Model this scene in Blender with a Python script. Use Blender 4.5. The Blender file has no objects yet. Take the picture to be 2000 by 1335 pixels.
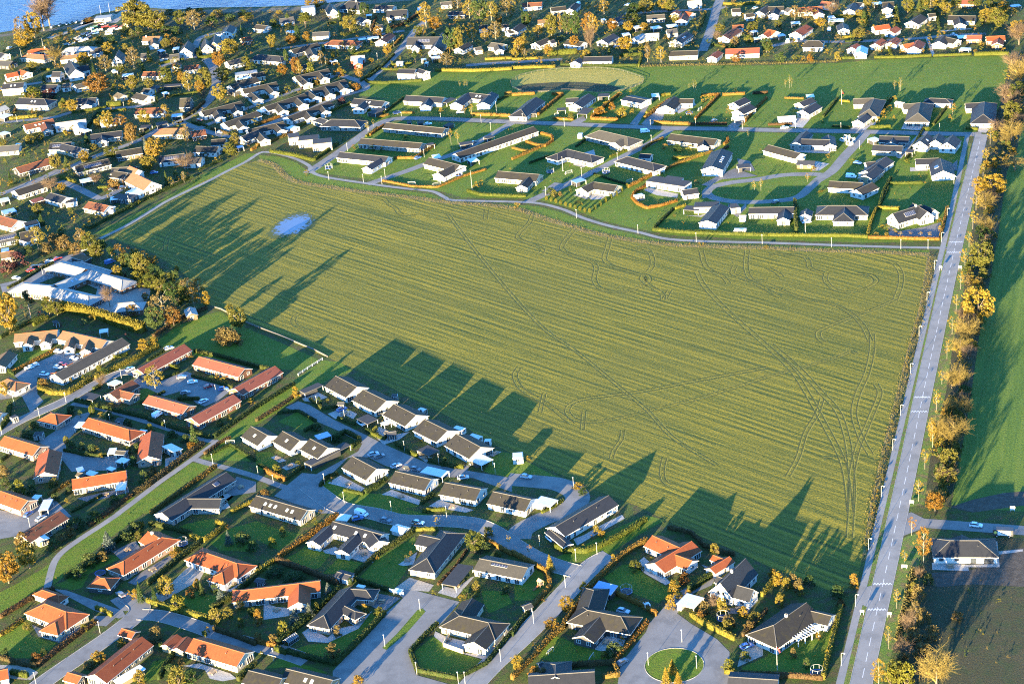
import bpy, math, random
import numpy as np
from mathutils import Matrix, Vector

# ------------------------------------------------------------------ camera, sky, sun, exposure
SC = bpy.context.scene
COL = SC.collection
CAM_H, FPX, DEP, ROLL = 340.0, 3700.0, math.radians(25.0), math.radians(-5.5)
cam_data = bpy.data.cameras.new('camera')
cam = bpy.data.objects.new('camera', cam_data); COL.objects.link(cam)
cam_data.sensor_width = 36.0; cam_data.lens = FPX * 36.0 / 2000.0
cam_data.clip_start = 1.0; cam_data.clip_end = 30000.0
cam.matrix_world = Matrix.Translation((0, 0, CAM_H)) @ Matrix.Rotation(math.pi/2 - DEP, 4, 'X') @ Matrix.Rotation(ROLL, 4, 'Z')
SC.camera = cam

SUN_EL, SUN_AZ = math.radians(6.2), math.radians(29.0 + 180.0)      # azimuth of the sun itself, clockwise from +Y
world = bpy.data.worlds.new('World'); SC.world = world; world.use_nodes = True
wn = world.node_tree.nodes; wl = world.node_tree.links
bg = wn['Background']; sky = wn.new('ShaderNodeTexSky')
sky.sky_type = 'NISHITA'; sky.sun_disc = False
sky.sun_elevation = SUN_EL; sky.sun_rotation = SUN_AZ
sky.air_density = 1.0; sky.dust_density = 0.0; sky.ozone_density = 5.0
wl.new(sky.outputs[0], bg.inputs[0]); bg.inputs[1].default_value = 0.14
sd = bpy.data.lights.new('sun', 'SUN'); so = bpy.data.objects.new('sun', sd); COL.objects.link(so)
sd.energy = 5.0; sd.angle = math.radians(0.5); sd.color = (1.0, 0.79, 0.44)
sun_dir = Vector((math.sin(SUN_AZ)*math.cos(SUN_EL), math.cos(SUN_AZ)*math.cos(SUN_EL), math.sin(SUN_EL)))
so.rotation_euler = sun_dir.to_track_quat('Z', 'Y').to_euler()
SC.view_settings.view_transform = 'Standard'; SC.view_settings.look = 'None'
SC.view_settings.exposure = 3.35; SC.view_settings.gamma = 1.0
SC.render.engine = 'CYCLES'
SC.cycles.max_bounces = 5; SC.cycles.diffuse_bounces = 2; SC.cycles.transparent_max_bounces = 6
SC.cycles.use_denoising = False; SC.cycles.filter_width = 1.15

# ------------------------------------------------------------------ helpers
RNG = np.random.default_rng(7)
random.seed(7)

def P(x, y, z=0.0):
    """where the sight line of photo pixel (x, y) meets height z: survey of the ground from the photograph"""
    u = (x - 1000.0) / FPX; v = -(y - 667.5) / FPX
    c, s = math.cos(ROLL), math.sin(ROLL)
    u, v = c*u - s*v, s*u + c*v
    dx, dy, dz = u, math.cos(DEP) + v*math.sin(DEP), -math.sin(DEP) + v*math.cos(DEP)
    t = (CAM_H - z) / -dz
    return np.array([dx*t, dy*t, z])

def to_px(w):
    d = np.array(w, float) - np.array([0, 0, CAM_H])
    zc = d[1]*math.cos(DEP) - d[2]*math.sin(DEP)
    v = (d[1]*math.sin(DEP) + d[2]*math.cos(DEP)) / zc; u = d[0] / zc
    c, s = math.cos(-ROLL), math.sin(-ROLL)
    u, v = c*u - s*v, s*u + c*v
    return 1000 + u*FPX, 667.5 - v*FPX

TC, TR = 0, 0
def tile(c, r):
    global TC, TR
    TC, TR = c, r
def T(x, y):                       # survey sheet coordinates (four units to a photo pixel) to photo pixel
    return 500*TC + x/4.0, (0, 334, 668, 1002)[TR] + y/4.0
def TP(x, y, z=0.0):
    return P(*T(x, y), z)

def hgt(bx, by, ty, tx=None):      # height of an upright thing from its foot pixel and its top pixel row
    g = P(bx, by); r = math.hypot(g[0], g[1])
    q = P(bx if tx is None else tx, ty, 0.0)
    d = q - np.array([0, 0, CAM_H]); t = r / math.hypot(d[0], d[1])
    return CAM_H + t*d[2]

MATS = {}
class NT:
    def __init__(self, name):
        self.m = bpy.data.materials.new(name); self.m.use_nodes = True
        self.t = self.m.node_tree; self.n = self.t.nodes; self.l = self.t.links
        self.b = self.n['Principled BSDF']; self.out = self.n['Material Output']
        self.b.inputs['Specular IOR Level'].default_value = 0.25
        MATS[name] = self.m
    def new(self, kind, **kw):
        n = self.n.new(kind)
        for k, v in kw.items():
            if k in n.inputs: n.inputs[k].default_value = v
            else: setattr(n, k, v)
        return n
    def noise(self, vec, scale, detail=3.0, rough=0.6):
        n = self.new('ShaderNodeTexNoise'); n.inputs['Scale'].default_value = scale
        n.inputs['Detail'].default_value = detail; n.inputs['Roughness'].default_value = rough
        if vec is not None: self.l.new(vec, n.inputs['Vector'])
        return n.outputs['Fac']
    def ramp(self, fac, stops):
        r = self.new('ShaderNodeValToRGB'); e = r.color_ramp.elements
        while len(e) < len(stops): e.new(0.5)
        for i, (p, c) in enumerate(stops):
            e[i].position = p; e[i].color = (*c, 1.0)
        self.l.new(fac, r.inputs['Fac']); return r.outputs['Color']
    def mix(self, fac, a, b, mode='MIX'):
        m = self.new('ShaderNodeMix'); m.data_type = 'RGBA'; m.blend_type = mode
        for s, v in ((m.inputs[0], fac), (m.inputs[6], a), (m.inputs[7], b)):
            if hasattr(v, 'is_linked') or hasattr(v, 'links'): self.l.new(v, s)
            elif isinstance(v, tuple): s.default_value = (*v[:3], 1.0)
            else: s.default_value = v
        return m.outputs[2]
    def math(self, op, a, b=0.0, c=0.0):
        m = self.new('ShaderNodeMath'); m.operation = op
        for s, v in zip(m.inputs, (a, b, c)):
            if hasattr(v, 'links'): self.l.new(v, s)
            else: s.default_value = v
        return m.outputs[0]
    def bump(self, h, strength=0.5, dist=0.1):
        b = self.new('ShaderNodeBump'); b.inputs['Strength'].default_value = strength
        b.inputs['Distance'].default_value = dist; self.l.new(h, b.inputs['Height'])
        self.l.new(b.outputs[0], self.b.inputs['Normal']); return b
    def col(self, c):
        if isinstance(c, tuple): self.b.inputs['Base Color'].default_value = (*c[:3], 1)
        else: self.l.new(c, self.b.inputs['Base Color'])
    def rough(self, r): self.b.inputs['Roughness'].default_value = r
    def pos(self):
        return self.new('ShaderNodeNewGeometry').outputs['Position']
    def objvec(self):
        return self.new('ShaderNodeTexCoord').outputs['Object']
    def uv(self):
        return self.new('ShaderNodeTexCoord').outputs['UV']
    def rnd(self):
        return self.new('ShaderNodeObjectInfo').outputs['Random']

def ground_mat(name, a, b, c=None, s1=0.05, s2=0.6, bump=0.6, bdist=0.25, rough=0.95, bscale=2.2, grain=0.26):
    """ground cover: two or three tones in patches, fine grain and a rough relief"""
    k = NT(name); p = k.pos()
    f1 = k.noise(p, s1, 4); f2 = k.noise(p, s2, 3)
    col = k.ramp(f1, [(0.35, a), (0.65, b)])
    if c is not None:
        col = k.mix(k.ramp(f2, [(0.45, (0, 0, 0)), (0.62, (1, 1, 1))]), col, c)
    g = k.ramp(k.noise(p, 1.7, 2), [(0.3, (1-grain,)*3), (0.7, (1+grain,)*3)])
    k.col(k.mix(1.0, col, g, 'MULTIPLY')); k.rough(rough)
    if bump: k.bump(k.noise(p, bscale, 3, 0.7), bump, bdist)
    return k.m

# ground covers
ground_mat('garden', (0.0289, 0.0510, 0.0076), (0.0527, 0.0748, 0.0102), (0.0561, 0.0476, 0.0187), 0.09, 0.3, 1.0, 0.6)
ground_mat('lawn', (0.0513, 0.0965, 0.0041), (0.0729, 0.1203, 0.0062), (0.0809, 0.1084, 0.0090), 0.04, 0.3, 1.0, 0.5)
ground_mat('lawn_dry', (0.22, 0.19, 0.040), (0.26, 0.21, 0.046), (0.18, 0.17, 0.035), 0.05, 0.4, 1.0, 0.5)
ground_mat('verge', (0.0616, 0.1176, 0.0134), (0.0896, 0.1232, 0.0202), (0.1064, 0.0896, 0.0358), 0.05, 0.35, 1.0, 0.5)
ground_mat('dry_grass', (0.20, 0.15, 0.055), (0.16, 0.11, 0.045), (0.09, 0.10, 0.022), 0.2, 0.5, 1.0, 0.6)
ground_mat('soil', (0.050, 0.040, 0.030), (0.065, 0.052, 0.040), (0.075, 0.062, 0.05), 0.08, 0.5, 0.6, 0.2)
ground_mat('rough_scrub', (0.034, 0.036, 0.015), (0.052, 0.044, 0.022), (0.030, 0.040, 0.014), 0.05, 0.2, 1.0, 0.6)
ground_mat('asphalt', (0.150, 0.145, 0.142), (0.185, 0.178, 0.172), (0.128, 0.124, 0.122), 0.08, 0.16, 0.05, 0.02, 0.9, grain=0.06)
ground_mat('asphalt_pale', (0.185, 0.178, 0.172), (0.22, 0.21, 0.20), (0.162, 0.157, 0.152), 0.08, 0.16, 0.05, 0.02, 0.9, grain=0.06)
ground_mat('gravel', (0.23, 0.20, 0.17), (0.28, 0.25, 0.21), (0.25, 0.22, 0.19), 0.1, 0.6, 0.25, 0.05, 0.95)
ground_mat('paving', (0.25, 0.235, 0.22), (0.32, 0.30, 0.28), (0.28, 0.26, 0.24), 0.15, 0.8, 0.2, 0.03, 0.9)
ground_mat('paving_dark', (0.10, 0.098, 0.10), (0.14, 0.135, 0.135), (0.12, 0.115, 0.115), 0.15, 0.8, 0.2, 0.03, 0.9)
ground_mat('paint_white', (0.55, 0.55, 0.55), (0.66, 0.66, 0.66), (0.45, 0.45, 0.45), 0.3, 0.9, 0.0, grain=0.06)

def new_obj(name, mesh, parent=None):
    o = bpy.data.objects.new(name, mesh)
    COL.objects.link(o)
    if parent is not None: o.parent = parent
    return o

def mesh_fd(name, verts, faces, mats=(), mi=None, uvs=None, smooth=False):
    m = bpy.data.meshes.new(name)
    m.from_pydata([tuple(v) for v in verts], [], faces)
    for t in mats: m.materials.append(MATS[t] if isinstance(t, str) else t)
    if mi is not None: m.polygons.foreach_set('material_index', np.array(mi, dtype=np.int32))
    if uvs is not None:
        ul = m.uv_layers.new(name='UVMap')
        ul.data.foreach_set('uv', np.array(uvs, dtype=np.float32).ravel())
    if smooth: m.polygons.foreach_set('use_smooth', np.ones(len(m.polygons), dtype=bool))
    m.update(); return m

def mesh_quads(name, V, F, mats=(), mi=None):
    """fast path: V (n,3), F (m,k) arrays"""
    m = bpy.data.meshes.new(name)
    V = np.ascontiguousarray(V, np.float32); F = np.ascontiguousarray(F, np.int32)
    k = F.shape[1]
    m.vertices.add(len(V)); m.vertices.foreach_set('co', V.ravel())
    m.loops.add(F.size); m.loops.foreach_set('vertex_index', F.ravel())
    m.polygons.add(len(F)); m.polygons.foreach_set('loop_start', np.arange(0, F.size, k, dtype=np.int32))
    for t in mats: m.materials.append(MATS[t])
    if mi is not None: m.polygons.foreach_set('material_index', np.array(mi, dtype=np.int32))
    m.update(calc_edges=True); m.validate(); return m

# ------------------------------------------------------------------ labels: every thing says which one it is
ZONE = ''
REG = []
ORD = ['first','second','third','fourth','fifth','sixth','seventh','eighth','ninth','tenth','eleventh','twelfth','thirteenth',
       'fourteenth','fifteenth','sixteenth','seventeenth','eighteenth','nineteenth','twentieth']
def ordinal(i):
    if i < 20: return ORD[i]
    t, u = divmod(i + 1, 10)
    tens = {2:'twent',3:'thirt',4:'fort',5:'fift',6:'sixt',7:'sevent',8:'eight',9:'ninet'}[t]
    return tens + 'ieth' if u == 0 else tens + 'y-' + ORD[u-1]
def zone(z):
    global ZONE
    ZONE = z
def thing(o, desc, cat, group=None, where=None, at=None):
    o['category'] = cat
    if group: o['group'] = group
    loc = at if at is not None else o.location
    px, py = to_px(loc)
    REG.append((o, desc, ZONE if where is None else where, px, py))
    return o
def finish_labels():
    groups = {}
    for o, d, z, x, y in REG: groups.setdefault((d, z), []).append((x, y, o))
    for (d, z), lst in groups.items():
        if len(lst) == 1:
            lst[0][2]['label'] = f'{d} {z}'.strip(); continue
        xs = [a[0] for a in lst]; ys = [a[1] for a in lst]
        if (max(ys) - min(ys)) > 1.2*(max(xs) - min(xs)):
            lst.sort(key=lambda a: a[1]); wd = 'from top'
        else:
            lst.sort(key=lambda a: a[0]); wd = 'from left'
        for i, (x, y, o) in enumerate(lst):
            o['label'] = f'{d} {z}, {ordinal(i)} {wd}'
def struct(o, kind='structure'):
    o['kind'] = kind; return o

# ------------------------------------------------------------------ ground sheets
KEEPOUT_LINES = []; KEEPOUT_POLYS = []
HARD = ('road','street','footpath','car_park','courtyard','pavement','driveway','street_square','main_road','cycle_path','patio','sea','slipway','boat_yard_ground','gravel_yard','school','beach','playground','traffic_island')
def sheet(name, pts, mat, z, kind='structure', parent=None):
    """flat sheet from world points"""
    m = mesh_fd(name, [(p[0], p[1], z) for p in pts], [list(range(len(pts)))], [mat])
    if m.polygons[0].normal.z < 0: m.flip_normals()
    if name in HARD: KEEPOUT_POLYS.append(np.array([p[:2] for p in pts], float))
    o = new_obj(name, m, parent)
    if parent is None: struct(o, kind)
    return o
def area(name, pts, mat, z):       # from sheet coordinates of the current tile
    return sheet(name, [TP(*p) for p in pts], mat, z)
def areap(name, pts, mat, z):      # from photo pixels
    return sheet(name, [P(*p) for p in pts], mat, z)
def smooth_line(pts, step=2.0):
    """Catmull-Rom through world points (n,2)"""
    pts = [np.array(p[:2], float) for p in pts]
    if len(pts) == 2:
        return np.array(pts)
    q = [2*pts[0]-pts[1]] + pts + [2*pts[-1]-pts[-2]]
    out = []
    for i in range(1, len(q)-2):
        n = max(2, int(np.linalg.norm(q[i+1]-q[i]) / step))
        for t in np.linspace(0, 1, n, endpoint=False):
            out.append(0.5*((2*q[i]) + (-q[i-1]+q[i+1])*t + (2*q[i-1]-5*q[i]+4*q[i+1]-q[i+2])*t*t + (-q[i-1]+3*q[i]-3*q[i+1]+q[i+2])*t**3))
    out.append(q[-2]); return np.array(out)
def normals2(L):
    d = np.gradient(L, axis=0); d /= (np.linalg.norm(d, axis=1, keepdims=True) + 1e-9)
    return np.stack([-d[:, 1], d[:, 0]], 1)
def ribbon(name, pts, width, mat, z, sm=True, kind='structure', parent=None, offset=0.0):
    L = smooth_line(pts) if sm else np.array([p[:2] for p in pts], float)
    N = normals2(L); L = L + N*offset
    if name in HARD: KEEPOUT_LINES.append((L, width/2))
    a = L + N*width/2; b = L - N*width/2
    V = np.concatenate([np.c_[a, np.full(len(a), z)], np.c_[b, np.full(len(b), z)]])
    n = len(L); F = np.array([[i+n, i+n+1, i+1, i] for i in range(n-1)])
    o = new_obj(name, mesh_quads(name, V, F, [mat]), parent)
    if parent is None: struct(o, kind)
    return o
def strip3(name, pts, width, h, mat, sm=True, parent=None, kind='structure', z=0.0):
    """raised strip (kerb, low wall) along a line"""
    L = smooth_line(pts) if sm else np.array([p[:2] for p in pts], float)
    N = normals2(L); a = L + N*width/2; b = L - N*width/2; n = len(L)
    z0, z1 = np.full(n, z), np.full(n, z+h)
    V = np.concatenate([np.c_[a, z0], np.c_[a, z1], np.c_[b, z1], np.c_[b, z0]])
    F = []
    for i in range(n-1):
        for k in range(3): F.append([k*n+i, k*n+i+1, (k+1)*n+i+1, (k+1)*n+i])
    F.append([0, n, 2*n, 3*n]); F.append([n-1, 4*n-1, 3*n-1, 2*n-1])
    o = new_obj(name, mesh_quads(name, V, np.array(F), [mat]), parent)
    if parent is None: struct(o, kind)
    return o
def PX(*pts): return [P(*p) for p in pts]
def TX(*pts): return [TP(*p) for p in pts]
# ------------------------------------------------------------------ building materials
def roof_mat(name, a, b, rough=0.75, course=0.36, bump=0.5, moss=None, spec=0.25):
    k = NT(name); uv = k.uv(); p = k.pos()
    sep = k.new('ShaderNodeSeparateXYZ'); k.l.new(uv, sep.inputs[0])
    v = k.math('FRACT', k.math('DIVIDE', sep.outputs[1], course))
    u = k.math('FRACT', k.math('DIVIDE', sep.outputs[0], 0.30))
    h = k.math('ADD', k.math('MULTIPLY', v, 0.7), k.math('MULTIPLY', k.math('ABSOLUTE', k.math('SUBTRACT', u, 0.5)), 0.6))
    w = k.new('ShaderNodeTexWhiteNoise'); w.noise_dimensions = '2D'
    cell = k.new('ShaderNodeCombineXYZ')
    k.l.new(k.math('FLOOR', k.math('DIVIDE', sep.outputs[0], 0.30)), cell.inputs[0])
    k.l.new(k.math('FLOOR', k.math('DIVIDE', sep.outputs[1], course)), cell.inputs[1])
    k.l.new(cell.outputs[0], w.inputs['Vector'])
    f = k.math('ADD', k.math('MULTIPLY', k.noise(p, 0.35, 4), 0.75), k.math('MULTIPLY', w.outputs['Value'], 0.25))
    f = k.math('ADD', f, k.math('MULTIPLY', k.math('SUBTRACT', k.rnd(), 0.5), 0.35))
    c = k.ramp(f, [(0.25, a), (0.75, b)])
    if moss: c = k.mix(k.ramp(k.noise(p, 0.6, 5), [(0.52, (0, 0, 0)), (0.66, (1, 1, 1))]), c, moss)
    k.col(c); k.rough(rough); k.b.inputs['Specular IOR Level'].default_value = spec
    k.bump(h, bump, 0.06); return k.m
roof_mat('roof_black', (0.0095, 0.0105, 0.0140), (0.0165, 0.0175, 0.0215), 0.65)
roof_mat('roof_brown', (0.0133, 0.0123, 0.0116), (0.0216, 0.0196, 0.0171), 0.8, moss=(0.0228, 0.0202, 0.0103))
roof_mat('roof_grey', (0.0320, 0.0301, 0.0269), (0.0461, 0.0429, 0.0371), 0.8)
roof_mat('roof_palegrey', (0.2040, 0.2040, 0.1980), (0.2640, 0.2640, 0.2520), 0.6, course=1.0, bump=0.3)
roof_mat('roof_orange', (0.1320, 0.0304, 0.0088), (0.1760, 0.0480, 0.0144), 0.75)
roof_mat('roof_red', (0.1200, 0.0336, 0.0200), (0.1520, 0.0480, 0.0288), 0.75)
roof_mat('roof_rust', (0.0680, 0.0240, 0.0128), (0.1000, 0.0368, 0.0184), 0.8, moss=(0.0400, 0.0288, 0.0160))
roof_mat('roof_tan', (0.0840, 0.0544, 0.0288), (0.1160, 0.0752, 0.0416), 0.8)
roof_mat('roof_thatch', (0.0520, 0.0416, 0.0280), (0.0680, 0.0544, 0.0376), 0.95, course=0.8, bump=0.3)
roof_mat('roof_felt', (0.0300, 0.0307, 0.0330), (0.0435, 0.0435, 0.0465), 0.85, course=1.0, bump=0.1)
roof_mat('roof_sheet', (0.42, 0.46, 0.49), (0.52, 0.56, 0.58), 0.45, course=1.1, bump=0.15, spec=0.5)
roof_mat('roof_bluesheet', (0.16, 0.25, 0.42), (0.21, 0.31, 0.48), 0.4, course=1.1, bump=0.1, spec=0.5)
def wall_mat(name, a, b, brick=False, rough=0.85):
    k = NT(name); p = k.objvec()
    f = k.math('ADD', k.noise(p, 0.5, 4), k.math('MULTIPLY', k.math('SUBTRACT', k.rnd(), 0.5), 0.4))
    c = k.ramp(f, [(0.3, a), (0.7, b)])
    if brick:
        c = k.mix(1.0, c, k.ramp(k.noise(p, 9.0, 2), [(0.35, (0.75, 0.75, 0.75)), (0.65, (1.2, 1.2, 1.2))]), 'MULTIPLY')
    k.col(c); k.rough(rough); k.bump(k.noise(p, 6.0, 2), 0.15, 0.03); return k.m
wall_mat('wall_white', (0.4391, 0.4266, 0.4015), (0.5018, 0.4893, 0.4642))
wall_mat('wall_cream', (0.3510, 0.3060, 0.2227), (0.4080, 0.3629, 0.2746), True)
wall_mat('wall_yellow', (0.2142, 0.1734, 0.1020), (0.2652, 0.2193, 0.1377), True)
wall_mat('wall_brick', (0.1403, 0.0638, 0.0365), (0.1785, 0.0850, 0.0510), True)
wall_mat('wall_pink', (0.2338, 0.1547, 0.1122), (0.2712, 0.1870, 0.1403), True)
wall_mat('wall_grey', (0.1734, 0.1683, 0.1581), (0.2244, 0.2142, 0.1989))
wall_mat('wall_dark', (0.030, 0.030, 0.032), (0.05, 0.048, 0.046))
wall_mat('wall_red', (0.252, 0.039, 0.021), (0.300, 0.054, 0.030))
wall_mat('wall_wood', (0.0850, 0.0553, 0.0314), (0.1190, 0.0765, 0.0467))
def flat_mat(name, c, rough=0.5, spec=0.4, metal=0.0):
    k = NT(name); p = k.objvec()
    g = k.ramp(k.noise(p, 1.5, 3), [(0.3, (0.88, 0.88, 0.88)), (0.7, (1.1, 1.1, 1.1))])
    k.col(k.mix(1.0, c, g, 'MULTIPLY')); k.rough(rough)
    k.b.inputs['Specular IOR Level'].default_value = spec; k.b.inputs['Metallic'].default_value = metal; return k.m
flat_mat('trim_white', (0.60, 0.59, 0.57)); flat_mat('trim_dark', (0.04, 0.04, 0.045)); flat_mat('trim_wood', (0.30, 0.20, 0.12))
flat_mat('trim_orange', (0.22, 0.065, 0.022), 0.8); flat_mat('trim_grey', (0.09, 0.085, 0.08), 0.8)
flat_mat('glass', (0.030, 0.036, 0.045), 0.08, 0.8); flat_mat('glass_pale', (0.26, 0.33, 0.42), 0.15, 0.8)
flat_mat('solar', (0.025, 0.03, 0.055), 0.2, 0.7); flat_mat('metal_white', (0.36, 0.36, 0.36), 0.4); flat_mat('metal_grey', (0.40, 0.40, 0.41), 0.4)
flat_mat('rubber', (0.02, 0.02, 0.02), 0.8); flat_mat('wood', (0.26, 0.18, 0.11), 0.8); flat_mat('globe', (0.6, 0.6, 0.58), 0.3)
flat_mat('plastic_blue', (0.06, 0.13, 0.45), 0.4); flat_mat('plastic_red', (0.5, 0.04, 0.03), 0.4); flat_mat('stone_pale', (0.10, 0.09, 0.078), 0.9)
flat_mat('bark', (0.12, 0.09, 0.065), 0.9); flat_mat('bark_pale', (0.24, 0.21, 0.17), 0.9); flat_mat('lamp_red', (0.45, 0.02, 0.02), 0.3)
flat_mat('black_mesh', (0.02, 0.02, 0.024), 0.7)
k_ = NT('paint'); oi = k_.new('ShaderNodeObjectInfo'); k_.col(oi.outputs['Color']); k_.rough(0.3); k_.b.inputs['Specular IOR Level'].default_value = 0.5; k_.b.inputs['Coat Weight'].default_value = 0.4

TRIMW = {'orange':'trim_white','red':'trim_white','rust':'trim_white','black':'trim_white','brown':'trim_white'}

def boxv(x0, x1, y0, y1, z0, z1):
    v = [(x0,y0,z0),(x1,y0,z0),(x1,y1,z0),(x0,y1,z0),(x0,y0,z1),(x1,y0,z1),(x1,y1,z1),(x0,y1,z1)]
    f = [(0,3,2,1),(4,5,6,7),(0,1,5,4),(1,2,6,5),(2,3,7,6),(3,0,4,7)]
    return v, f
class MB:
    """collects faces with material slots into one mesh"""
    def __init__(self): self.v = []; self.f = []; self.m = []; self.uv = []
    def add(self, v, f, mi=0):
        b = len(self.v); self.v += [tuple(map(float, a)) for a in v]
        for q in f:
            self.f.append(tuple(b + i for i in q)); self.m.append(mi)
            pts = [np.array(v[i], float) for i in q]
            n = np.cross(pts[1]-pts[0], pts[2]-pts[0]); l = np.linalg.norm(n); n = n/l if l > 1e-9 else np.array([0,0,1.])
            if abs(n[2]) > 0.999 or l <= 1e-9: e1, e2 = np.array([1.,0,0]), np.array([0,1.,0])
            else:
                e1 = np.cross([0,0,1.], n); e1 /= np.linalg.norm(e1); e2 = np.cross(n, e1)
            self.uv += [(p@e1, p@e2) for p in pts]
    def box(self, x0, x1, y0, y1, z0, z1, mi=0):
        v, f = boxv(x0, x1, y0, y1, z0, z1); self.add(v, f, mi)
    def tube(self, a, b, r0, r1=None, n=6, mi=0, cap=True):
        r1 = r0 if r1 is None else r1
        a = np.array(a, float); b = np.array(b, float); d = b-a; d /= np.linalg.norm(d)+1e-9
        u = np.cross(d, [0,0,1.] if abs(d[2]) < 0.9 else [1.,0,0]); u /= np.linalg.norm(u); w = np.cross(d, u)
        v = []
        for c, r in ((a, r0), (b, r1)):
            for i in range(n):
                t = 2*math.pi*i/n; v.append(c + (u*math.cos(t)+w*math.sin(t))*r)
        f = [(i, (i+1)%n, n+(i+1)%n, n+i) for i in range(n)]
        if cap: f += [tuple(range(n-1,-1,-1)), tuple(range(n, 2*n))]
        self.add(v, f, mi)
    def ball(self, c, r, mi=0, n=8, k=5, sz=1.0):
        v = [(c[0], c[1], c[2]-r*sz)]
        for j in range(1, k):
            a = -math.pi/2 + math.pi*j/k
            for i in range(n):
                t = 2*math.pi*i/n; v.append((c[0]+r*math.cos(a)*math.cos(t), c[1]+r*math.cos(a)*math.sin(t), c[2]+r*sz*math.sin(a)))
        v.append((c[0], c[1], c[2]+r*sz)); f = []
        for i in range(n): f.append((0, 1+(i+1)%n, 1+i))
        for j in range(k-2):
            for i in range(n): f.append((1+j*n+i, 1+j*n+(i+1)%n, 1+(j+1)*n+(i+1)%n, 1+(j+1)*n+i))
        for i in range(n): f.append((len(v)-1, 1+(k-2)*n+i, 1+(k-2)*n+(i+1)%n))
        self.add(v, f, mi)
    def mesh(self, name, mats, smooth=False):
        return mesh_fd(name, self.v, self.f, mats, self.m, self.uv, smooth)

# shared window and door meshes (local: x along the wall, y outwards, z up, origin at the foot of the opening)
def window_mesh(w, h, bars, frame='trim_white'):
    b = MB(); b.box(-w/2, w/2, -0.02, 0.03, 0, h, 1)
    t = 0.09
    b.box(-w/2-t, w/2+t, -0.02, 0.07, -t, 0); b.box(-w/2-t, w/2+t, -0.02, 0.07, h, h+t)
    b.box(-w/2-t, -w/2, -0.02, 0.069, 0, h); b.box(w/2, w/2+t, -0.02, 0.069, 0, h)
    for i in range(bars):
        x = -w/2 + w*(i+1)/(bars+1); b.box(x-0.04, x+0.04, -0.02, 0.06, 0, h)
    return b.mesh('window', [frame, 'glass'])
WIN = {}
def wmesh(kind, frame='trim_white'):
    key = kind + frame
    if key not in WIN:
        WIN[key] = {'n': lambda: window_mesh(1.3, 1.2, 1, frame), 't': lambda: window_mesh(1.7, 2.05, 1, frame), 'b': lambda: window_mesh(2.9, 2.05, 2, frame),
                    's': lambda: window_mesh(0.9, 0.7, 0, frame), 'g': lambda: window_mesh(0.9, 1.3, 0, frame)}[kind]()
    return WIN[key]
def door_mesh(w, mat):
    b = MB(); b.box(-w/2, w/2, -0.02, 0.04, 0, 2.1, 1); t = 0.1
    b.box(-w/2-t, -w/2, -0.02, 0.07, 0, 2.1+t); b.box(w/2, w/2+t, -0.02, 0.07, 0, 2.1+t); b.box(-w/2, w/2, -0.02, 0.07, 2.1, 2.1+t)
    b.box(w/2-0.2, w/2-0.12, 0.04, 0.1, 0.95, 1.1, 0)
    if w > 2:
        for i in range(1, 4): b.box(-w/2, w/2, 0.04, 0.055, 0.52*i-0.02, 0.52*i+0.02, 0)
    return b.mesh('door', ['trim_white', mat])
DOORS = {}
def dmesh(w, mat):
    if (w, mat) not in DOORS: DOORS[(w, mat)] = door_mesh(w, mat)
    return DOORS[(w, mat)]
SKYM = None
def skylight_mesh():
    global SKYM
    if SKYM is None:
        b = MB(); b.box(-0.5, 0.5, -0.7, 0.7, -0.05, 0.10, 0); b.box(-0.41, 0.41, -0.6, 0.6, 0.10, 0.12, 1)
        SKYM = b.mesh('skylight', ['metal_grey', 'glass_pale'])
    return SKYM
SOLM = {}
def solar_mesh(w, h):
    if (w, h) not in SOLM:
        b = MB(); b.box(-w/2, w/2, -h/2, h/2, 0.04, 0.12, 0)
        n = max(2, round(w/1.0)); r = max(1, round(h/1.65))
        for i in range(n):
            for j in range(r):
                b.box(-w/2+(i+.03)*w/n, -w/2+(i+.97)*w/n, -h/2+(j+.02)*h/r, -h/2+(j+.98)*h/r, 0.12, 0.135, 1)
        SOLM[(w, h)] = b.mesh('solar_panel', ['metal_grey', 'solar'])
    return SOLM[(w, h)]
CHIM = None
def chimney_mesh():
    global CHIM
    if CHIM is None:
        b = MB(); b.box(-0.35, 0.35, -0.35, 0.35, -1.2, 0.9, 0); b.box(-0.42, 0.42, -0.42, 0.42, 0.9, 1.02, 1); b.box(-0.2, 0.2, -0.2, 0.2, 1.02, 1.2, 1)
        CHIM = b.mesh('chimney', ['wall_white', 'trim_grey'])
    return CHIM
VENTM = None
def vent_mesh():
    global VENTM
    if VENTM is None:
        b = MB(); b.tube((0,0,-0.3), (0,0,0.45), 0.12, 0.12, 6); b.tube((0,0,0.45), (0,0,0.6), 0.18, 0.05, 6); VENTM = b.mesh('roof_vent', ['trim_dark'])
    return VENTM

FOOT = []
CAMXY = np.array([0.0, 0.0])
def inside(p, b, tol=0.0):
    d = p - b['c']; x = d@b['u']; y = d@b['n']
    return -b['L']/2 - tol < x < b['L']/2 + tol and abs(y) < b['W']/2 - 0.35 + tol

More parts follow.
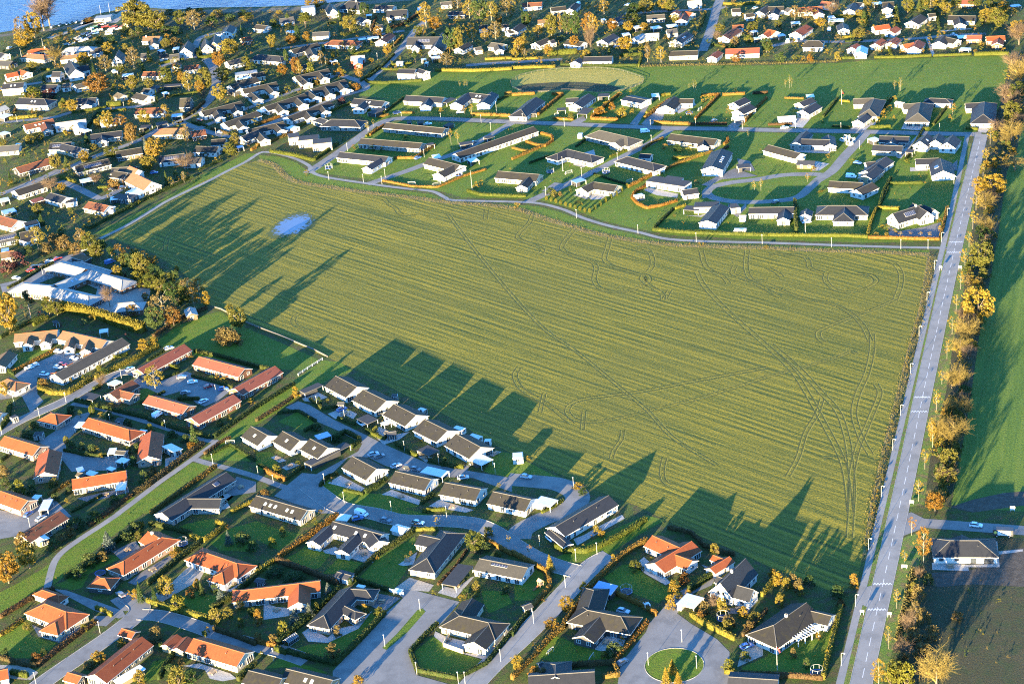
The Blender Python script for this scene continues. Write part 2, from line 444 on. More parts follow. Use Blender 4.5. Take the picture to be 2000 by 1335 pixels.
def block_frame(x1, y1, x2, y2, W, ends, h, pitch, pix):
    conv = (lambda a, b, z: P(a, b, z)) if pix else (lambda a, b, z: TP(a, b, z))
    tan = math.tan(math.radians(pitch))
    ends = (ends*2)[:2]; flat = ends[0] in 'fcm'
    zr = h if flat else h + W/2*tan
    a = conv(x1, y1, zr)[:2]; b = conv(x2, y2, zr)[:2]
    u = (b-a)/np.linalg.norm(b-a); L = np.linalg.norm(b-a); mid = (a+b)/2
    if not flat:
        e0 = W/2 if ends[0] == 'h' else (W/4 if ends[0] == 'k' else 0.0); e1 = W/2 if ends[1] == 'h' else (W/4 if ends[1] == 'k' else 0.0)
        a = a - u*e0; b = b + u*e1; L = L + e0 + e1; mid = (a+b)/2
    n = np.array([-u[1], u[0]])
    return dict(c=mid, u=u, n=n, L=L, W=W, ends=ends, h=h, zr=zr, tan=tan, pitch=pitch)

def roof_geo(b, rim, cap):
    """slab roof of a block; slots 0 tiles, 1 rim, 2 ridge caps"""
    m = MB(); L, W, h, zr = b['L'], b['W'], b['h'], b['zr']; t = 0.22
    x0, x1, y0, y1 = -L/2, L/2, -W/2, W/2
    e = b['ends']
    if e[0] == 'f':
        m.box(x0, x1, y0, y1, h-0.3, h-0.02, 1); m.box(x0+0.2, x1-0.2, y0+0.2, y1-0.2, h-0.02, h+0.03, 0)
        return m
    if e[0] == 'c':
        m.box(x0, x1, y0, y1, h-0.2, h-0.02, 1); m.box(x0+0.08, x1-0.08, y0+0.08, y1-0.08, h-0.02, h+0.02, 0)
        return m
    if e[0] == 'm':      # single slope: high at -n side ('mu') or +n side ('md')
        s = 1 if e[1] == 'u' else -1; dz = b['tan']*W/2
        zl, zh = h - dz*s, h + dz*s
        top = [(x0,y0,zl),(x1,y0,zl),(x1,y1,zh),(x0,y1,zh)]
        faces = [(0,1,2,3)]
    else:
        r0 = x0 + (W/2 if e[0] == 'h' else 0); r1 = x1 - (W/2 if e[1] == 'h' else 0)
        if r0 > r1 - 0.02: r0 = r1 = (r0+r1)/2; r0 -= 0.02; r1 += 0.02
        top = [(x0,y0,h),(x1,y0,h),(x1,y1,h),(x0,y1,h),(r0,0,zr),(r1,0,zr)]
        if e[0] == 'k' or e[1] == 'k':      # half hips: cut the gable tops
            q = W/4
            top = [(x0,y0,h),(x1,y0,h),(x1,y1,h),(x0,y1,h)]
            ra = x0 + q if e[0] in 'kh' else x0; rb = x1 - q if e[1] in 'kh' else x1
            zk = h + (W/2-q)*b['tan']
            top += [(ra,0,zr),(rb,0,zr),(x0,-q,zk),(x0,q,zk),(x1,-q,zk),(x1,q,zk)]
            faces = [(0,1,8,5,4,6),(2,3,7,4,5,9),(4,7,6),(5,8,9)]
        else:
            faces = [(0,1,5,4),(2,3,4,5)]
            faces.append((3,0,4)) if e[0] == 'h' else None
            faces.append((1,2,5)) if e[1] == 'h' else None
    m.add(top, faces, 0)
    bot = [(x, y, z-t) for x, y, z in top]; m.add(bot, [tuple(reversed(f)) for f in faces], 1)
    ed = {}
    for f in faces:
        for i in range(len(f)): ed.setdefault((min(f[i], f[i-1]), max(f[i], f[i-1])), []).append((f[i-1], f[i]))
    n = len(top)
    for k_, l_ in ed.items():
        if len(l_) == 1:
            i, j = l_[0]; m.add([top[i], top[j], bot[j], bot[i]], [(3,2,1,0)], 1)
        elif cap:
            i, j = l_[0]; p, q = np.array(top[i]), np.array(top[j])
            if np.linalg.norm(p-q) > 0.5: m.tube(p+[0,0,0.03], q+[0,0,0.03], 0.11, 0.11, 5, 2)
    return m

def wall_geo(b, mb, inset=0.45, mi=0):
    L, W, h, zr = b['L'], b['W'], b['h'], b['zr']; t = 0.24
    e = b['ends']
    if e[0] == 'f':
        mb.box(-L/2+0.03, L/2-0.03, -W/2+0.03, W/2-0.03, 0, h-0.301, mi); return L/2-0.03, W/2-0.03
    if e[0] == 'c': return None
    if e[0] == 'm':
        s = 1 if e[1] == 'u' else -1; X, Y = L/2-inset, W/2-inset; dz = b['tan']*Y
        zl, zh = h-dz*s-t, h+dz*s-t
        v = [(-X,-Y,0),(X,-Y,0),(X,Y,0),(-X,Y,0),(-X,-Y,zl),(X,-Y,zl),(X,Y,zh),(-X,Y,zh)]
        mb.add(v, boxv(0,1,0,1,0,1)[1], mi); return X, Y
    i0 = inset if e[0] == 'h' else 0.28; i1 = inset if e[1] == 'h' else 0.28
    xa, xb, Y = -L/2+i0, L/2-i1, W/2-inset
    zt = h + inset*b['tan'] - t
    v = [(xa,-Y,0),(xb,-Y,0),(xb,Y,0),(xa,Y,0),(xa,-Y,zt),(xb,-Y,zt),(xb,Y,zt),(xa,Y,zt)]
    f = [(0,1,5,4),(2,3,7,6)]
    if e[0] == 'g': v.append((xa,0,zr-t)); f.append((3,0,4,len(v)-1,7))
    elif e[0] == 'k':
        q = W/4; zk = h+(W/2-q)*b['tan']-t; v += [(xa,-q,zk),(xa,q,zk)]; f.append((3,0,4,len(v)-2,len(v)-1,7))
    else: f.append((3,0,4,7))
    if e[1] == 'g': v.append((xb,0,zr-t)); f.append((1,2,6,len(v)-1,5))
    elif e[1] == 'k':
        q = W/4; zk = h+(W/2-q)*b['tan']-t; v += [(xb,-q,zk),(xb,q,zk)]; f.append((1,2,6,len(v)-1,len(v)-2,5))
    else: f.append((1,2,6,5))
    mb.add(v, f, mi); return (xb-xa)/2, Y

WORD = {'black':'black','brown':'brown-grey','grey':'grey','palegrey':'pale grey','orange':'orange','red':'red','rust':'rust-brown','tan':'tan',
        'thatch':'thatched','felt':'dark felt','sheet':'pale sheet','bluesheet':'blue sheet'}
WALLW = {'white':'white','cream':'cream','yellow':'yellow-brick','brick':'red-brick','pink':'pink-brick','grey':'grey','dark':'black-timber','red':'red-timber','wood':'timber'}

def rot_local(o, b, x, y, z, extra=0.0, tilt=0.0):
    """place child in block coordinates"""
    ang = math.atan2(b['u'][1], b['u'][0])
    o.matrix_local = b['M'] @ Matrix.Translation((x, y, z)) @ Matrix.Rotation(extra, 4, 'Z') @ Matrix.Rotation(tilt, 4, 'X')

def house(blocks, wall='white', roof='black', h=2.5, pitch=25, desc=None, cat='house', name=None, sky=(), solar=(), chim=(), trim=None,
          frame='trim_white', pix=False, win='auto', group=None, upper=False, door='trim_dark', garage=None, where=None, extra_desc='', dens=1.0, cap=True, vents=0):
    """blocks: (ridge x1, y1, x2, y2, width, ends[, options dict]); the ridge is surveyed at ridge height"""
    bl = []
    for q in blocks:
        op = q[6] if len(q) > 6 else {}
        b = block_frame(*q[:6], op.get('h', h), op.get('pitch', pitch), pix); b.update(roof=op.get('roof', roof), wall=op.get('wall', wall), op=op); bl.append(b)
    b0 = bl[0]; rx = Matrix.Translation((b0['c'][0], b0['c'][1], 0))
    e0 = b0['ends'][0]
    for b in bl: FOOT.append((b['c'], b['u'], b['n'], b['L']/2+0.8, b['W']/2+0.8))
    form = {'g':'gabled', 'h':'hipped', 'k':'half-hipped', 'f':'flat', 'c':'flat', 'm':'sloping'}[e0]
    if desc is None:
        size = ('long ' if b0['L'] > 24 else 'small ' if b0['L']*b0['W'] < 70 and len(bl) == 1 else '')
        desc = f"{size}{'two-part ' if len(bl) == 2 else 'winged ' if len(bl) > 2 else ''}{WALLW[wall]} {'skylit ' if sky else 'solar-panelled ' if solar else ''}{cat if cat != 'house' else 'house'} with {form} {WORD[roof]} roof" + extra_desc
    root = bpy.data.objects.new(name or (cat.replace(' ', '_') if cat != 'house' else 'house'), None); COL.objects.link(root)
    root.location = (b0['c'][0], b0['c'][1], 0); root.empty_display_size = 1
    thing(root, desc, cat, group, where)
    for i, b in enumerate(bl):
        ang = math.atan2(b['u'][1], b['u'][0]); d = b['c'] - b0['c']
        b['M'] = Matrix.Translation((d[0], d[1], 0.004*i)) @ Matrix.Rotation(ang, 4, 'Z')
        rm = 'roof_' + b['roof']; rt = trim or ('trim_grey' if b['roof'] in ('palegrey', 'thatch') else 'trim_dark' if b['roof'] == 'felt' else 'trim_white')
        ct = 'trim_orange' if b['roof'] in ('orange', 'red', 'rust', 'tan') else 'trim_grey'
        ro = new_obj('roof', roof_geo(b, rt, cap).mesh('roof', [rm, rt, ct]), root); ro.matrix_local = b['M']; b['ro'] = ro
        if b['ends'][0] == 'c':
            L2, W2 = b['L']/2-0.25, b['W']/2-0.25
            for sx in (-1, 1):
                for sy in (-1, 1):
                    pm = MB(); pm.box(-0.07, 0.07, -0.07, 0.07, 0, b['h']-0.2); po = new_obj('post', WIN.setdefault(('post', b['h']), pm.mesh('post', ['trim_white'])), root)
                    rot_local(po, b, sx*L2, sy*W2, 0)
            if b['op'].get('shed'):
                s = MB(); fr = b['op']['shed']; s.box(-L2+0.1, -L2+0.1+(2*L2-0.2)*fr, -W2+0.1, W2-0.1, 0, b['h']-0.21)
                so_ = new_obj('wall', s.mesh('wall', ['wall_'+b['wall']]), root); so_.matrix_local = b['M']
            continue
        mb = MB(); XY = wall_geo(b, mb); wo = new_obj('wall', mb.mesh('wall', ['wall_'+b['wall']]), root); wo.matrix_local = b['M']; b['XY'] = XY
    rr = random.Random(int(abs(b0['c'][0]*13 + b0['c'][1]*7)))
    # windows and doors on the sides that face the viewer's half of the place
    doored = False
    if win != 'none':
        for bi, b in enumerate(bl):
            if b['ends'][0] == 'c' or b['op'].get('win') == 'none': continue
            X, Y = b['XY']; u, n = b['u'], b['n']
            xo = 0.0
            for side in range(4):
                nrm = (-n, u, n, -u)[side]
                length = 2*X if side % 2 == 0 else 2*Y
                centre = b['c'] + nrm*(Y if side % 2 == 0 else X)
                tocam = (CAMXY - centre); tocam /= np.linalg.norm(tocam)
                if nrm @ tocam < 0.05: continue
                ang = (0, math.pi/2, math.pi, -math.pi/2)[side] + math.pi
                along = np.array([-nrm[1], nrm[0]])
                cnt = max(1, int(length/3.3*dens)); 
                if win == 'few': cnt = max(1, cnt//2)
                for i in range(cnt):
                    s = (i + 0.5)/cnt*length - length/2 + rr.uniform(-0.25, 0.25)
                    wp = centre + along*s
                    if any(j != bi and o['ends'][0] != 'c' and inside(wp + nrm*0.15, o, 0.5) for j, o in enumerate(bl)): continue
                    lx, ly = (s, 0)
                    # local coordinates of wp
                    d = wp - b['c']; lx, ly = d@u, d@n
                    r = rr.random()
                    if not doored and r < 0.35 and bi == 0 and side % 2 == 0:
                        o = new_obj('door', dmesh(1.0, door), root); rot_local(o, b, lx, ly, 0.12, ang); doored = True; continue
                    if garage and bi == garage[0] and side == garage[1] and i == 0:
                        o = new_obj('door', dmesh(2.6, 'trim_grey'), root); o.name = 'garage_door'; rot_local(o, b, lx, ly, 0.06, ang); continue
                    kind = 'n' if r < 0.6 else 't' if r < 0.82 else ('b' if length/cnt > 3.3 else 't')
                    if side % 2 == 1 and kind == 'b' and length < 6: kind = 't'
                    o = new_obj('window', wmesh(kind, frame), root)
                    rot_local(o, b, lx, ly, 0.95 if kind == 'n' else 0.14, ang)
                if side % 2 == 1 and b['ends'][0 if side == 3 else 1] == 'g' and b['zr'] > 5.4:
                    for s in (-0.9, 0.9):
                        d = centre + along*s - b['c']; o = new_obj('window', wmesh('g', frame), root); rot_local(o, b, d@u, d@n, 3.1, ang)
    def on_roof(o, b, fx, fy, side, lift=0.0):
        z = b['zr'] - fy*(b['W']/2)*b['tan'] if b['ends'][0] not in 'fcm' else b['h']+0.03
        tl = math.atan(b['tan']) if b['ends'][0] not in 'fcm' else 0.0
        M = Matrix.Translation((fx*b['L']/2, side*fy*b['W']/2, z + lift)) @ Matrix.Rotation(-side*tl, 4, 'X')
        o.parent = b['ro']; o.matrix_local = M
    def near_side(b):
        return -1 if (-b['n']) @ (CAMXY - b['c']) > 0 else 1
    for s in sky:                                # (block, n[, side]) or (block, fx, fy)
        b = bl[s[0]]; sd_ = near_side(b)
        for i in range(s[1]):
            fx = (s[2] if len(s) > 2 else 0.0) + (i - (s[1]-1)/2)*(s[3] if len(s) > 3 else 2.4)*2/b['L']
            on_roof(new_obj('skylight', skylight_mesh()), b, fx, 0.45, sd_)
    for s in solar:                              # (block, fx, fy, w, h)
        b = bl[s[0]]; on_roof(new_obj('solar_panel', solar_mesh(s[3], s[4])), b, s[1], s[2], near_side(b))
    for s in chim:                               # (block, fx)
        b = bl[s[0]]; o = new_obj('chimney', chimney_mesh(), b['ro']); o.matrix_local = Matrix.Translation((s[1]*b['L']/2, 0, b['zr']))
    for i in range(vents):
        b = bl[0]; on_roof(new_obj('roof_vent', vent_mesh()), b, (-0.45, 0.4, 0.05)[i], 0.35, near_side(b))
    return root

def carport(x1, y1, x2, y2, W, roof='felt', h=2.4, wall='dark', shed=0.45, desc=None, cat='carport', trim=None, **kw):
    return house([(x1, y1, x2, y2, W, 'c', dict(shed=shed))], wall, roof, h=h, desc=desc or f'{WORD[roof]} roofed carport on posts', cat=cat, trim=trim or ('trim_white' if roof in ('sheet','palegrey') else 'trim_grey'), win='none', **kw)
def shed(x1, y1, x2, y2, W, roof='felt', wall='dark', h=2.3, ends='gg', desc=None, cat='shed', **kw):
    d = desc or f'small {WALLW[wall]} shed with {WORD[roof]} roof'
    kw.setdefault('pitch', 18)
    return house([(x1, y1, x2, y2, W, ends)], wall, roof, h=h, desc=d, cat=cat, win='few', **kw)

# ------------------------------------------------------------------ plants
def leaf_mat(name, a, b, c=None, trans=0.35):
    k = NT(name); p = k.pos()
    f = k.math('ADD', k.noise(p, 0.9, 3), k.math('MULTIPLY', k.math('SUBTRACT', k.rnd(), 0.5), 0.5))
    col = k.ramp(f, [(0.3, a), (0.7, b)] if c is None else [(0.25, a), (0.5, b), (0.75, c)])
    k.col(col); k.rough(0.7); k.b.inputs['Specular IOR Level'].default_value = 0.15
    tr = k.new('ShaderNodeBsdfTranslucent'); k.l.new(col, tr.inputs['Color'])
    mx = k.new('ShaderNodeMixShader'); mx.inputs[0].default_value = trans
    k.l.new(k.b.outputs[0], mx.inputs[1]); k.l.new(tr.outputs[0], mx.inputs[2]); k.l.new(mx.outputs[0], k.out.inputs['Surface'])
    return k.m
leaf_mat('leaf_yellow', (0.1638, 0.1053, 0.0140), (0.2028, 0.1404, 0.0195), (0.1404, 0.1170, 0.0195))
leaf_mat('leaf_orange', (0.1482, 0.0731, 0.0117), (0.1872, 0.1121, 0.0172), (0.1560, 0.1316, 0.0234))
leaf_mat('leaf_rust', (0.1115, 0.0515, 0.0133), (0.1544, 0.0823, 0.0195), (0.1287, 0.0983, 0.0304))
leaf_mat('leaf_olive', (0.0546, 0.0663, 0.0117), (0.0965, 0.0906, 0.0172), (0.1326, 0.1093, 0.0218))
leaf_mat('leaf_green', (0.0251, 0.0467, 0.0125), (0.0394, 0.0646, 0.0179), (0.0574, 0.0718, 0.0215))
leaf_mat('leaf_dark', (0.0172, 0.0328, 0.0125), (0.0273, 0.0468, 0.0156), (0.0351, 0.0468, 0.0234))
leaf_mat('leaf_blue', (0.0546, 0.0764, 0.0655), (0.0819, 0.1037, 0.0928), (0.0983, 0.1147, 0.0983))
leaf_mat('leaf_lime', (0.0936, 0.0936, 0.0117), (0.1248, 0.1131, 0.0156), (0.0741, 0.0897, 0.0140))
leaf_mat('leaf_russet', (0.1128, 0.0752, 0.0239), (0.1393, 0.1021, 0.0361), (0.0995, 0.0752, 0.0266))
leaf_mat('leaf_purple', (0.0468, 0.0195, 0.0218), (0.0780, 0.0312, 0.0312))
leaf_mat('twig', (0.0718, 0.0491, 0.0312), (0.1045, 0.0718, 0.0460), None, 0.0)
leaf_mat('twig_gold', (0.1047, 0.0775, 0.0220), (0.1355, 0.1009, 0.0275), None, 0.0)
leaf_mat('hedge_orange', (0.1517, 0.0721, 0.0150), (0.1938, 0.1057, 0.0215), (0.1180, 0.0842, 0.0215))
leaf_mat('hedge_yellow', (0.1338, 0.1104, 0.0160), (0.1572, 0.1301, 0.0197), (0.0862, 0.0946, 0.0160))
leaf_mat('hedge_lime', (0.0601, 0.0702, 0.0101), (0.0842, 0.0913, 0.0125), (0.0421, 0.0562, 0.0101))
leaf_mat('hedge_green', (0.0218, 0.0359, 0.0094), (0.0359, 0.0530, 0.0117), (0.0530, 0.0577, 0.0148))
leaf_mat('hedge_brown', (0.0562, 0.0320, 0.0148), (0.0858, 0.0515, 0.0218), (0.0601, 0.0515, 0.0195))

def leaf_quads(C, size, rng, up=0.0):
    """random oriented leaf-cluster quads at centres C"""
    n = len(C); a = rng.normal(size=(n, 3)); a /= np.linalg.norm(a, axis=1, keepdims=True)
    a[:, 2] *= (1-up); b = rng.normal(size=(n, 3)); b = np.cross(a, b); b /= np.linalg.norm(b, axis=1, keepdims=True)+1e-9
    s = (size*rng.uniform(0.6, 1.35, n))[:, None]
    a = a*s; b = b*s*0.8
    V = np.stack([C-a-b*0.6, C+a*0.3-b, C+a+b*0.5, C-a*0.4+b], 1).reshape(-1, 3)
    return V, np.arange(n*4).reshape(-1, 4)
def clump_cloud(rng, ncl, per, shape, rc, jitter=1.0):
    """clumps of leaves on and in an envelope; shape(t) gives radius at height t in 0..1"""
    C = []
    for i in range(ncl):
        t = rng.uniform(0.02, 0.98); R = shape(t); th = rng.uniform(0, 2*math.pi); r = R*math.sqrt(rng.uniform(0.25, 1.0))*rng.uniform(0.8, 1.08)
        c = np.array([r*math.cos(th), r*math.sin(th), t])
        q = rng.normal(size=(per, 3)); q /= np.linalg.norm(q, axis=1, keepdims=True); q *= (rng.uniform(0.4, 1.0, per)**0.5)[:, None]*rc*rng.uniform(0.6, 1.3)
        q[:, 2] *= 0.75; C.append(c+q)
    return np.concatenate(C)
def branches(rng, n1, n2, spread, base=0.25, top=0.97, r=0.012, mat='twig', curve=0.0, r_env=0.5, n3=0):
    m = MB(); 
    for i in range(n1):
        t0 = base + (0.75-base)*rng.uniform(0, 1)*0.8; th = rng.uniform(0, 2*math.pi)
        R = r_env*rng.uniform(0.55, 1.0); zt = min(top, t0 + rng.uniform(0.25, 0.6))
        a = np.array([0, 0, t0]); e = np.array([R*math.cos(th), R*math.sin(th), zt*(1-0.25*(R/r_env)**2*spread)])
        mid = (a+e)/2 + np.array([0, 0, -0.03 + curve]); m.tube(a, mid, r, r*0.7, 3, cap=False); m.tube(mid, e, r*0.7, r*0.25, 3, cap=False)
        for j in range(n2):
            f = rng.uniform(0.3, 1.0); s = a*(1-f)*(1-f)+2*mid*f*(1-f)+e*f*f if False else (a + (mid-a)*min(1, 2*f) + (e-mid)*max(0, 2*f-1))
            d = rng.normal(size=3)*np.array([0.13, 0.13, 0.10])*(r_env/0.5) + (e-a)*0.12 + np.array([0, 0, 0.05]); q = s + d
            m.tube(s, q, r*0.38, r*0.14, 3, cap=False)
            for k2 in range(n3):
                g = rng.uniform(0.3, 1.0); s2 = s + d*g; m.tube(s2, s2 + rng.normal(size=3)*0.055 + d*0.25, r*0.2, r*0.08, 3, cap=False)
    return m

TREES = {}
def tree_meshes(kind, var):
    key = (kind, var)
    if key in TREES: return TREES[key]
    base, _, leaf = kind.partition(':')
    rng = np.random.default_rng(abs(hash(base)) % 1000 + var*17 if False else sum(map(ord, base))*7 + var*17)
    tm = MB(); bark = 'bark'
    if base == 'round':
        sh = lambda t: 0.5*math.sqrt(max(0.02, 1-((t-0.5)/0.52)**2))
        C = clump_cloud(rng, 75, 40, sh, 0.105); C[:, 2] = 0.14 + C[:, 2]*0.84; V, F = leaf_quads(C, 0.026, rng)
        tm.tube((0,0,0), (0,0,0.5), 0.03, 0.018, 6)
        for i in range(7):
            th = i*0.9; tm.tube((0,0,0.18+0.04*i), (0.3*math.cos(th), 0.3*math.sin(th), 0.5+0.05*i), 0.014, 0.005, 4)
    elif base == 'tall':           # birch-like upright oval, loose
        sh = lambda t: 0.5*max(0.08, (math.sin(math.pi*min(1, (t*0.85+0.12)))**0.8))
        C = clump_cloud(rng, 70, 24, sh, 0.085); C[:, 2] = 0.22 + C[:, 2]*0.77; V, F = leaf_quads(C, 0.020, rng)
        bark = 'bark_pale'; tm.tube((0,0,0), (0,0,0.55), 0.018, 0.010, 6); tm.tube((0,0,0.55), (0.01,0,0.95), 0.010, 0.003, 4)
        for i in range(9):
            th = i*2.4; t = 0.3+0.06*i; tm.tube((0,0,t), (0.28*math.cos(th), 0.28*math.sin(th), t+0.2), 0.007, 0.002, 3)
    elif base == 'cone':
        C = []
        for i in range(1500):
            t = rng.uniform(0, 1)**1.3; R = 0.5*(1-t)**0.85*(0.75+0.25*math.sin(t*60)); th = rng.uniform(0, 2*math.pi); r = R*rng.uniform(0.45, 1.0)
            C.append((r*math.cos(th), r*math.sin(th), 0.06+0.93*t - 0.05*r))
        V, F = leaf_quads(np.array(C), 0.030, rng); tm.tube((0,0,0), (0,0,0.9), 0.03, 0.004, 6)
    elif base == 'pine':
        C = []
        for i in range(15):
            t = rng.uniform(0.42, 0.95); th = rng.uniform(0, 2*math.pi); r = 0.36*rng.uniform(0.1, 1)*(1.25-t)
            q = rng.normal(size=(100, 3)); q /= np.linalg.norm(q, axis=1, keepdims=True); q *= rng.uniform(0.5, 1, (100, 1)); C.append(np.array([r*math.cos(th)*1.3, r*math.sin(th)*1.3, t]) + q*np.array([0.17, 0.17, 0.075]))
            tm.tube((0,0,t-0.12), (r*math.cos(th)*1.3, r*math.sin(th)*1.3, t), 0.012, 0.005, 4)
        V, F = leaf_quads(np.concatenate(C), 0.024, rng); tm.tube((0,0,0), (0.02,0,0.9), 0.026, 0.008, 6)
    elif base == 'column':
        sh = lambda t: 0.5*max(0.15, math.sin(math.pi*(0.08+0.86*t)))**0.8
        C = clump_cloud(rng, 30, 20, sh, 0.07); C[:, 2] = 0.34 + C[:, 2]*0.65; V, F = leaf_quads(C, 0.022, rng)
        bark = 'bark_pale'; tm.tube((0,0,0), (0,0,0.6), 0.014, 0.009, 6); tm.tube((0,0,0.6), (0,0,0.95), 0.009, 0.003, 4)
        for i in range(6):
            th = i*2.2; t = 0.36+0.07*i; tm.tube((0,0,t), (0.3*math.cos(th), 0.3*math.sin(th), t+0.16), 0.006, 0.002, 3)
    elif base == 'shrub':
        sh = lambda t: 0.5*math.sqrt(max(0.03, 1-(t*0.98)**2))
        C = clump_cloud(rng, 34, 26, sh, 0.15); C[:, 2] = np.abs(C[:, 2])*0.95+0.03; V, F = leaf_quads(C, 0.045, rng)
        for i in range(6):
            th = i*1.05; tm.tube((0,0,0), (0.3*math.cos(th), 0.3*math.sin(th), 0.55), 0.025, 0.008, 4)
    elif base == 'spire':          # clipped columnar evergreen
        C = []
        for i in range(900):
            t = rng.uniform(0, 1); R = 0.5*min(1, 4*(1-t))*min(1, 0.7+t); th = rng.uniform(0, 2*math.pi); C.append((R*math.cos(th)*rng.uniform(.75, 1), R*math.sin(th)*rng.uniform(.75, 1), 0.03+0.95*t))
        V, F = leaf_quads(np.array(C), 0.05, rng); V[:, 2] = V[:, 2]
        tm.tube((0,0,0), (0,0,0.8), 0.08, 0.02, 5)
    elif base in ('bare', 'barefan'):
        n = 26 if base == 'bare' else 34
        bm = branches(rng, n, 14, 1.0 if base == 'bare' else 0.5, base=0.2 if base == 'bare' else 0.05, r=0.013, r_env=0.5, n3=3)
        V = np.array(bm.v); F = bm.f; V[:, 2] *= 1.0
        bark = 'bark'; tm.tube((0,0,0), (0,0,0.4), 0.03, 0.02, 6); tm.tube((0,0,0.4), (0.02,0.01,0.92), 0.02, 0.004, 5)
        lm = leaf or 'twig'
        crown = mesh_fd('crown', V, F, [lm]); TREES[key] = (tm.mesh('trunk', [bark]), crown); return TREES[key]
    if base == 'tall' and False: pass
    crown = mesh_quads('crown', V, F, ['leaf_'+leaf]); TREES[key] = (tm.mesh('trunk', [bark]), crown)
    return TREES[key]
KIND = {'ry':('round:yellow','round yellow autumn tree'), 'ro':('round:orange','round orange autumn tree'), 'rr':('round:rust','round rust-red autumn tree'),
        'rl':('round:olive','round olive-green leafy tree'), 'rg':('round:green','dense green leafy tree'), 'ty':('tall:yellow','tall loose yellow birch'),
        'to':('tall:orange','tall loose orange birch'), 'tr':('tall:russet','tall pale russet birch'), 'tl':('tall:olive','tall olive birch'),
        'cg':('cone:green','green conical conifer'), 'cd':('cone:dark','dark conical conifer'), 'cb':('cone:blue','blue-grey spruce'), 'cy':('cone:yellow','golden larch-like conical tree'),
        'pn':('pine:green','green pine with clumped crown'), 'pd':('pine:dark','dark pine with clumped crown'), 'po':('pine:olive','olive pine with clumped crown'),
        'ly':('column:yellow','slender young yellow tree'), 'lo':('column:orange','slender young orange tree'), 'll':('column:olive','slender young olive tree'),
        'sy':('shrub:yellow','yellow leafy shrub'), 'so':('shrub:orange','orange leafy shrub'), 'sr':('shrub:rust','rust-red leafy shrub'), 'sg':('shrub:green','dark green shrub'), 'sl':('shrub:lime','bright lime-green shrub'), 'sv':('shrub:olive','olive-green shrub'), 'sp':('shrub:purple','dark purple shrub'), 'su':('shrub:russet','brownish bare-looking shrub'),
        'eg':('spire:green','clipped green columnar evergreen'), 'el':('spire:lime','clipped yellow-green columnar evergreen'),
        'bt':('bare:twig','leafless brown tree'), 'bg':('bare:twig_gold','leafless golden-twigged tree'), 'bf':('barefan:twig_gold','leafless golden fan-shaped tree'), 'bw':('barefan:twig','leafless brown fan-shaped tree')}
TCOUNT = 0
SHRUBS = []
def tree_at(w, height, width, kind, desc=None, group=None, where=None, now=False):
    global TCOUNT
    if kind[0] == 's' and not now:
        d_ = np.linalg.norm(np.array([w[0], w[1], -CAM_H])); SHRUBS.append((width*height/d_**2, w, height, width, kind, desc, group, ZONE if where is None else where)); return
    k, d = KIND[kind]; TCOUNT += 1
    tm, cm = tree_meshes(k, TCOUNT % 3)
    shrub_ = k.startswith('shrub')
    root = bpy.data.objects.new('shrub' if shrub_ else 'tree' if kind[0] in 'rtlb' else 'conifer', None); COL.objects.link(root)
    root.location = (w[0], w[1], 0); root.rotation_euler = (0, 0, (TCOUNT*2.399) % 6.283); root.scale = (width, width, height)
    small = height < 1.0
    thing(root, desc or d, 'shrub' if shrub_ else 'tree', group, where)
    new_obj('trunk' if not shrub_ else 'stem', tm, root); new_obj('crown', cm, root)
    return root
def trees(spec):
    """lines of: kind x_foot y_foot y_top width(sheet units)"""
    for line in spec.strip().split('\n'):
        for item in line.split(';'):
            q = item.split()
            if not q: continue
            x, y, yt, w = map(float, q[1:5])
            px, py = T(x, y); pt = T(x, yt)[1]
            H_ = max(0.6, hgt(px, py, pt)); g = P(px, py); sc = FPX/np.linalg.norm(g - np.array([0, 0, CAM_H]))
            tree_at(g, H_, max(0.5, w/4.0/sc), q[0])

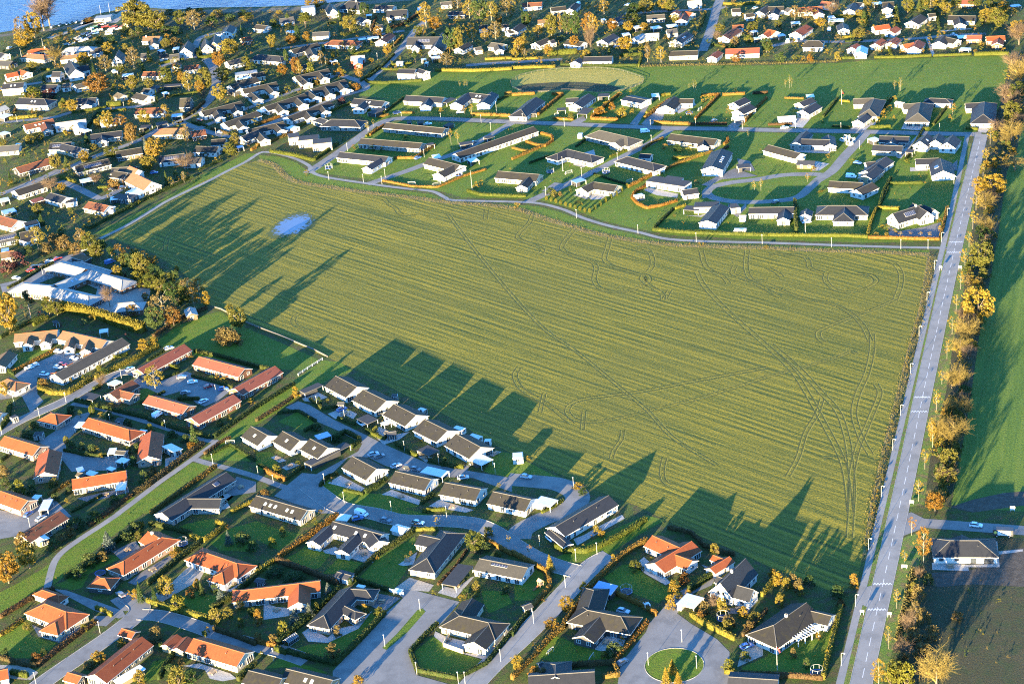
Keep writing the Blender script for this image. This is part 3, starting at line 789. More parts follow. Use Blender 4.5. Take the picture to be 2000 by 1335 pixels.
HEDGEW = {'orange':'orange beech hedge', 'yellow':'yellow-leaved hedge', 'lime':'bright lime hedge', 'green':'dark green hedge', 'brown':'brown beech hedge'}
def hedge_w(pts, mat='green', h=1.6, w=1.0, desc=None, group=None, cat='hedge', name='hedge', dens=10, where=None, leaf=0.17):
    L = np.array([p[:2] for p in pts], float)
    seg = np.linalg.norm(np.diff(L, axis=0), axis=1); s = np.r_[0, np.cumsum(seg)]; n = max(3, int(s[-1]/1.2)+1)
    t = np.linspace(0, s[-1], n); Q = np.stack([np.interp(t, s, L[:, 0]), np.interp(t, s, L[:, 1])], 1)
    o0 = Q.mean(0); rng = np.random.default_rng(int(abs(o0[0])*10+abs(o0[1])))
    N = normals2(Q); Q = Q - o0
    hh = h*(1+rng.normal(size=n)*0.06); ww = w*0.42*(1+rng.normal(size=n)*0.10)
    a, b = Q+N*ww[:, None], Q-N*ww[:, None]
    V = np.concatenate([np.c_[a, np.zeros(n)], np.c_[a*1.0, hh*0.9], np.c_[b, hh*0.9], np.c_[b, np.zeros(n)]])
    F = []
    for k_ in range(3):
        i = np.arange(n-1); F.append(np.stack([k_*n+i, k_*n+i+1, (k_+1)*n+i+1, (k_+1)*n+i], 1))
    F.append(np.array([[0, n, 2*n, 3*n], [n-1, 4*n-1, 3*n-1, 2*n-1]])); F = np.concatenate(F)
    m = int(min(6000, s[-1]*(2*h+w)*dens))
    ti = rng.uniform(0, n-1.001, m); i0 = ti.astype(int); f = (ti-i0)[:, None]
    base = Q[i0]*(1-f)+Q[i0+1]*f; nn = N[i0]
    per = rng.uniform(0, 2*h+w, m); side = np.where(per < h, 1, np.where(per < 2*h, -1, 0))
    off = np.where(side != 0, side*w*0.5, rng.uniform(-0.5, 0.5, m)*w); zz = np.where(side == 1, per, np.where(side == -1, per-h, h))*1.0
    off = off + rng.normal(size=m)*0.06; zz = np.clip(zz + rng.normal(size=m)*0.07*h/1.5, 0.05, None)
    V2, F2 = leaf_quads(np.c_[base + nn*off[:, None], zz], leaf, rng)
    me = mesh_quads(name, np.concatenate([V, V2]), np.concatenate([F, F2+len(V)]), ['hedge_'+mat])
    o = new_obj(name, me); o.location = (o0[0], o0[1], 0)
    thing(o, desc or HEDGEW[mat] + (' in a long run' if s[-1] > 45 else ''), cat, group, where); return o
def hedge(mat, pts, h=1.6, w=1.1, **kw):
    q = [float(v) for v in pts.split()] if isinstance(pts, str) else [v for p in pts for v in p]
    return hedge_w([TP(q[i], q[i+1]) for i in range(0, len(q), 2)], mat, h, w, **kw)

# ------------------------------------------------------------------ street things
def car_meshes(kind):
    if ('car', kind) in WIN: return WIN[('car', kind)]
    L, Wd = (4.4, 1.8) if kind == 'car' else (5.2, 2.0)
    if kind == 'car':
        prof = [(-2.2,0.35),(-2.15,0.75),(-2.0,0.95),(-1.3,1.02),(-0.75,0.98),(0.95,0.92),(1.7,0.85),(2.12,0.68),(2.2,0.38)]
        cab = [(-1.95,0.94),(-1.55,1.40),(-0.6,1.50),(0.25,1.42),(1.0,0.90)]
    else:
        prof = [(-2.6,0.35),(-2.6,1.1),(-2.5,1.15),(1.3,1.15),(2.2,1.05),(2.58,0.75),(2.6,0.38)]
        cab = [(-2.55,1.13),(-2.5,2.0),(-2.3,2.08),(0.8,2.05),(1.2,1.9),(1.95,1.08)]
    def extr(pr, w0, w1, ztop):
        m = MB(); n = len(pr); zs = [z for x, z in pr]; z0, z1 = min(zs), max(zs)
        f = lambda z: w0 + (w1-w0)*(z-z0)/(z1-z0+1e-6)
        v = [(x, -f(z), z) for x, z in pr] + [(x, f(z), z) for x, z in pr]
        m.add(v, [tuple(range(n)), tuple(range(2*n-1, n-1, -1))] + [(i, n+i, n+(i+1)%n, (i+1)%n) for i in range(n)]); return m
    body = extr(prof, Wd/2, Wd/2*0.93, 0)
    if kind == 'car':
        glass = extr(cab, Wd/2*0.92, Wd/2*0.72, 0)
        body.add([(-1.5,-0.63,1.405),(-0.6,-0.60,1.505),(0.22,-0.62,1.425),(0.22,0.62,1.425),(-0.6,0.60,1.505),(-1.5,0.63,1.405)], [(0,1,4,5),(1,2,3,4)])
        for x in (-0.45, 0.95):
            pass
    else:
        glass = MB(); glass.add([(0.95,-0.88,1.98),(1.97,-0.9,1.12),(1.97,0.9,1.12),(0.95,0.88,1.98)], [(0,1,2,3)]); 
        for s in (-1, 1): glass.box(0.2, 1.2, s*0.985-0.01, s*0.985+0.01, 1.25, 1.75)
        cb = extr(cab, Wd/2*0.98, Wd/2*0.93, 0); body.add(cb.v, cb.f)
    wh = MB(); wh.tube((0,-0.1,0), (0,0.1,0), 0.32, 0.32, 12, 0); wh.tube((0,-0.105,0), (0,0.105,0), 0.18, 0.18, 8, 1)
    hl = MB(); hl.box(-0.03, 0.03, -0.2, 0.2, -0.08, 0.08)
    r = (body.mesh('body', ['paint']), glass.mesh('glass', ['glass']), wh.mesh('wheel', ['rubber', 'metal_grey']), hl.mesh('headlight', ['glass_pale']), hl.mesh('tail_light', ['lamp_red']))
    WIN[('car', kind)] = r; return r
CARC = {'white':(0.75,0.76,0.78), 'silver':(0.42,0.45,0.5), 'grey':(0.14,0.15,0.17), 'black':(0.02,0.022,0.028), 'blue':(0.06,0.14,0.35), 'red':(0.35,0.03,0.03), 'green':(0.05,0.12,0.08)}
def car(x, y, x2, y2, col='white', kind='car', where=None, desc=None, pix=False):
    """car centred at (x, y), nose pointing to (x2, y2)"""
    g = P(x, y) if pix else TP(x, y); d = (P(x2, y2) if pix else TP(x2, y2)) - g
    me = car_meshes(kind); root = bpy.data.objects.new('car' if kind == 'car' else 'van', None); COL.objects.link(root)
    root.location = (g[0], g[1], 0.03); root.rotation_euler = (0, 0, math.atan2(d[1], d[0]))
    thing(root, desc or f'{col} {"parked car" if kind == "car" else "panel van"}', kind, 'cars and vans', where)
    b = new_obj('body', me[0], root); b.color = (*CARC[col], 1); new_obj('glass', me[1], root)
    ax, hw = (1.35, 0.82) if kind == 'car' else (1.65, 0.9)
    for sx in (-1, 1):
        for sy in (-1, 1):
            w = new_obj('wheel', me[2], root); w.location = (sx*ax, sy*hw, 0.32)
    fx = 2.19 if kind == 'car' else 2.59
    for sy in (-1, 1):
        o = new_obj('headlight', me[3], root); o.location = (fx-0.06, sy*0.6, 0.68)
        o = new_obj('tail_light', me[4], root); o.location = (-fx+0.02, sy*0.62, 0.75)
    return root
def lamp(x, y, arm=None, h=None, pix=False, where=None):
    g = P(x, y) if pix else TP(x, y)
    key = 'lamp_arm' if arm else 'lamp'
    if key not in WIN:
        a = MB(); a.tube((0,0,0), (0,0,4.3), 0.06, 0.045, 6)
        if arm: a.tube((0,0,4.3), (0.25,0,4.6), 0.06, 0.06, 5); a.tube((0.25,0,4.6), (0.8,0,4.55), 0.06, 0.05, 5)
        hd = MB()
        if arm: hd.ball((0.95,0,4.45), 0.25, 0, 8, 5, 0.7)
        else: hd.ball((0,0,4.48), 0.17); hd.tube((0,0,4.64), (0,0,4.7), 0.22, 0.08, 8, 0)
        WIN[key] = (a.mesh('post', ['metal_white']), hd.mesh('lamp_head', ['globe']))
    root = bpy.data.objects.new('street_lamp', None); COL.objects.link(root); root.location = (g[0], g[1], 0)
    if arm: root.rotation_euler = (0, 0, arm)
    new_obj('post', WIN[key][0], root); new_obj('lamp_head', WIN[key][1], root)
    thing(root, 'white street lamp with ' + ('curved arm and round head' if arm else 'globe head'), 'street lamp', 'white street lamps', where); return root
def lamps(spec, **kw):
    q = [float(v) for v in spec.split()]
    for i in range(0, len(q), 2): lamp(q[i], q[i+1], **kw)
def flagpole(x, y, yt, flag=None):
    px, py = T(x, y); h = max(5.0, hgt(px, py, T(x, yt)[1])); g = P(px, py)
    root = bpy.data.objects.new('flagpole', None); COL.objects.link(root); root.location = (g[0], g[1], 0)
    a = MB(); a.tube((0,0,0), (0,0,h), 0.09, 0.045, 6); a.box(-0.25,0.25,-0.25,0.25,0,0.12); new_obj('pole', a.mesh('pole', ['metal_white']), root)
    b = MB(); b.ball((0,0,h+0.1), 0.12); new_obj('finial', b.mesh('finial', ['metal_white']), root)
    if flag:
        f = MB(); v = [(0.05,0,h-0.2),(0.7,0.15,h-0.9),(1.1,0.1,h-2.2),(0.9,0.05,h-2.4),(0.4,0.12,h-1.3),(0.05,0,h-0.9)]
        f.add(v, [(0,1,4,5),(1,2,3,4)]); f.add([(a_,b_+0.03,c_) for a_,b_,c_ in v], [(5,4,1,0),(4,3,2,1)]); new_obj('pennant', f.mesh('pennant', ['plastic_red']), root)
    thing(root, 'white flagpole' + (' with a red and white pennant' if flag else ''), 'flagpole', 'garden flagpoles'); return root
def trampoline(x, y, r=1.9, net=True):
    g = TP(x, y); key = ('tramp', r, net)
    if key not in WIN:
        a = MB(); n = 20
        ring = [(r*math.cos(2*math.pi*i/n), r*math.sin(2*math.pi*i/n)) for i in range(n)]
        for i in range(n): a.tube((*ring[i], 0.85), (*ring[(i+1)%n], 0.85), 0.07, 0.07, 5, 0)
        for i in range(0, n, 4): a.tube((*ring[i], 0), (*ring[i], 0.85), 0.05, 0.05, 5, 1)
        if net:
            for i in range(0, n, 3): a.tube((*ring[i], 0.85), (*ring[i], 2.6), 0.04, 0.04, 5, 1)
            for i in range(n): a.tube((*ring[i], 2.6), (*ring[(i+1)%n], 2.6), 0.03, 0.03, 4, 1)
        b = MB(); b.add([(p*0.93, q*0.93, 0.86) for p, q in ring] + [(p*0.93, q*0.93, 0.82) for p, q in ring], [tuple(range(n)), tuple(range(2*n-1, n-1, -1))])
        WIN[key] = (a.mesh('frame', ['plastic_blue', 'metal_grey']), b.mesh('mat', ['black_mesh']))
    root = bpy.data.objects.new('trampoline', None); COL.objects.link(root); root.location = (g[0], g[1], 0)
    new_obj('frame', WIN[key][0], root); new_obj('mat', WIN[key][1], root)
    thing(root, 'round blue-rimmed trampoline on the lawn', 'trampoline', 'garden trampolines'); return root
def goal(x1, y1, x2, y2, h=1.8):
    a, b = TP(x1, y1), TP(x2, y2); d = b-a; L = np.linalg.norm(d); root = bpy.data.objects.new('football_goal', None); COL.objects.link(root)
    root.location = (*((a+b)/2)[:2], 0); root.rotation_euler = (0, 0, math.atan2(d[1], d[0]))
    f = MB(); t = 0.06
    f.tube((-L/2,0,0), (-L/2,0,h), t); f.tube((L/2,0,0), (L/2,0,h), t); f.tube((-L/2,0,h), (L/2,0,h), t)
    f.tube((-L/2,0,h), (-L/2,1.0,0), t*0.7); f.tube((L/2,0,h), (L/2,1.0,0), t*0.7); f.tube((-L/2,1,0.05), (L/2,1,0.05), t*0.7)
    new_obj('frame', f.mesh('frame', ['metal_white']), root)
    nt = MB()
    for i in range(9): s = -L/2 + L*i/8; nt.tube((s,0.02,h), (s,1,0.05), 0.012, 0.012, 3, cap=False)
    for j in range(1, 6): nt.tube((-L/2,j/6,h*(1-j/6)), (L/2,j/6,h*(1-j/6)), 0.012, 0.012, 3, cap=False)
    new_obj('net', nt.mesh('net', ['metal_white']), root)
    thing(root, 'white football goal on the lawn', 'goal', 'garden football goals'); return root
TZ = [0.046]; PATIOS = []
def terrace(*pts, mat='paving', name='patio'):
    TZ[0] += 0.0006
    PATIOS.append((np.mean([TP(*p) for p in pts], axis=0), TR, mat))
    return area(name, pts, mat, TZ[0])

FILL = []
def in_poly(P_, poly):
    x, y = P_[:, 0], P_[:, 1]; r = np.zeros(len(P_), bool); j = len(poly)-1
    for i in range(len(poly)):
        xi, yi = poly[i][:2]; xj, yj = poly[j][:2]
        r ^= ((yi > y) != (yj > y)) & (x < (xj-xi)*(y-yi)/(yj-yi+1e-12)+xi); j = i
    return r
def fill_plants(px_poly, n, kinds, hmin, hmax, seed, power=2.0):
    rng = np.random.default_rng(seed); poly = [P(*p)[:2] for p in px_poly]; a = np.array(poly)
    pts = rng.uniform(a.min(0), a.max(0), (n*3, 2)); ok = in_poly(pts, poly)
    for c, u, nn, hl, hw in FOOT:
        d = pts-c; ok &= ~((np.abs(d@u) < hl) & (np.abs(d@nn) < hw))
    for L, w in KEEPOUT_LINES:
        for i in range(len(L)-1):
            s, e = L[i], L[i+1]; v = e-s; t = np.clip(((pts-s)@v)/(v@v+1e-9), 0, 1); ok &= np.linalg.norm(pts-s-t[:, None]*v, axis=1) > w+0.6
    for q in KEEPOUT_POLYS: ok &= ~in_poly(pts, q)
    pts = pts[ok][:n]
    for p in pts:
        h = hmin+(hmax-hmin)*rng.random()**power; FILL.append((0, np.array([p[0], p[1], 0]), h, h*rng.uniform(0.75, 1.35)*(0.8 if hmin > 3 else 1), kinds[int(rng.integers(len(kinds)))]))
def plant_shrubs(limit=285):
    """the shrubs that show largest stand singly; the rest is one undergrowth"""
    SHRUBS.sort(key=lambda q: -q[0])
    for q in SHRUBS[:limit]: tree_at(*q[1:], now=True)
    VV, FF, MI, mats, n = [], [], [], [], 0
    for i, (_, w, h, wd, kind, *_r) in enumerate(SHRUBS[limit:] + FILL):
        cm = tree_meshes(KIND[kind][0], i % 3)[1]; k = len(cm.vertices); v = np.empty(k*3, np.float32); cm.vertices.foreach_get('co', v); v = v.reshape(-1, 3)
        sel = slice(0, int(k*(0.4 if i < len(SHRUBS)-limit else 0.2))//4*4); v = v[sel]; a = i*2.4; c, s = math.cos(a), math.sin(a)
        v = np.c_[(v[:, 0]*c-v[:, 1]*s)*wd+w[0], (v[:, 0]*s+v[:, 1]*c)*wd+w[1], v[:, 2]*h]
        nm = cm.materials[0].name
        if nm not in mats: mats.append(nm)
        VV.append(v); FF.append(np.arange(len(v)).reshape(-1, 4)+n); MI.append(np.full(len(v)//4, mats.index(nm))); n += len(v)
    if VV:
        o = new_obj('undergrowth', mesh_quads('undergrowth', np.concatenate(VV), np.concatenate(FF), mats, np.concatenate(MI))); o['kind'] = 'stuff'; o['label'] = 'low mixed shrubs and weeds in gardens and verges'

def garden_tables():
    """a table with two benches on the larger patios of the near gardens"""
    if not PATIOS: return
    t = MB(); t.box(-0.9, 0.9, -0.45, 0.45, 0.70, 0.75)
    lg = MB(); lg.box(-0.04, 0.04, -0.04, 0.04, 0, 0.70)
    bn = MB(); bn.box(-0.85, 0.85, -0.17, 0.17, 0.40, 0.45); bn.box(-0.8, -0.72, -0.15, 0.15, 0, 0.40); bn.box(0.72, 0.8, -0.15, 0.15, 0, 0.40)
    tm, lm, bm = t.mesh('table_top', ['wood']), lg.mesh('leg', ['wood']), bn.mesh('bench', ['wood'])
    for i, (c, row, mat) in enumerate(PATIOS):
        if mat not in ('paving', 'paving_dark') or row < 2: continue
        root = bpy.data.objects.new('garden_table', None); COL.objects.link(root); root.location = (c[0], c[1], 0.05); root.rotation_euler = (0, 0, i*1.1); root.scale = (1.15, 1.15, 1.1)
        new_obj('table_top', tm, root)
        for sx in (-0.8, 0.8):
            for sy in (-0.36, 0.36): o = new_obj('leg', lm, root); o.location = (sx, sy, 0)
        for sy in (-0.75, 0.75): o = new_obj('bench', bm, root); o.location = (0, sy, 0)
        thing(root, 'wooden garden table with two benches on a patio', 'table', 'garden tables', 'in the southern gardens')
# ------------------------------------------------------------------ the land
V0 = []
gm = mesh_fd('ground', [(-9000, -1500, 0), (9000, -1500, 0), (9000, 3200, 0), (-9000, 3200, 0)], [(0, 1, 2, 3)], ['garden'])
ground = struct(new_obj('ground', gm))

# the sea with its shoreline
k = NT('sea'); p_ = k.pos(); mp = k.new('ShaderNodeMapping'); k.l.new(p_, mp.inputs[0]); mp.inputs['Rotation'].default_value = (0, 0, 0.35); mp.inputs['Scale'].default_value = (0.10, 0.32, 0.2)
h1 = k.noise(mp.outputs[0], 1.0, 4, 0.6); h2 = k.noise(p_, 1.2, 2)
k.col(k.ramp(k.noise(p_, 0.01, 3), [(0.3, (0.012, 0.045, 0.16)), (0.7, (0.018, 0.058, 0.19))])); k.rough(0.22)
k.bump(k.math('ADD', h1, k.math('MULTIPLY', h2, 0.25)), 1.0, 1.3); k.b.inputs['Specular IOR Level'].default_value = 0.06
shore = PX((-700, 160), (-300, 95), (0, 64), (30, 59), (100, 51), (160, 41), (187, 28), (232, 19), (262, 9), (290, 15), (310, 17), (350, 19), (400, 15), (500, 14), (587, 11), (662, 4), (750, -3), (900, -16), (1200, -40), (1600, -80), (2100, -120), (2900, -190))
seapts = [(p[0], p[1]) for p in shore] + [(6000, shore[-1][1]+600), (9000, 12000), (-9000, 12000), (-9000, shore[0][1]-300)]
sheet('sea', seapts, 'sea', 0.05)
ground_mat('beach', (0.10, 0.085, 0.065), (0.15, 0.125, 0.095), (0.07, 0.07, 0.04), 0.1, 0.4, 0.6, 0.3)
ribbon('beach', PX((-300, 103), (0, 70), (60, 62), (110, 57), (165, 46), (195, 33)), 7, 'beach', 0.03)
ribbon('beach', PX((285, 21), (310, 23), (350, 25), (420, 22), (500, 20), (590, 17), (662, 10), (760, 2), (900, -10)), 9, 'beach', 0.03)

# the big field: drilled winter crop
fd = (P(1500, 898) - P(1000, 700))[:2]; fd2 = (P(1000, 524) - P(642, 434))[:2]
row = fd/np.linalg.norm(fd) + fd2/np.linalg.norm(fd2); row /= np.linalg.norm(row)
def crop_mat(name, direction, dark, mid, light, brown, wob=0.0, rowscale=1.0, contrast=1.0):
    k = NT(name); p = k.pos(); ang = math.atan2(direction[1], direction[0])
    mp = k.new('ShaderNodeMapping'); mp.vector_type = 'TEXTURE'; mp.inputs['Rotation'].default_value = (0, 0, ang); k.l.new(p, mp.inputs[0])
    def stretched(sx, sy, det=2):
        q = k.new('ShaderNodeVectorMath'); q.operation = 'MULTIPLY'; k.l.new(mp.outputs[0], q.inputs[0]); q.inputs[1].default_value = (sx, sy, 0); return k.noise(q.outputs[0], 1.0, det, 0.55)
    rows = stretched(0.008, 0.45*rowscale, 2); fine = stretched(0.06, 1.6*rowscale, 1)
    sep = k.new('ShaderNodeSeparateXYZ'); k.l.new(mp.outputs[0], sep.inputs[0])
    wob = k.math('MULTIPLY', stretched(0.01, 0.02, 1), 5.0)
    sn = k.math('SINE', k.math('ADD', k.math('MULTIPLY', sep.outputs[1], 2*math.pi/3.1*rowscale), wob))
    patch = k.noise(p, 0.012, 4); clump = k.noise(p, 1.3, 3, 0.75)
    mod = k.math('MULTIPLY', k.math('SUBTRACT', k.noise(p, 0.035, 2), 0.25), 0.16*contrast)
    f = k.math('ADD', k.math('MULTIPLY', rows, 0.44), k.math('MULTIPLY', fine, 0.22))
    f = k.math('ADD', f, k.math('MULTIPLY', clump, 0.42)); f = k.math('ADD', f, k.math('MULTIPLY', sn, mod))
    c = k.ramp(f, [(0.41, dark), (0.51, mid), (0.62, light)])
    c = k.mix(k.math('MULTIPLY', k.ramp(patch, [(0.42, (0, 0, 0)), (0.62, (1, 1, 1))]), 0.5), c, brown)
    k.col(c); k.rough(0.95)
    k.bump(k.math('ADD', k.math('MULTIPLY', f, 1.6), k.math('MULTIPLY', k.noise(p, 1.6, 3, 0.75), 0.6)), 1.0, 0.7)
    return k.m
crop_mat('crop', row, (0.030, 0.049, 0.007), (0.084, 0.088, 0.0085), (0.182, 0.150, 0.013), (0.098, 0.094, 0.012), contrast=1.0)
FIELD = [(215,465),(300,415),(400,352),(470,322),(508,313),(535,322),(560,345),(590,357),(650,366),(720,376),(800,385),(880,395),(950,400),(1010,408),(1060,425),(1110,440),(1150,452),(1200,463),(1260,472),(1320,478),(1400,481),(1500,484),(1620,489),(1700,491),(1815,497),
 (1812,520),(1795,600),(1770,690),(1745,790),(1720,890),(1700,980),(1685,1080),(1676,1130),(1640,1160),(1560,1130),(1500,1105),(1430,1072),(1350,1040),(1290,1010),(1240,985),(1165,958),(1130,940),(1050,908),(990,880),(950,860),(880,815),(820,785),(720,735),(665,708),(640,697),(615,688),(480,630),(430,603),(400,590),(390,560),(340,520),(290,490),(245,475)]
field = areap('field', FIELD, 'crop', 0.02)
ground_mat('rut', (0.034, 0.048, 0.012), (0.052, 0.062, 0.016), (0.09, 0.08, 0.02), 0.3, 0.8, 0.9, 0.3)
ground_mat('rut_crest', (0.19, 0.16, 0.022), (0.23, 0.19, 0.03), (0.12, 0.12, 0.02), 0.3, 0.8, 0.9, 0.3)
TRZ = [0.0]
def track(pts, px=True, gauge=2.1, c=None, w=0.36):
    TRZ[0] += 0.0009
    if not px: pts = [T(*p) for p in pts]
    L = [P(*p) for p in pts]
    for s in (-1, 1):
        ribbon('wheel_track', L, w, 'rut', 0.055+TRZ[0]+0.0004*s, parent=field, offset=s*gauge/2)
        ribbon('wheel_track_crest', L, 0.42, 'rut_crest', 0.022+TRZ[0]*0.8+0.0003*s, parent=field, offset=s*gauge/2 + 0.5)
track([(875,419),(925,486),(1000,577),(1062,642),(1105,672),(1140,698),(1212,758),(1262,800),(1312,853),(1375,893),(1400,908)], gauge=1.5)
track([(1360,531),(1375,559),(1412,599),(1450,634),(1500,678),(1550,728),(1587,788),(1617,843),(1640,888),(1652,930),(1660,1000)])
track([(1505,672),(1556,716),(1600,763),(1635,803),(1652,850),(1660,900),(1664,960),(1658,1050)])
tile(3,1); track([(880,690),(980,720),(1035,800),(1030,900),(990,1010)], False)
track([(1000,1000),(850,1070),(680,1130),(460,1220)], False, gauge=1.6); track([(460,1220),(390,1260),(400,1310),(440,1340)], False)
tile(3,2); track([(810,-60),(810,60),(770,240),(700,400),(668,540),(690,660),(740,780),(800,880)], False)
track([(840,330),(870,400),(810,560),(760,680),(690,850),(650,1050),(640,1300)], False, gauge=1.9)
track([(0,270),(300,190),(560,110),(650,70),(690,95)], False, gauge=1.6); track([(420,440),(380,560),(290,710),(230,900),(150,1050)], False, gauge=1.6)
track([(430,900),(600,890),(700,860)], False, gauge=1.2)
track([(1500,718),(1375,741),(1250,765),(1150,778),(1117,788),(1107,803),(1120,818),(1150,824),(1200,818),(1275,800),(1375,775),(1500,735)])
tile(2,1)
for q in ([(165,320),(130,410),(60,480),(50,530),(190,590),(240,620),(210,650)], [(495,440),(440,510),(390,580),(400,620),(500,670),(620,710),(655,760),(640,850),(690,920),(800,945),(930,930),(1050,880),(1070,840),(1040,810),(1010,840),(1060,890),(1170,960),(1175,1010)],
          [(765,520),(740,610),(720,690),(780,740),(900,780),(1000,810)], [(960,600),(1060,620),(1095,690),(1090,750),(1060,790)], [(1475,620),(1500,720),(1540,770),(1650,830),(1690,880)], [(1835,620),(1825,740),(1850,830),(1900,860),(2000,855)],
          [(1740,740),(1720,800),(1780,830),(1900,880),(2100,990)], [(1230,930),(1190,1000)]):
    track(q, False)
tile(3,1)
for q in ([(0,650),(250,660),(310,700),(330,760),(440,800)], [(450,800),(450,860),(530,930),(650,945),(780,910),(845,860),(800,815),(700,805)], [(0,760),(60,790),(110,830)], [(0,890),(260,990),(500,1040),(640,1110),(740,1210),(800,1335)]):
    track(q, False)
tile(2,2); track([(50,200),(20,260),(50,340),(120,400),(280,490),(420,600),(470,640)], False)
track([(560,540),(545,690)], False, gauge=1.5); track([(860,690),(850,760),(790,850),(775,910)], False, gauge=1.5); track([(1190,900),(1170,990),(1180,1080),(1230,1120)], False, gauge=1.7)
track([(250,400),(215,550)], False, gauge=1.5)
tile(1,1); track([(1000,220),(1050,270),(1090,290),(1130,340),(1250,350)], False); track([(1800,300),(1790,380)], False); track([(370,1100),(300,1140),(300,1200),(420,1260)], False)
tile(0,1); track([(1400,430),(1310,520),(1290,620)], False)

# water standing in the hollow
PW = np.array([P(*q)[:2] for q in [(530,452),(533,440),(545,434),(560,428),(575,421),(592,419),(606,421),(613,427),(605,434),(598,442),(585,450),(572,456),(556,463),(540,466)]])
PC = PW.mean(0); ev, U = np.linalg.eigh(np.cov((PW-PC).T)); pang = math.atan2(U[1, 1], U[0, 1]); pl = math.sqrt(ev[1])*1.62; pr = math.sqrt(ev[0]/ev[1])
k = NT('puddle'); p_ = k.pos(); mp = k.new('ShaderNodeMapping'); mp.vector_type = 'TEXTURE'; mp.inputs['Location'].default_value = (PC[0], PC[1], 0); mp.inputs['Rotation'].default_value = (0, 0, pang); mp.inputs['Scale'].default_value = (pl, pl*pr, 1e4); k.l.new(p_, mp.inputs[0])
ln = k.new('ShaderNodeVectorMath'); ln.operation = 'LENGTH'; k.l.new(mp.outputs[0], ln.inputs[0])
fw = k.ramp(k.math('ADD', ln.outputs['Value'], k.math('MULTIPLY', k.math('SUBTRACT', k.noise(p_, 0.45, 5, 0.75), 0.5), 2.2)), [(0.66, (0, 0, 0)), (0.78, (1, 1, 1))])
k.col(k.mix(fw, (0.075, 0.088, 0.155), (0.058, 0.070, 0.014))); k.l.new(k.math('ADD', k.math('MULTIPLY', fw, 0.75), 0.2), k.b.inputs['Roughness']); k.b.inputs['Specular IOR Level'].default_value = 0.3
k.bump(k.noise(p_, 0.8, 2), 0.06, 0.1)
rngp = np.random.default_rng(3); ca, sa = math.cos(pang), math.sin(pang); pud = []
for i in range(72):
    t = 2*math.pi*i/72; r = 1.0 + 0.10*math.sin(3*t) + rngp.normal()*0.05; u, v = pl*r*math.cos(t), pl*pr*r*math.sin(t); pud.append((PC[0]+ca*u-sa*v, PC[1]+sa*u+ca*v))
sheet('flood_water', pud, 'puddle', 0.04)

# the field east of the windbreak
east = (P(1730, 1100) - P(1860, 509))[:2]; east /= np.linalg.norm(east)
crop_mat('ley', east, (0.040, 0.082, 0.008), (0.062, 0.112, 0.011), (0.088, 0.130, 0.015), (0.055, 0.095, 0.012), rowscale=0.6, contrast=0.4)
areap('grass_field', [(2010,120),(2000,200),(1985,300),(1967,334),(1950,459),(1935,540),(1912,660),(1897,768),(1885,843),(1867,943),(1858,985),(1900,992),(2050,1002),(2500,1015),(2600,600),(2500,250),(2300,100)], 'ley', 0.016)
areap('rough_land', [(1830,1050),(2010,1050),(2500,1080),(2500,1500),(1700,1500),(1745,1335),(1790,1180),(1815,1080)], 'rough_scrub', 0.012)
areap('soil_and_shade', [(1818,1118),(1900,1112),(1948,1090),(1955,1075),(2010,1068),(2300,1075),(2300,1150),(2000,1145),(1900,1140),(1830,1146)], 'soil', 0.018)
areap('soil_and_shade', [(1855,990),(1900,975),(1960,962),(2010,958),(2010,985),(1900,1000)], 'soil', 0.020)  # some bare dirt; the dark sheet also paints in the field-edge shade

# greens
areap('common', [(720,165),(760,158),(850,141),(1000,139),(1085,132),(1250,129),(1500,128),(1640,123),(1720,116),(1960,108),(1975,106),(1960,205),(1850,203),(1700,198),(1500,193),(1400,186),(1240,183),(1000,188),(900,192),(760,193),(700,187)], 'lawn', 0.014)
DISH = [(997,160),(1010,150),(1050,140),(1100,135),(1170,134),(1210,138),(1240,147),(1258,154),(1255,163),(1235,172),(1210,179),(1170,182),(1135,178),(1100,177),(1060,181),(1020,180),(1000,172)]
areap('meadow', DISH, 'lawn_dry', 0.022)
areap('scrub_hollow', [(1005,170),(1030,164),(1080,161),(1140,160),(1190,166),(1215,172),(1200,178),(1165,180),(1130,176),(1095,175),(1055,179),(1020,178)], 'rough_scrub', 0.026)
areap('lawn', [(185,455),(300,400),(395,342),(480,300),(500,300),(480,318),(400,352),(330,390),(250,440),(205,464)], 'lawn', 0.014)
areap('lawn', [(505,303),(545,306),(580,318),(600,333),(640,350),(720,362),(800,374),(845,380),(870,391),(905,396),(1000,399),(1052,403),(1100,416),(1140,432),(1190,447),(1250,460),(1300,471),(1375,476),(1500,479),(1700,485),(1815,489),(1815,497),(1700,491),(1500,484),(1400,481),(1320,478),(1260,472),(1200,463),(1150,452),(1110,440),(1060,425),(1010,408),(950,400),(880,395),(800,385),(720,376),(650,366),(590,357),(560,345),(535,322),(508,313)], 'lawn', 0.014)
areap('lawn', [(300,672),(340,640),(390,618),(430,608),(480,640),(560,674),(622,702),(600,722),(560,722),(480,712),(400,700)], 'lawn', 0.014)
areap('lawn', [(425,858),(500,800),(587,733),(630,703),(662,706),(690,724),(640,742),(590,770),(540,805),(500,830),(470,850),(440,872)], 'lawn', 0.014)

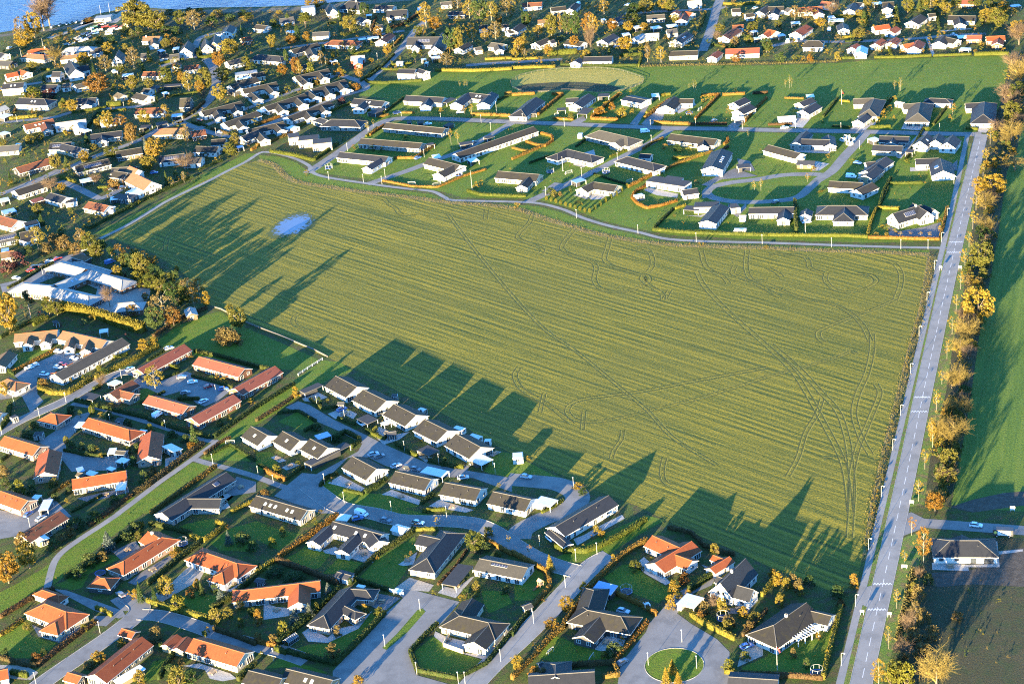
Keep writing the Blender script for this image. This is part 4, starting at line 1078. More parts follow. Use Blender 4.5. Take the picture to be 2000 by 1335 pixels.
tile(0,2); area('lawn', [(940,1335),(1200,1150),(1500,938),(1650,962),(1560,1040),(1300,1230),(1150,1340)], 'lawn', 0.015)
tile(0,3); area('lawn', [(950,0),(1120,0),(900,160),(700,320),(510,480),(420,560),(410,500),(460,350),(640,210)], 'lawn', 0.015)
area('lawn', [(-50,640),(150,540),(300,450),(390,390),(380,480),(360,560),(250,620),(100,730),(-50,830)], 'lawn', 0.014)
areap('lawn', [(980,540+400),(1010,905),(1050,915),(1120,942),(1110,948),(1040,936),(985,930)], 'lawn', 0.013)
areap('lawn', [(1085,1088),(1130,1070),(1180,1042),(1262,1005),(1300,1015),(1270,1030),(1190,1080),(1120,1100)], 'lawn', 0.014)
areap('lawn', [(640,945),(660,930),(700,960),(760,985),(860,1010),(1000,1020),(990,1028),(870,1013),(740,1000),(670,985),(640,965)], 'lawn', 0.013)
# north estate ground
areap('lawn', [(607,336),(675,290),(740,243),(790,236),(1000,243),(1300,256),(1680,262),(1890,268),(1860,400),(1840,470),(1700,474),(1500,468),(1320,460),(1250,448),(1180,432),(1100,402),(1050,390),(1000,387),(905,386),(870,376),(800,362),(720,350),(640,340)], 'lawn', 0.012)
areap('lawn', [(690,196),(760,193),(900,192),(1000,188),(1240,183),(1400,186),(1500,193),(1700,198),(1850,203),(1960,205),(1950,225),(1905,258),(1825,256),(1675,251),(1425,247),(1150,239),(1000,231),(850,227),(775,226),(730,240),(700,225)], 'lawn', 0.012)

# roads and paths
def road(pts, w, mat='asphalt', z=0.03, name='road', kerb=False, sm=True):
    L = [P(*p) for p in pts]; o = ribbon(name, L, w, mat, z, sm)
    if kerb:
        for s in (-1, 1):
            sl = smooth_line(L) if sm else np.array([p[:2] for p in L]); sl = sl + normals2(sl)*s*(w/2+0.08)
            strip3('kerb', sl, 0.16, 0.12, 'paving', sm=False, parent=o)
    return o
def troad(pts, w, mat='asphalt', z=0.03, name='road', kerb=False): return road([T(*p) for p in pts], w, mat, z, name, kerb)
main = road([(1640,1500),(1682,1334),(1705,1227),(1735,1092),(1775,905),(1807,750),(1840,596),(1867,474),(1900,334),(1917,262)], 6.4, 'asphalt_pale', 0.032, 'main_road', sm=False)
bike = road([(1605,1500),(1640,1335),(1650,1295),(1690,1128),(1740,915),(1770,786),(1801,655),(1838,497),(1862,394),(1886,280),(1890,262)], 2.3, 'asphalt_pale', 0.034, 'cycle_path', sm=False)
def at_line(L, s):
    seg = np.linalg.norm(np.diff(L, axis=0), axis=1); c = np.r_[0, np.cumsum(seg)]
    return np.array([np.interp(s, c, L[:, 0]), np.interp(s, c, L[:, 1])]), c[-1]
ml = np.array([p[:2] for p in PX((1640,1500),(1682,1334),(1705,1227),(1735,1092),(1775,905),(1807,750),(1840,596),(1867,474),(1900,334),(1917,262))])
tot = at_line(ml, 0)[1]; dm = None; s = 2.0
while s < tot - 12:
    a, _ = at_line(ml, s); b, _ = at_line(ml, s+5.0); ribbon('centre_dash', [a, b], 0.15, 'paint_white', 0.040, sm=False, parent=main); s += 8.4
for side in (-1, 1):
    strip3('road_edge', ml + normals2(ml)*side*(3.2+0.07), 0.14, 0.07, 'paving', sm=False, parent=main)
def zigzag(px_l, px_r):            # ramp marking of a raised table: a row of white teeth
    a, b = P(*px_l)[:2], P(*px_r)[:2]; d = b-a; L = np.linalg.norm(d); d /= L; n = np.array([-d[1], d[0]])
    m = MB(); k_ = 6
    for i in range(k_):
        p0 = a + d*L*(i/k_); w = L/k_
        q = [p0, p0+d*w*0.5+n*0.9, p0+d*w*0.5+n*1.5, p0+n*0.6]; m.add([(*v, 0.041) for v in q], [(0,1,2,3)])
        q = [p0+d*w*0.5+n*0.9, p0+d*w, p0+d*w+n*0.6, p0+d*w*0.5+n*1.5]; m.add([(*v, 0.041) for v in q], [(0,1,2,3)])
    new_obj('ramp_marking', m.mesh('ramp_marking', ['paint_white']), main)
for y in (1192, 1142, 805, 777, 494, 474):
    # road edges at that pixel row
    cx = np.interp(y, [262,334,474,596,750,905,1092,1227,1334], [1917,1900,1867,1840,1807,1775,1735,1705,1682]); hw = np.interp(y, [280,655,915,1295], [11,14.5,16.8,18.5])
    zigzag((cx-hw, y), (cx+hw, y))
tile(3,3); area('table_paving', [(700,610),(750,580),(815,560),(800,690),(770,730),(700,690)], 'asphalt_pale', 0.029)
area('road', [(1090,0),(1120,-10),(1220,40),(2100,105),(2500,135),(2500,200),(2000,170),(1220,112),(1060,175),(1030,160)], 'asphalt', 0.029)
road([(1850,484),(1835,484),(1700,481),(1500,474),(1375,471),(1300,466),(1250,454),(1190,441),(1140,426),(1100,409),(1052,397),(1000,394),(887,391),(870,386),(845,374),(800,369),(750,363),(715,358),(660,350),(625,343),(607,334),(605,325),(582,312),(550,302),(520,297),(505,300),(480,316),(440,336),(412,351),(370,371),(320,396),(275,424),(240,444),(195,466)], 2.4, 'asphalt_pale', 0.031, 'footpath')
# north estate streets
road([(600,338),(640,312),(675,288),(710,262),(740,242),(775,232),(850,232),(925,235),(1000,238),(1150,244),(1300,250),(1425,252),(1500,254),(1675,257),(1825,261),(1885,262),(1917,262)], 6.0, 'asphalt', 0.030, 'street')
road([(1000,240),(962,262),(900,295),(850,313),(800,332),(750,349),(717,360)], 5.0, 'asphalt', 0.028, 'street')
road([(1308,254),(1275,277),(1225,302),(1162,334),(1105,361),(1030,395)], 5.2, 'asphalt', 0.028, 'street')
road([(1692,258),(1675,278),(1650,305),(1625,334),(1597,352)], 5.6, 'asphalt', 0.028, 'street')
road([(1597,352),(1582,366),(1555,386),(1500,393.5),(1440,394),(1400,388),(1381,378),(1390,366),(1425,357),(1475,351),(1530,342),(1590,340),(1610,343)], 5.0, 'asphalt', 0.0285, 'street')
areap('lawn', [(1402,371),(1425,362),(1475,356),(1500,354),(1550,346),(1577,345),(1580,356),(1562,376),(1537,388),(1500,389),(1440,388),(1412,381)], 'lawn', 0.024)
# street past the top row
road([(715,165),(728,150),(750,130),(775,105),(792,85),(810,60),(830,42)], 5.0, 'asphalt', 0.03, 'street')
road([(910,128),(960,124),(1000,122),(1050,119),(1098,116)], 5.0, 'asphalt', 0.03, 'street')
road([(1410,-8),(1400,15),(1392,45),(1382,75),(1372,100)], 6.0, 'asphalt', 0.03, 'street')
road([(1220,27),(1300,22),(1390,18),(1420,14)], 4.5, 'asphalt', 0.029, 'street')
road([(1500,92),(1560,80),(1620,82),(1700,80),(1780,76),(1850,70),(1925,66)], 4.5, 'asphalt', 0.029, 'street')
road([(790,60),(740,68),(690,76),(650,82),(600,88),(540,96)], 4.5, 'asphalt', 0.029, 'street')
# west estate streets
tile(0,0)
troad([(1480,430),(1600,460),(1670,540),(1690,640),(1650,760),(1560,850),(1400,950),(1250,1000)], 6.0, kerb=False, name='street')
troad([(1400,950),(1560,1010),(1750,1060),(1900,1070),(2080,1040)], 5.0, name='street')
troad([(1560,1000),(1750,920),(1900,860),(2080,790),(2300,710),(2500,640),(2640,580)], 4.0, name='street', z=0.027)
tile(1,0); troad([(0,1010),(200,930),(450,840),(640,760),(780,720),(860,690),(820,640),(700,600),(620,570)], 5.0, name='street', z=0.0275)
tile(0,0)
troad([(-60,700),(220,660),(450,625),(640,600),(700,580)], 4.5, name='street'); troad([(-60,970),(140,945),(400,920),(550,880),(700,850),(1000,840),(1180,810)], 4.5, name='street')
troad([(1250,1000),(1120,1080),(1000,1130),(800,1200),(650,1260),(480,1335),(300,1400),(100,1480),(-100,1560)], 4.5, name='street')
troad([(1250,520),(1480,440),(1560,300),(1700,260),(1850,230)], 4.5, name='street'); troad([(380,300),(560,240),(700,180),(900,110)], 6, 'gravel', name='boat_yard_ground')
troad([(870,180),(930,130),(990,80)], 8, 'gravel', 0.031, name='slipway')
tile(0,1); troad([(-60,200),(120,140),(300,70),(460,-10)], 5.0, name='street', z=0.031); troad([(470,80),(600,130),(720,190),(800,210),(950,140)], 5.0, name='street')
areap('car_park', [(0,555),(60,540),(110,505),(160,490),(175,505),(120,535),(60,560),(5,572)], 'asphalt', 0.028)
# south-west streets
tile(0,2)
troad([(-80,760),(0,700),(180,600),(330,535),(500,460),(700,350),(860,270),(1000,230),(1150,260)], 5.5, name='street', kerb=True)
area('car_park', [(110,260),(200,200),(400,110),(480,60),(560,80),(660,120),(560,180),(440,220),(380,290),(310,300),(290,400),(340,460),(240,550),(170,420),(60,440),(0,450),(0,400),(230,370)], 'asphalt', 0.026)
troad([(560,480),(740,510),(900,550),(1200,640),(1500,740),(1690,780)], 2.6, 'asphalt', name='footpath')
troad([(1710,765),(1620,830),(1500,915),(1380,1000),(1250,1090),(1080,1220),(920,1340)], 2.6, 'asphalt_pale', 0.031, name='footpath')
tile(0,3); troad([(930,0),(780,100),(640,190),(500,290),(430,370),(395,470),(370,580)], 2.6, 'asphalt_pale', 0.0315, name='footpath')
tile(0,2); troad([(1510,910),(1640,950),(1800,990),(2000,1050),(2160,1110),(2280,1150)], 3.0, 'asphalt', 0.0305, name='footpath')
area('courtyard', [(600,570),(720,540),(640,640),(570,720),(510,780),(520,850),(640,890),(780,900),(900,880),(1010,890),(1000,960),(830,1000),(560,1010),(520,960),(460,880),(390,830),(300,780),(420,700)], 'asphalt', 0.028)
area('courtyard', [(1060,280),(1240,270),(1460,230),(1780,340),(1800,380),(1700,460),(1600,500),(1540,480),(1420,380),(1280,420),(1150,360),(1000,350)], 'asphalt', 0.028)
area('courtyard', [(-40,1500-180),(0,1310),(120,1330),(220,1335),(400,1200),(560,1360),(300,1440),(100,1460),(-40,1440)], 'asphalt', 0.025)
tile(0,3)
area('courtyard', [(-20,20),(250,0),(420,10),(300,100),(110,180),(0,200)], 'asphalt', 0.027)
troad([(1000,640),(1090,720),(1060,800),(900,930),(700,1070),(450,1240),(200,1420)], 7.0, name='street', kerb=True)
troad([(1090,790),(1250,800),(1500,870),(1750,960),(2000,1030),(2200,1080),(2400,1150)], 6.0, name='street', z=0.0295, kerb=True)
area('pavement', [(420,590),(520,600),(960,760),(980,800),(930,820),(740,760)], 'asphalt', 0.0275)
area('driveway', [(860,680),(1000,610),(1080,680),(1050,760),(950,760)], 'asphalt', 0.028)
area('driveway', [(1350,530),(1480,410),(1600,450),(1560,520),(1420,600),(1250,700),(1130,690)], 'gravel', 0.024)
area('driveway', [(740,800),(860,800),(960,760),(830,880),(700,870)], 'asphalt', 0.026)
area('driveway', [(-30,1180),(200,1190),(300,1240),(240,1300),(100,1290),(-30,1250)], 'gravel', 0.025)
# south streets
tile(1,2)
area('street_square', [(230,510),(330,460),(420,490),(600,600),(850,720),(1010,800),(1350,950),(1700,1010),(2000,1060),(2000,1170),(1700,1060),(1250,1040),(1000,960),(880,900),(720,900),(570,1050),(500,1130),(500,1210),(600,1280),(800,1335),(500,1335),(250,1240),(140,1200),(360,1020),(470,1030),(620,950),(800,850),(830,790),(640,690),(480,620),(380,560)], 'asphalt', 0.027)
road([(990,935),(1050,940),(1090,945),(1122,960),(1127,978),(1105,996),(1062,1012),(1020,1034),(1012,1052)], 9.0, 'asphalt', 0.0285, 'street')
road([(600,945),(625,965),(665,990),(732,1003),(775,1014),(825,1017),(875,1017),(925,1022),(962,1037),(1000,1062),(1040,1086),(1085,1104),(1125,1115)], 7.5, 'asphalt', 0.0296, 'street', kerb=True)
road([(1192,1084),(1165,1098),(1138,1122),(1100,1162),(1062,1202),(1010,1252),(962,1295),(915,1345),(880,1390)], 8.0, 'asphalt_pale', 0.0305, 'street', kerb=True)
tile(1,3)
area('street_square', [(1080,600),(1200,590),(1590,690),(1470,840),(1200,1080),(1250,1260),(1500,1330),(1800,1400),(1600,1560),(900,1500),(600,1300),(600,1230),(830,980),(1000,790),(1150,660)], 'asphalt', 0.028)
area('traffic_island', [(1300,740),(1325,765),(1180,930),(1020,1065),(985,1050),(1100,940),(1260,755)], 'lawn', 0.05)
tile(2,3)
area('street_square', [(1180,740),(1290,620),(1400,560),(1560,470),(1480,400),(1620,440),(1560,560),(1380,640),(1290,780),(1400,860),(1600,980),(1700,1080),(1690,1340),(1400,1500),(800,1500),(850,1170),(1050,920),(1070,860)], 'asphalt', 0.028)
cc = P(1317, 1298); gi = sheet('traffic_island', [(cc[0]+9.0*math.cos(a), cc[1]+9.0*math.sin(a)) for a in np.linspace(0, 2*math.pi, 41)[:-1]], 'lawn', 0.05)
strip3('kerb', [(cc[0]+9.06*math.cos(a), cc[1]+9.06*math.sin(a)) for a in np.linspace(0, 2*math.pi, 61)], 0.13, 0.1, 'paving', sm=False, parent=gi)
# ------------------------------------------------------------------ south gardens, sheet by sheet
tile(2,3); zone('by the southern field end')
house([(335,105,755,-141,9.5,'gg'), (292,122,440,245,4.2,'gg',dict(h=2.2,wall='dark',pitch=14,win='none'))], 'white', 'black', vents=2, desc='long white house with black gabled roof and sloping carport')
house([(1095,172,1310,268,9,'gg'), (1405,215,1115,390,9,'gg'), (1262,318,1410,372,7,'gg')], 'white', 'orange', vents=2)
house([(1700,335,1545,430,5,'gg'), (1570,325,1660,360,4,'gg')], 'white', 'orange', h=2.2, desc='small white garage with orange tiled roof beside the drive', cat='garage', win='few')
house([(1825,350,1625,545,9,'gg'), (1758,560,1890,596,6.5,'gg',dict(pitch=42)), (1600,490,1680,520,3.5,'gg',dict(pitch=40))], 'white', 'black', h=2.9, pitch=46, chim=[(0,0.1)], desc='tall white house with steep black gabled roof and dormer wing')
carport(1325,662,1462,700,7.0,'sheet', desc='white flat-roofed double carport on posts', wall='white', shed=0.2, h=2.6)
house([(590,755,850,805,10.5,'hh'), (640,600,592,750,9,'hg'), (690,800,555,955,8,'gg')], 'dark', 'brown', vents=1, trim='trim_white')
house([(650,560,800,600,5,'mu',dict(pitch=8))], 'dark', 'bluesheet', h=2.6, desc='lean-to with pale blue sheet roof beside the street hedge', cat='shed', win='none')
house([(125,1268,645,1235,9.5,'gg'), (340,1180,335,1275,9.5,'hg')], 'white', 'black', desc='dark-roofed house with pyramid wing at the photo bottom')
house([(1690,1275,2080,1300,9,'gg')], 'white', 'felt', pitch=14, desc='grey low-pitched roof house at the photo bottom edge')
shed(85,725,150,700,3.2,'felt','dark'); shed(205,1175,250,1160,3.0,'black','dark')
shed(1030,712,1075,700,2.0,'sheet','white', ends='f', h=1.6)
hedge('orange','0 315 160 400 280 470 302 580 140 760',1.7); hedge('green','130 780 60 870 0 960',1.5)
hedge('orange','1050 220 870 330 760 430 690 500 600 600',1.9,1.2); hedge('orange','590 615 450 800 400 900 300 980 180 1110 0 1300',1.8,1.2)
hedge('lime','330 262 420 310 500 300 560 310 700 262 900 155 1050 55',1.8,1.4)
hedge('orange','820 640 1000 720 1130 800',1.7); hedge('orange','1060 860 930 1010 800 1170',1.7); hedge('brown','800 1175 600 1190 430 1200',1.8)
hedge('brown','1220 120 1400 160 1500 260 1620 310 1740 330',1.6); hedge('yellow','1400 800 1500 870 1740 990',1.8,1.5); hedge('green','1600 470 1480 550 1380 615',2.2,1.6)
hedge('yellow','1950 650 1990 600 2080 480',1.6); hedge('yellow','1660 1245 1770 1262',1.6); hedge('brown','1780 1262 2000 1275 2130 1290',1.7); hedge('orange','710 1285 835 1272 795 1185',1.6)
hedge('brown','1990 760 1880 880 1800 960',1.3)
trees('''cy 300 450 320 105; ry 430 770 650 110; sl 560 605 540 65; ro 310 910 820 110; ly 180 1060 985 60; ry 45 1225 1110 95; lo 140 330 245 50; sy 795 380 320 50; sy 1270 605 525 95; sy 1240 740 640 80
bt 1560 745 640 120; cy 1255 1245 1140 115; cy 1205 1335 1200 95; cy 1300 1345 1235 95; sl 1820 1135 1085 90; sl 1690 1218 1145 95; so 720 1120 1075 60; so 175 1260 1200 90
su 1700 870 800 120; su 1500 780 690 90; sv 1900 830 780 110; sr 1350 540 470 110; sv 970 430 370 120; sg 800 1110 1020 160; so 860 1010 960 50; su 240 1290 1210 90; sv 560 280 240 40; sy 700 180 130 60; sy 660 150 90 50; so 1580 300 240 90; sv 1680 900 830 100; su 1850 900 840 90; sy 1800 800 730 90; so 1640 770 660 100; sr 1480 830 760 80; sy 1380 660 600 60; so 1310 660 615 70''')
lamps('418 580 170 860 500 372 665 320 218 260 1328 1005 1065 1185 1443 1210')
car(870,772,930,785,'silver'); car(1835,1045,1890,1030,'blue'); car(298,205,330,235,'white'); car(862,1170,900,1145,'grey', desc='small grey open trailer')
trampoline(895,625); trampoline(1650,835); goal(285,1105,325,1075); goal(610,1160,640,1120)
zone('by the orange-roofed house'); terrace((960,400),(1030,340),(1120,420),(1240,540),(1200,560),(1040,470)); terrace((640,1010),(760,950),(900,960),(860,1050),(700,1075),(560,1040)); terrace((480,200),(560,170),(700,90),(860,10),(880,40),(720,130),(510,250)); terrace((1660,740),(1780,740),(1890,700),(1840,790),(1690,780),mat='paving_dark'); terrace((1960,960),(1880,960),(1790,1080),(1760,1200),(1960,1110),mat='gravel')
area('lawn',[(860,400),(960,400),(1040,480),(1200,570),(1260,610),(1140,700),(980,640),(760,540),(720,500)],'lawn',0.013); area('lawn',[(330,950),(480,1010),(700,1080),(840,1100),(780,1170),(400,1190),(200,1120)],'lawn',0.0135)
area('lawn',[(1800,1200),(2000,1110),(2100,1100),(2100,1260),(1780,1250)],'lawn',0.0137); area('lawn',[(120,400),(240,470),(270,580),(150,680),(20,680),(20,520)],'lawn',0.0138)
# timber play tower
def play_tower(x, y, where=None):
    g = TP(x, y); root = bpy.data.objects.new('play_tower', None); COL.objects.link(root); root.location = (g[0], g[1], 0); root.rotation_euler = (0,0,0.6)
    a = MB()
    for sx in (-.7,.7):
        for sy in (-.7,.7): a.box(sx-.06,sx+.06,sy-.06,sy+.06,0,2.4)
    a.box(-.8,.8,-.8,.8,1.2,1.3); new_obj('frame', a.mesh('frame',['wood']), root)
    r = MB(); r.add([(-.9,-.9,2.4),(.9,-.9,2.4),(.9,.9,2.4),(-.9,.9,2.4),(0,-.9,3.2),(0,.9,3.2)],[(0,4,5,3),(1,2,5,4),(0,1,4),(2,3,5)]); new_obj('roof', r.mesh('roof',['trim_wood']), root)
    s = MB(); s.add([(-.8,-.3,1.25),(-.8,.3,1.25),(-3.2,.3,.15),(-3.2,-.3,.15),(-.8,-.3,1.15),(-.8,.3,1.15),(-3.2,.3,.05),(-3.2,-.3,.05)],[(0,3,2,1),(4,5,6,7),(0,1,5,4),(2,3,7,6),(1,2,6,5),(3,0,4,7)]); new_obj('slide', s.mesh('slide',['trim_orange']), root)
    thing(root, 'timber play tower with slide in a garden', 'play tower', None, where)
play_tower(225,575)

tile(1,3); zone('by the southern cul-de-sacs')
house([(0,-140,400,-25,9,'gg')], 'cream', 'brown', sky=[(0,3,-0.3),(0,2,0.45)], vents=1)
house([(600,62,985,165,8.5,'gg'), (575,95,440,215,6,'gg'), (785,165,665,285,6,'gg'), (900,140,960,215,7.5,'gg')], 'white', 'black', sky=[(0,1,-0.8),(0,2,0.25,4)], desc='white house with dark seamed roof and two glazed front wings')
house([(-100,600,500,527,8,'hg'), (335,550,330,695,7.5,'gg')], 'grey', 'orange', desc='grey house with long orange roof and white front gable')
house([(735,572,530,795,8.5,'gh'), (735,590,860,598,7,'gh'), (690,722,775,765,5,'gh')], 'pink', 'black', desc='brick house with black hipped roof and bay by the cul-de-sac')
house([(1490,155,1335,350,10,'hh'), (1275,168,1480,210,7.5,'gg')], 'cream', 'black', desc='large cream house with black hipped roof and left wing')
carport(1505,560,1640,400,5.6,'felt', shed=0.0, desc='long flat grey carport beside black hipped house', wall='white')
house([(1745,352,2125,425,10,'gg')], 'white', 'grey', pitch=18, solar=[(0,-0.1,0.25,6,1.0)], vents=1, desc='white house with low grey roof and blue roof light strip')
house([(1590,800,1815,852,10,'hh'), (1690,660,1600,795,8,'gg'), (1835,850,1700,1005,8.5,'gg')], 'cream', 'brown', desc='cream house with brown hipped roof and walled courtyard', frame='trim_white')
house([(235,1212,600,1302,8.5,'gg')], 'yellow', 'brown', sky=[(0,2,0.1)], desc='brown-roofed house with skylights at the photo bottom'); house([(-60,1225,205,1290,8.5,'gg')], 'yellow', 'brown', desc='plain brown roof house at the photo bottom')
shed(632,455,742,485,4.6,'felt','white', pitch=10, desc='white shed with dark blue-grey roof on the lawn')
house([(1075,90,1175,118,4.6,'gg')], 'white', 'sheet', h=2.0, pitch=20, desc='white tent garage with curved pale roof', cat='tent', win='none')
carport(640,25,730,35,4.5,'sheet'); shed(0,505,60,520,3,'felt','dark'); carport(790,560,850,572,1.5,'sheet',shed=0); carport(1080,592,1140,606,2.2,'sheet',shed=0,h=1.4,desc='low white bin shelter beside the driveway',cat='shelter')
strip3('wall_screen', TX((1040,610),(1155,640)), 0.25, 1.3, 'wall_white', sm=False)
bpy.data.objects['wall_screen'].name = 'garden_wall'; thing(bpy.data.objects['garden_wall'], 'low white garden wall beside the tarred driveway', 'wall', None, '', TP(1100,625)); del bpy.data.objects['garden_wall']['kind']
w_ = strip3('courtyard_wall', TX((1510,960),(1465,1040),(1620,1095)), 0.25, 1.5, 'wall_cream', sm=False); del w_['kind']; thing(w_, 'low cream courtyard wall before brown-roofed house', 'wall', None, '', TP(1500,1050))
car(825,12,870,25,'white','van'); car(1015,62,1060,72,'grey'); car(1270,82,1330,88,'white'); car(795,48,830,40,'blue')
lamps('1283 762 1008 1042 140 1147 1258 1257 1583 1335 1635 1335 1913 1157 1490 32')
hedge('orange','640 20 400 200 180 350',1.8,1.2); hedge('brown','160 375 450 480 640 560',2.0,1.3); hedge('yellow','140 380 0 485',1.8); hedge('green','650 600 400 830 170 1030',2.0,1.4)
hedge('orange','0 1010 170 1050',1.6); hedge('lime','150 1065 240 1100',1.7,1.4); hedge('green','245 1090 430 1140 620 1185',1.8,1.3); hedge('green','630 1180 830 980 1010 785',1.8,1.3)
hedge('green','780 480 950 330 1230 150',1.6); hedge('green','770 520 900 565 1040 610',1.5); hedge('green','1205 1090 1260 1235 1570 1295',1.4); hedge('green','1580 1292 1800 1180 2000 935',1.4); hedge('green','1420 865 1300 980 1205 1085',1.3)
hedge('orange','1790 210 1880 260 2000 330',1.5); hedge('yellow','1220 135 1420 130',1.2); hedge('brown','1650 290 1560 420 1420 560',0.8,0.7)
trees('''rl 1710 300 140 140; ly 1425 112 25 65; sv 1820 175 105 85; ly 1975 245 165 55; sl 130 255 185 65; sv 210 175 105 55; sl 460 85 40 55; cb 570 640 535 95; cb 310 860 745 125; cb 420 800 695 105; sl 220 955 850 105; sr 140 1015 940 85
su 640 965 880 65; su 610 1115 1020 130; eg 735 552 500 40; so 800 1330 1265 90; sl 970 795 735 85; ll 1180 365 320 50; lo 1212 350 285 30; sy 1610 670 640 80; sl 1390 640 600 40; so 860 780 700 60; cg 30 430 380 50; sg 150 480 430 160; sg 300 520 460 160; so 20 860 750 80; sr 20 1000 930 70; sl 40 1110 1075 60; sv 1720 600 530 80; so 1730 640 590 50; sg 1640 650 590 70; su 1240 100 60 60; sg 1780 280 230 130; sv 1890 330 290 70; sg 1960 620 570 80; sv 470 760 690 60''')
terrace((520,290),(620,260),(720,330),(920,380),(870,390),(720,345),(540,310)); terrace((720,330),(840,270),(930,310),(880,380)); terrace((1110,400),(1140,380),(1220,330),(1260,300),(1230,400),(1150,410)); terrace((60,700),(160,730),(270,740),(260,800),(60,830)); terrace((360,930),(420,890),(560,970),(640,900),(780,870),(880,780),(910,760),(800,900),(560,1010),(410,1000),mat='paving'); terrace((1090,580),(1200,500),(1390,560),(1350,610),(1200,600),mat='gravel'); terrace((1400,920),(1480,960),(1640,1000),(1620,1080),(1480,1030),(1390,960)); terrace((1780,1140),(1600,1090),(1780,1100),(2000,890),(1980,950),(1850,1080)); terrace((1420,620),(1470,570),(1560,590),(1680,500),(1710,490),(1560,660)); terrace((880,690),(930,620),(1130,660),(1080,700),(1000,770),(890,720),mat='paving_dark')
area('lawn',[(330,300),(390,250),(580,320),(500,420),(420,450),(200,370)],'lawn',0.013); area('lawn',[(640,350),(850,390),(780,470),(520,470)],'lawn',0.0131); area('lawn',[(960,340),(1240,180),(1260,290),(1130,400),(1190,420),(1080,590),(800,510)],'lawn',0.0132)
area('lawn',[(1240,1080),(1380,960),(1480,970),(1480,1050),(1620,1100),(1790,1150),(1740,1230),(1570,1270),(1280,1200)],'lawn',0.0133); area('lawn',[(300,1060),(420,1020),(560,1020),(900,780),(960,800),(830,960),(620,1150),(430,1120)],'lawn',0.0134); area('lawn',[(1760,600),(1960,610),(2000,700),(1820,780),(1780,700)],'lawn',0.0135)
area('lawn',[(0,60),(200,130),(350,160),(180,290),(100,250),(0,200)],'lawn',0.0136); area('lawn',[(70,1210),(200,1120),(560,1240),(400,1250),(230,1200)],'lawn',0.0137)
# greenhouse
def greenhouse(x1,y1,x2,y2,W,where=''):
    a,b=TP(x1,y1)[:2],TP(x2,y2)[:2]; d=b-a; L=np.linalg.norm(d); root=bpy.data.objects.new('greenhouse',None); COL.objects.link(root); c=(a+b)/2; root.location=(*c,0); root.rotation_euler=(0,0,math.atan2(d[1],d[0]))
    f=MB(); n=6
    prof=[(-W/2,0),(-W/2,1.4),(0,2.3),(W/2,1.4),(W/2,0)]
    for i in range(n+1):
        x=-L/2+L*i/n
        for k in range(4): f.tube((x,*prof[k]),(x,*prof[k+1]),0.04,0.04,4)
    for p in prof: f.tube((-L/2,*p),(L/2,*p),0.04,0.04,4)
    new_obj('frame',f.mesh('frame',['metal_white']),root)
    for i in range(n):
        for k in range(4):
            g=MB(); x0,x1_=-L/2+L*(i+.06)/n,-L/2+L*(i+.94)/n; (y0,z0),(y1_,z1)=prof[k],prof[k+1]
            g.add([(x0,y0,z0),(x1_,y0,z0),(x1_,y1_,z1),(x0,y1_,z1),(x0,y0,z0-.012),(x1_,y0,z0-.012),(x1_,y1_,z1-.012),(x0,y1_,z1-.012)],boxv(0,1,0,1,0,1)[1]); new_obj('pane',g.mesh('pane',['glass']),root)
    thing(root,'small glass greenhouse with white frame by a hedge','greenhouse',None,where)
greenhouse(235,1030,315,975,2.6)
zone('on the round island')

tile(0,3); zone('in the south-west corner gardens')
house([(165,172,470,-18,8.5,'gg'), (300,175,345,205,4.5,'gg',dict(roof='sheet',h=2.2,pitch=10))], 'yellow', 'rust', vents=2, desc='yellow brick house with rust-brown roof and pale conservatory')
house([(965,372,1262,188,9,'hh'), (1155,140,1240,190,9,'gg')], 'pink', 'orange', vents=3, chim=[(1,-0.2)], desc='long brick house with orange hipped roof and back wing')
house([(785,505,818,508,7.5,'hh')], 'dark', 'orange', desc='dark garage with orange pyramid roof', cat='garage', h=2.3, win='few')
house([(1580,298,1850,390,9.5,'hh'), (1820,395,1735,460,8,'gh')], 'white', 'orange', vents=2, desc='white house with orange hipped roof and front wing by conifers')
house([(350,705,515,768,10.5,'hh'), (508,785,430,850,8,'gh')], 'cream', 'orange', vents=2, desc='cream house with orange hipped roof below the path bend')
house([(330,598,455,640,5,'hh')], 'white', 'orange', h=2.3, desc='small white outbuilding with orange hipped roof', cat='outbuilding', win='few')
house([(1110,962,740,1258,9,'gg')], 'yellow', 'orange', vents=3, desc='long yellow brick house with orange roof and striped awning')
house([(905,1320,1115,1195,3.2,'mu',dict(pitch=6))], 'yellow', 'sheet', h=2.3, desc='striped pale awning roof along the yellow brick house', cat='awning', win='none')
house([(950,897,1058,928,4.8,'gg')], 'wood', 'orange', h=2.2, desc='timber carport with orange tiled gable roof', cat='carport', win='none'); house([(525,1240,640,1272,5.5,'gg')], 'wood', 'orange', h=2.2, desc='orange-roofed garage at the photo bottom beside the street', cat='garage', win='few')
house([(1510,975,1912,1092,9.5,'gg')], 'cream', 'orange', vents=2, desc='cream house with wide orange gabled roof and cobbled patio')
house([(1385,942,1290,1025,4.5,'gg')], 'yellow', 'orange', h=2.2, desc='first of two joined orange-roofed garages', cat='garage', win='none'); house([(1465,958,1380,1052,4.5,'gg')], 'yellow', 'orange', h=2.21, desc='second of two joined orange-roofed garages, nearer the cream house', cat='garage', win='none')
house([(-90,1245,60,1213,7,'gg')], 'white', 'orange', desc='orange-roofed house corner at the photo left edge')
hedge('green','1120 90 900 230 700 400 510 510',1.8,1.4); hedge('brown','0 960 90 900 180 840',1.4); hedge('brown','760 850 600 960 300 1195',1.6,1.2); hedge('brown','290 1200 180 1190 0 1135',1.5)
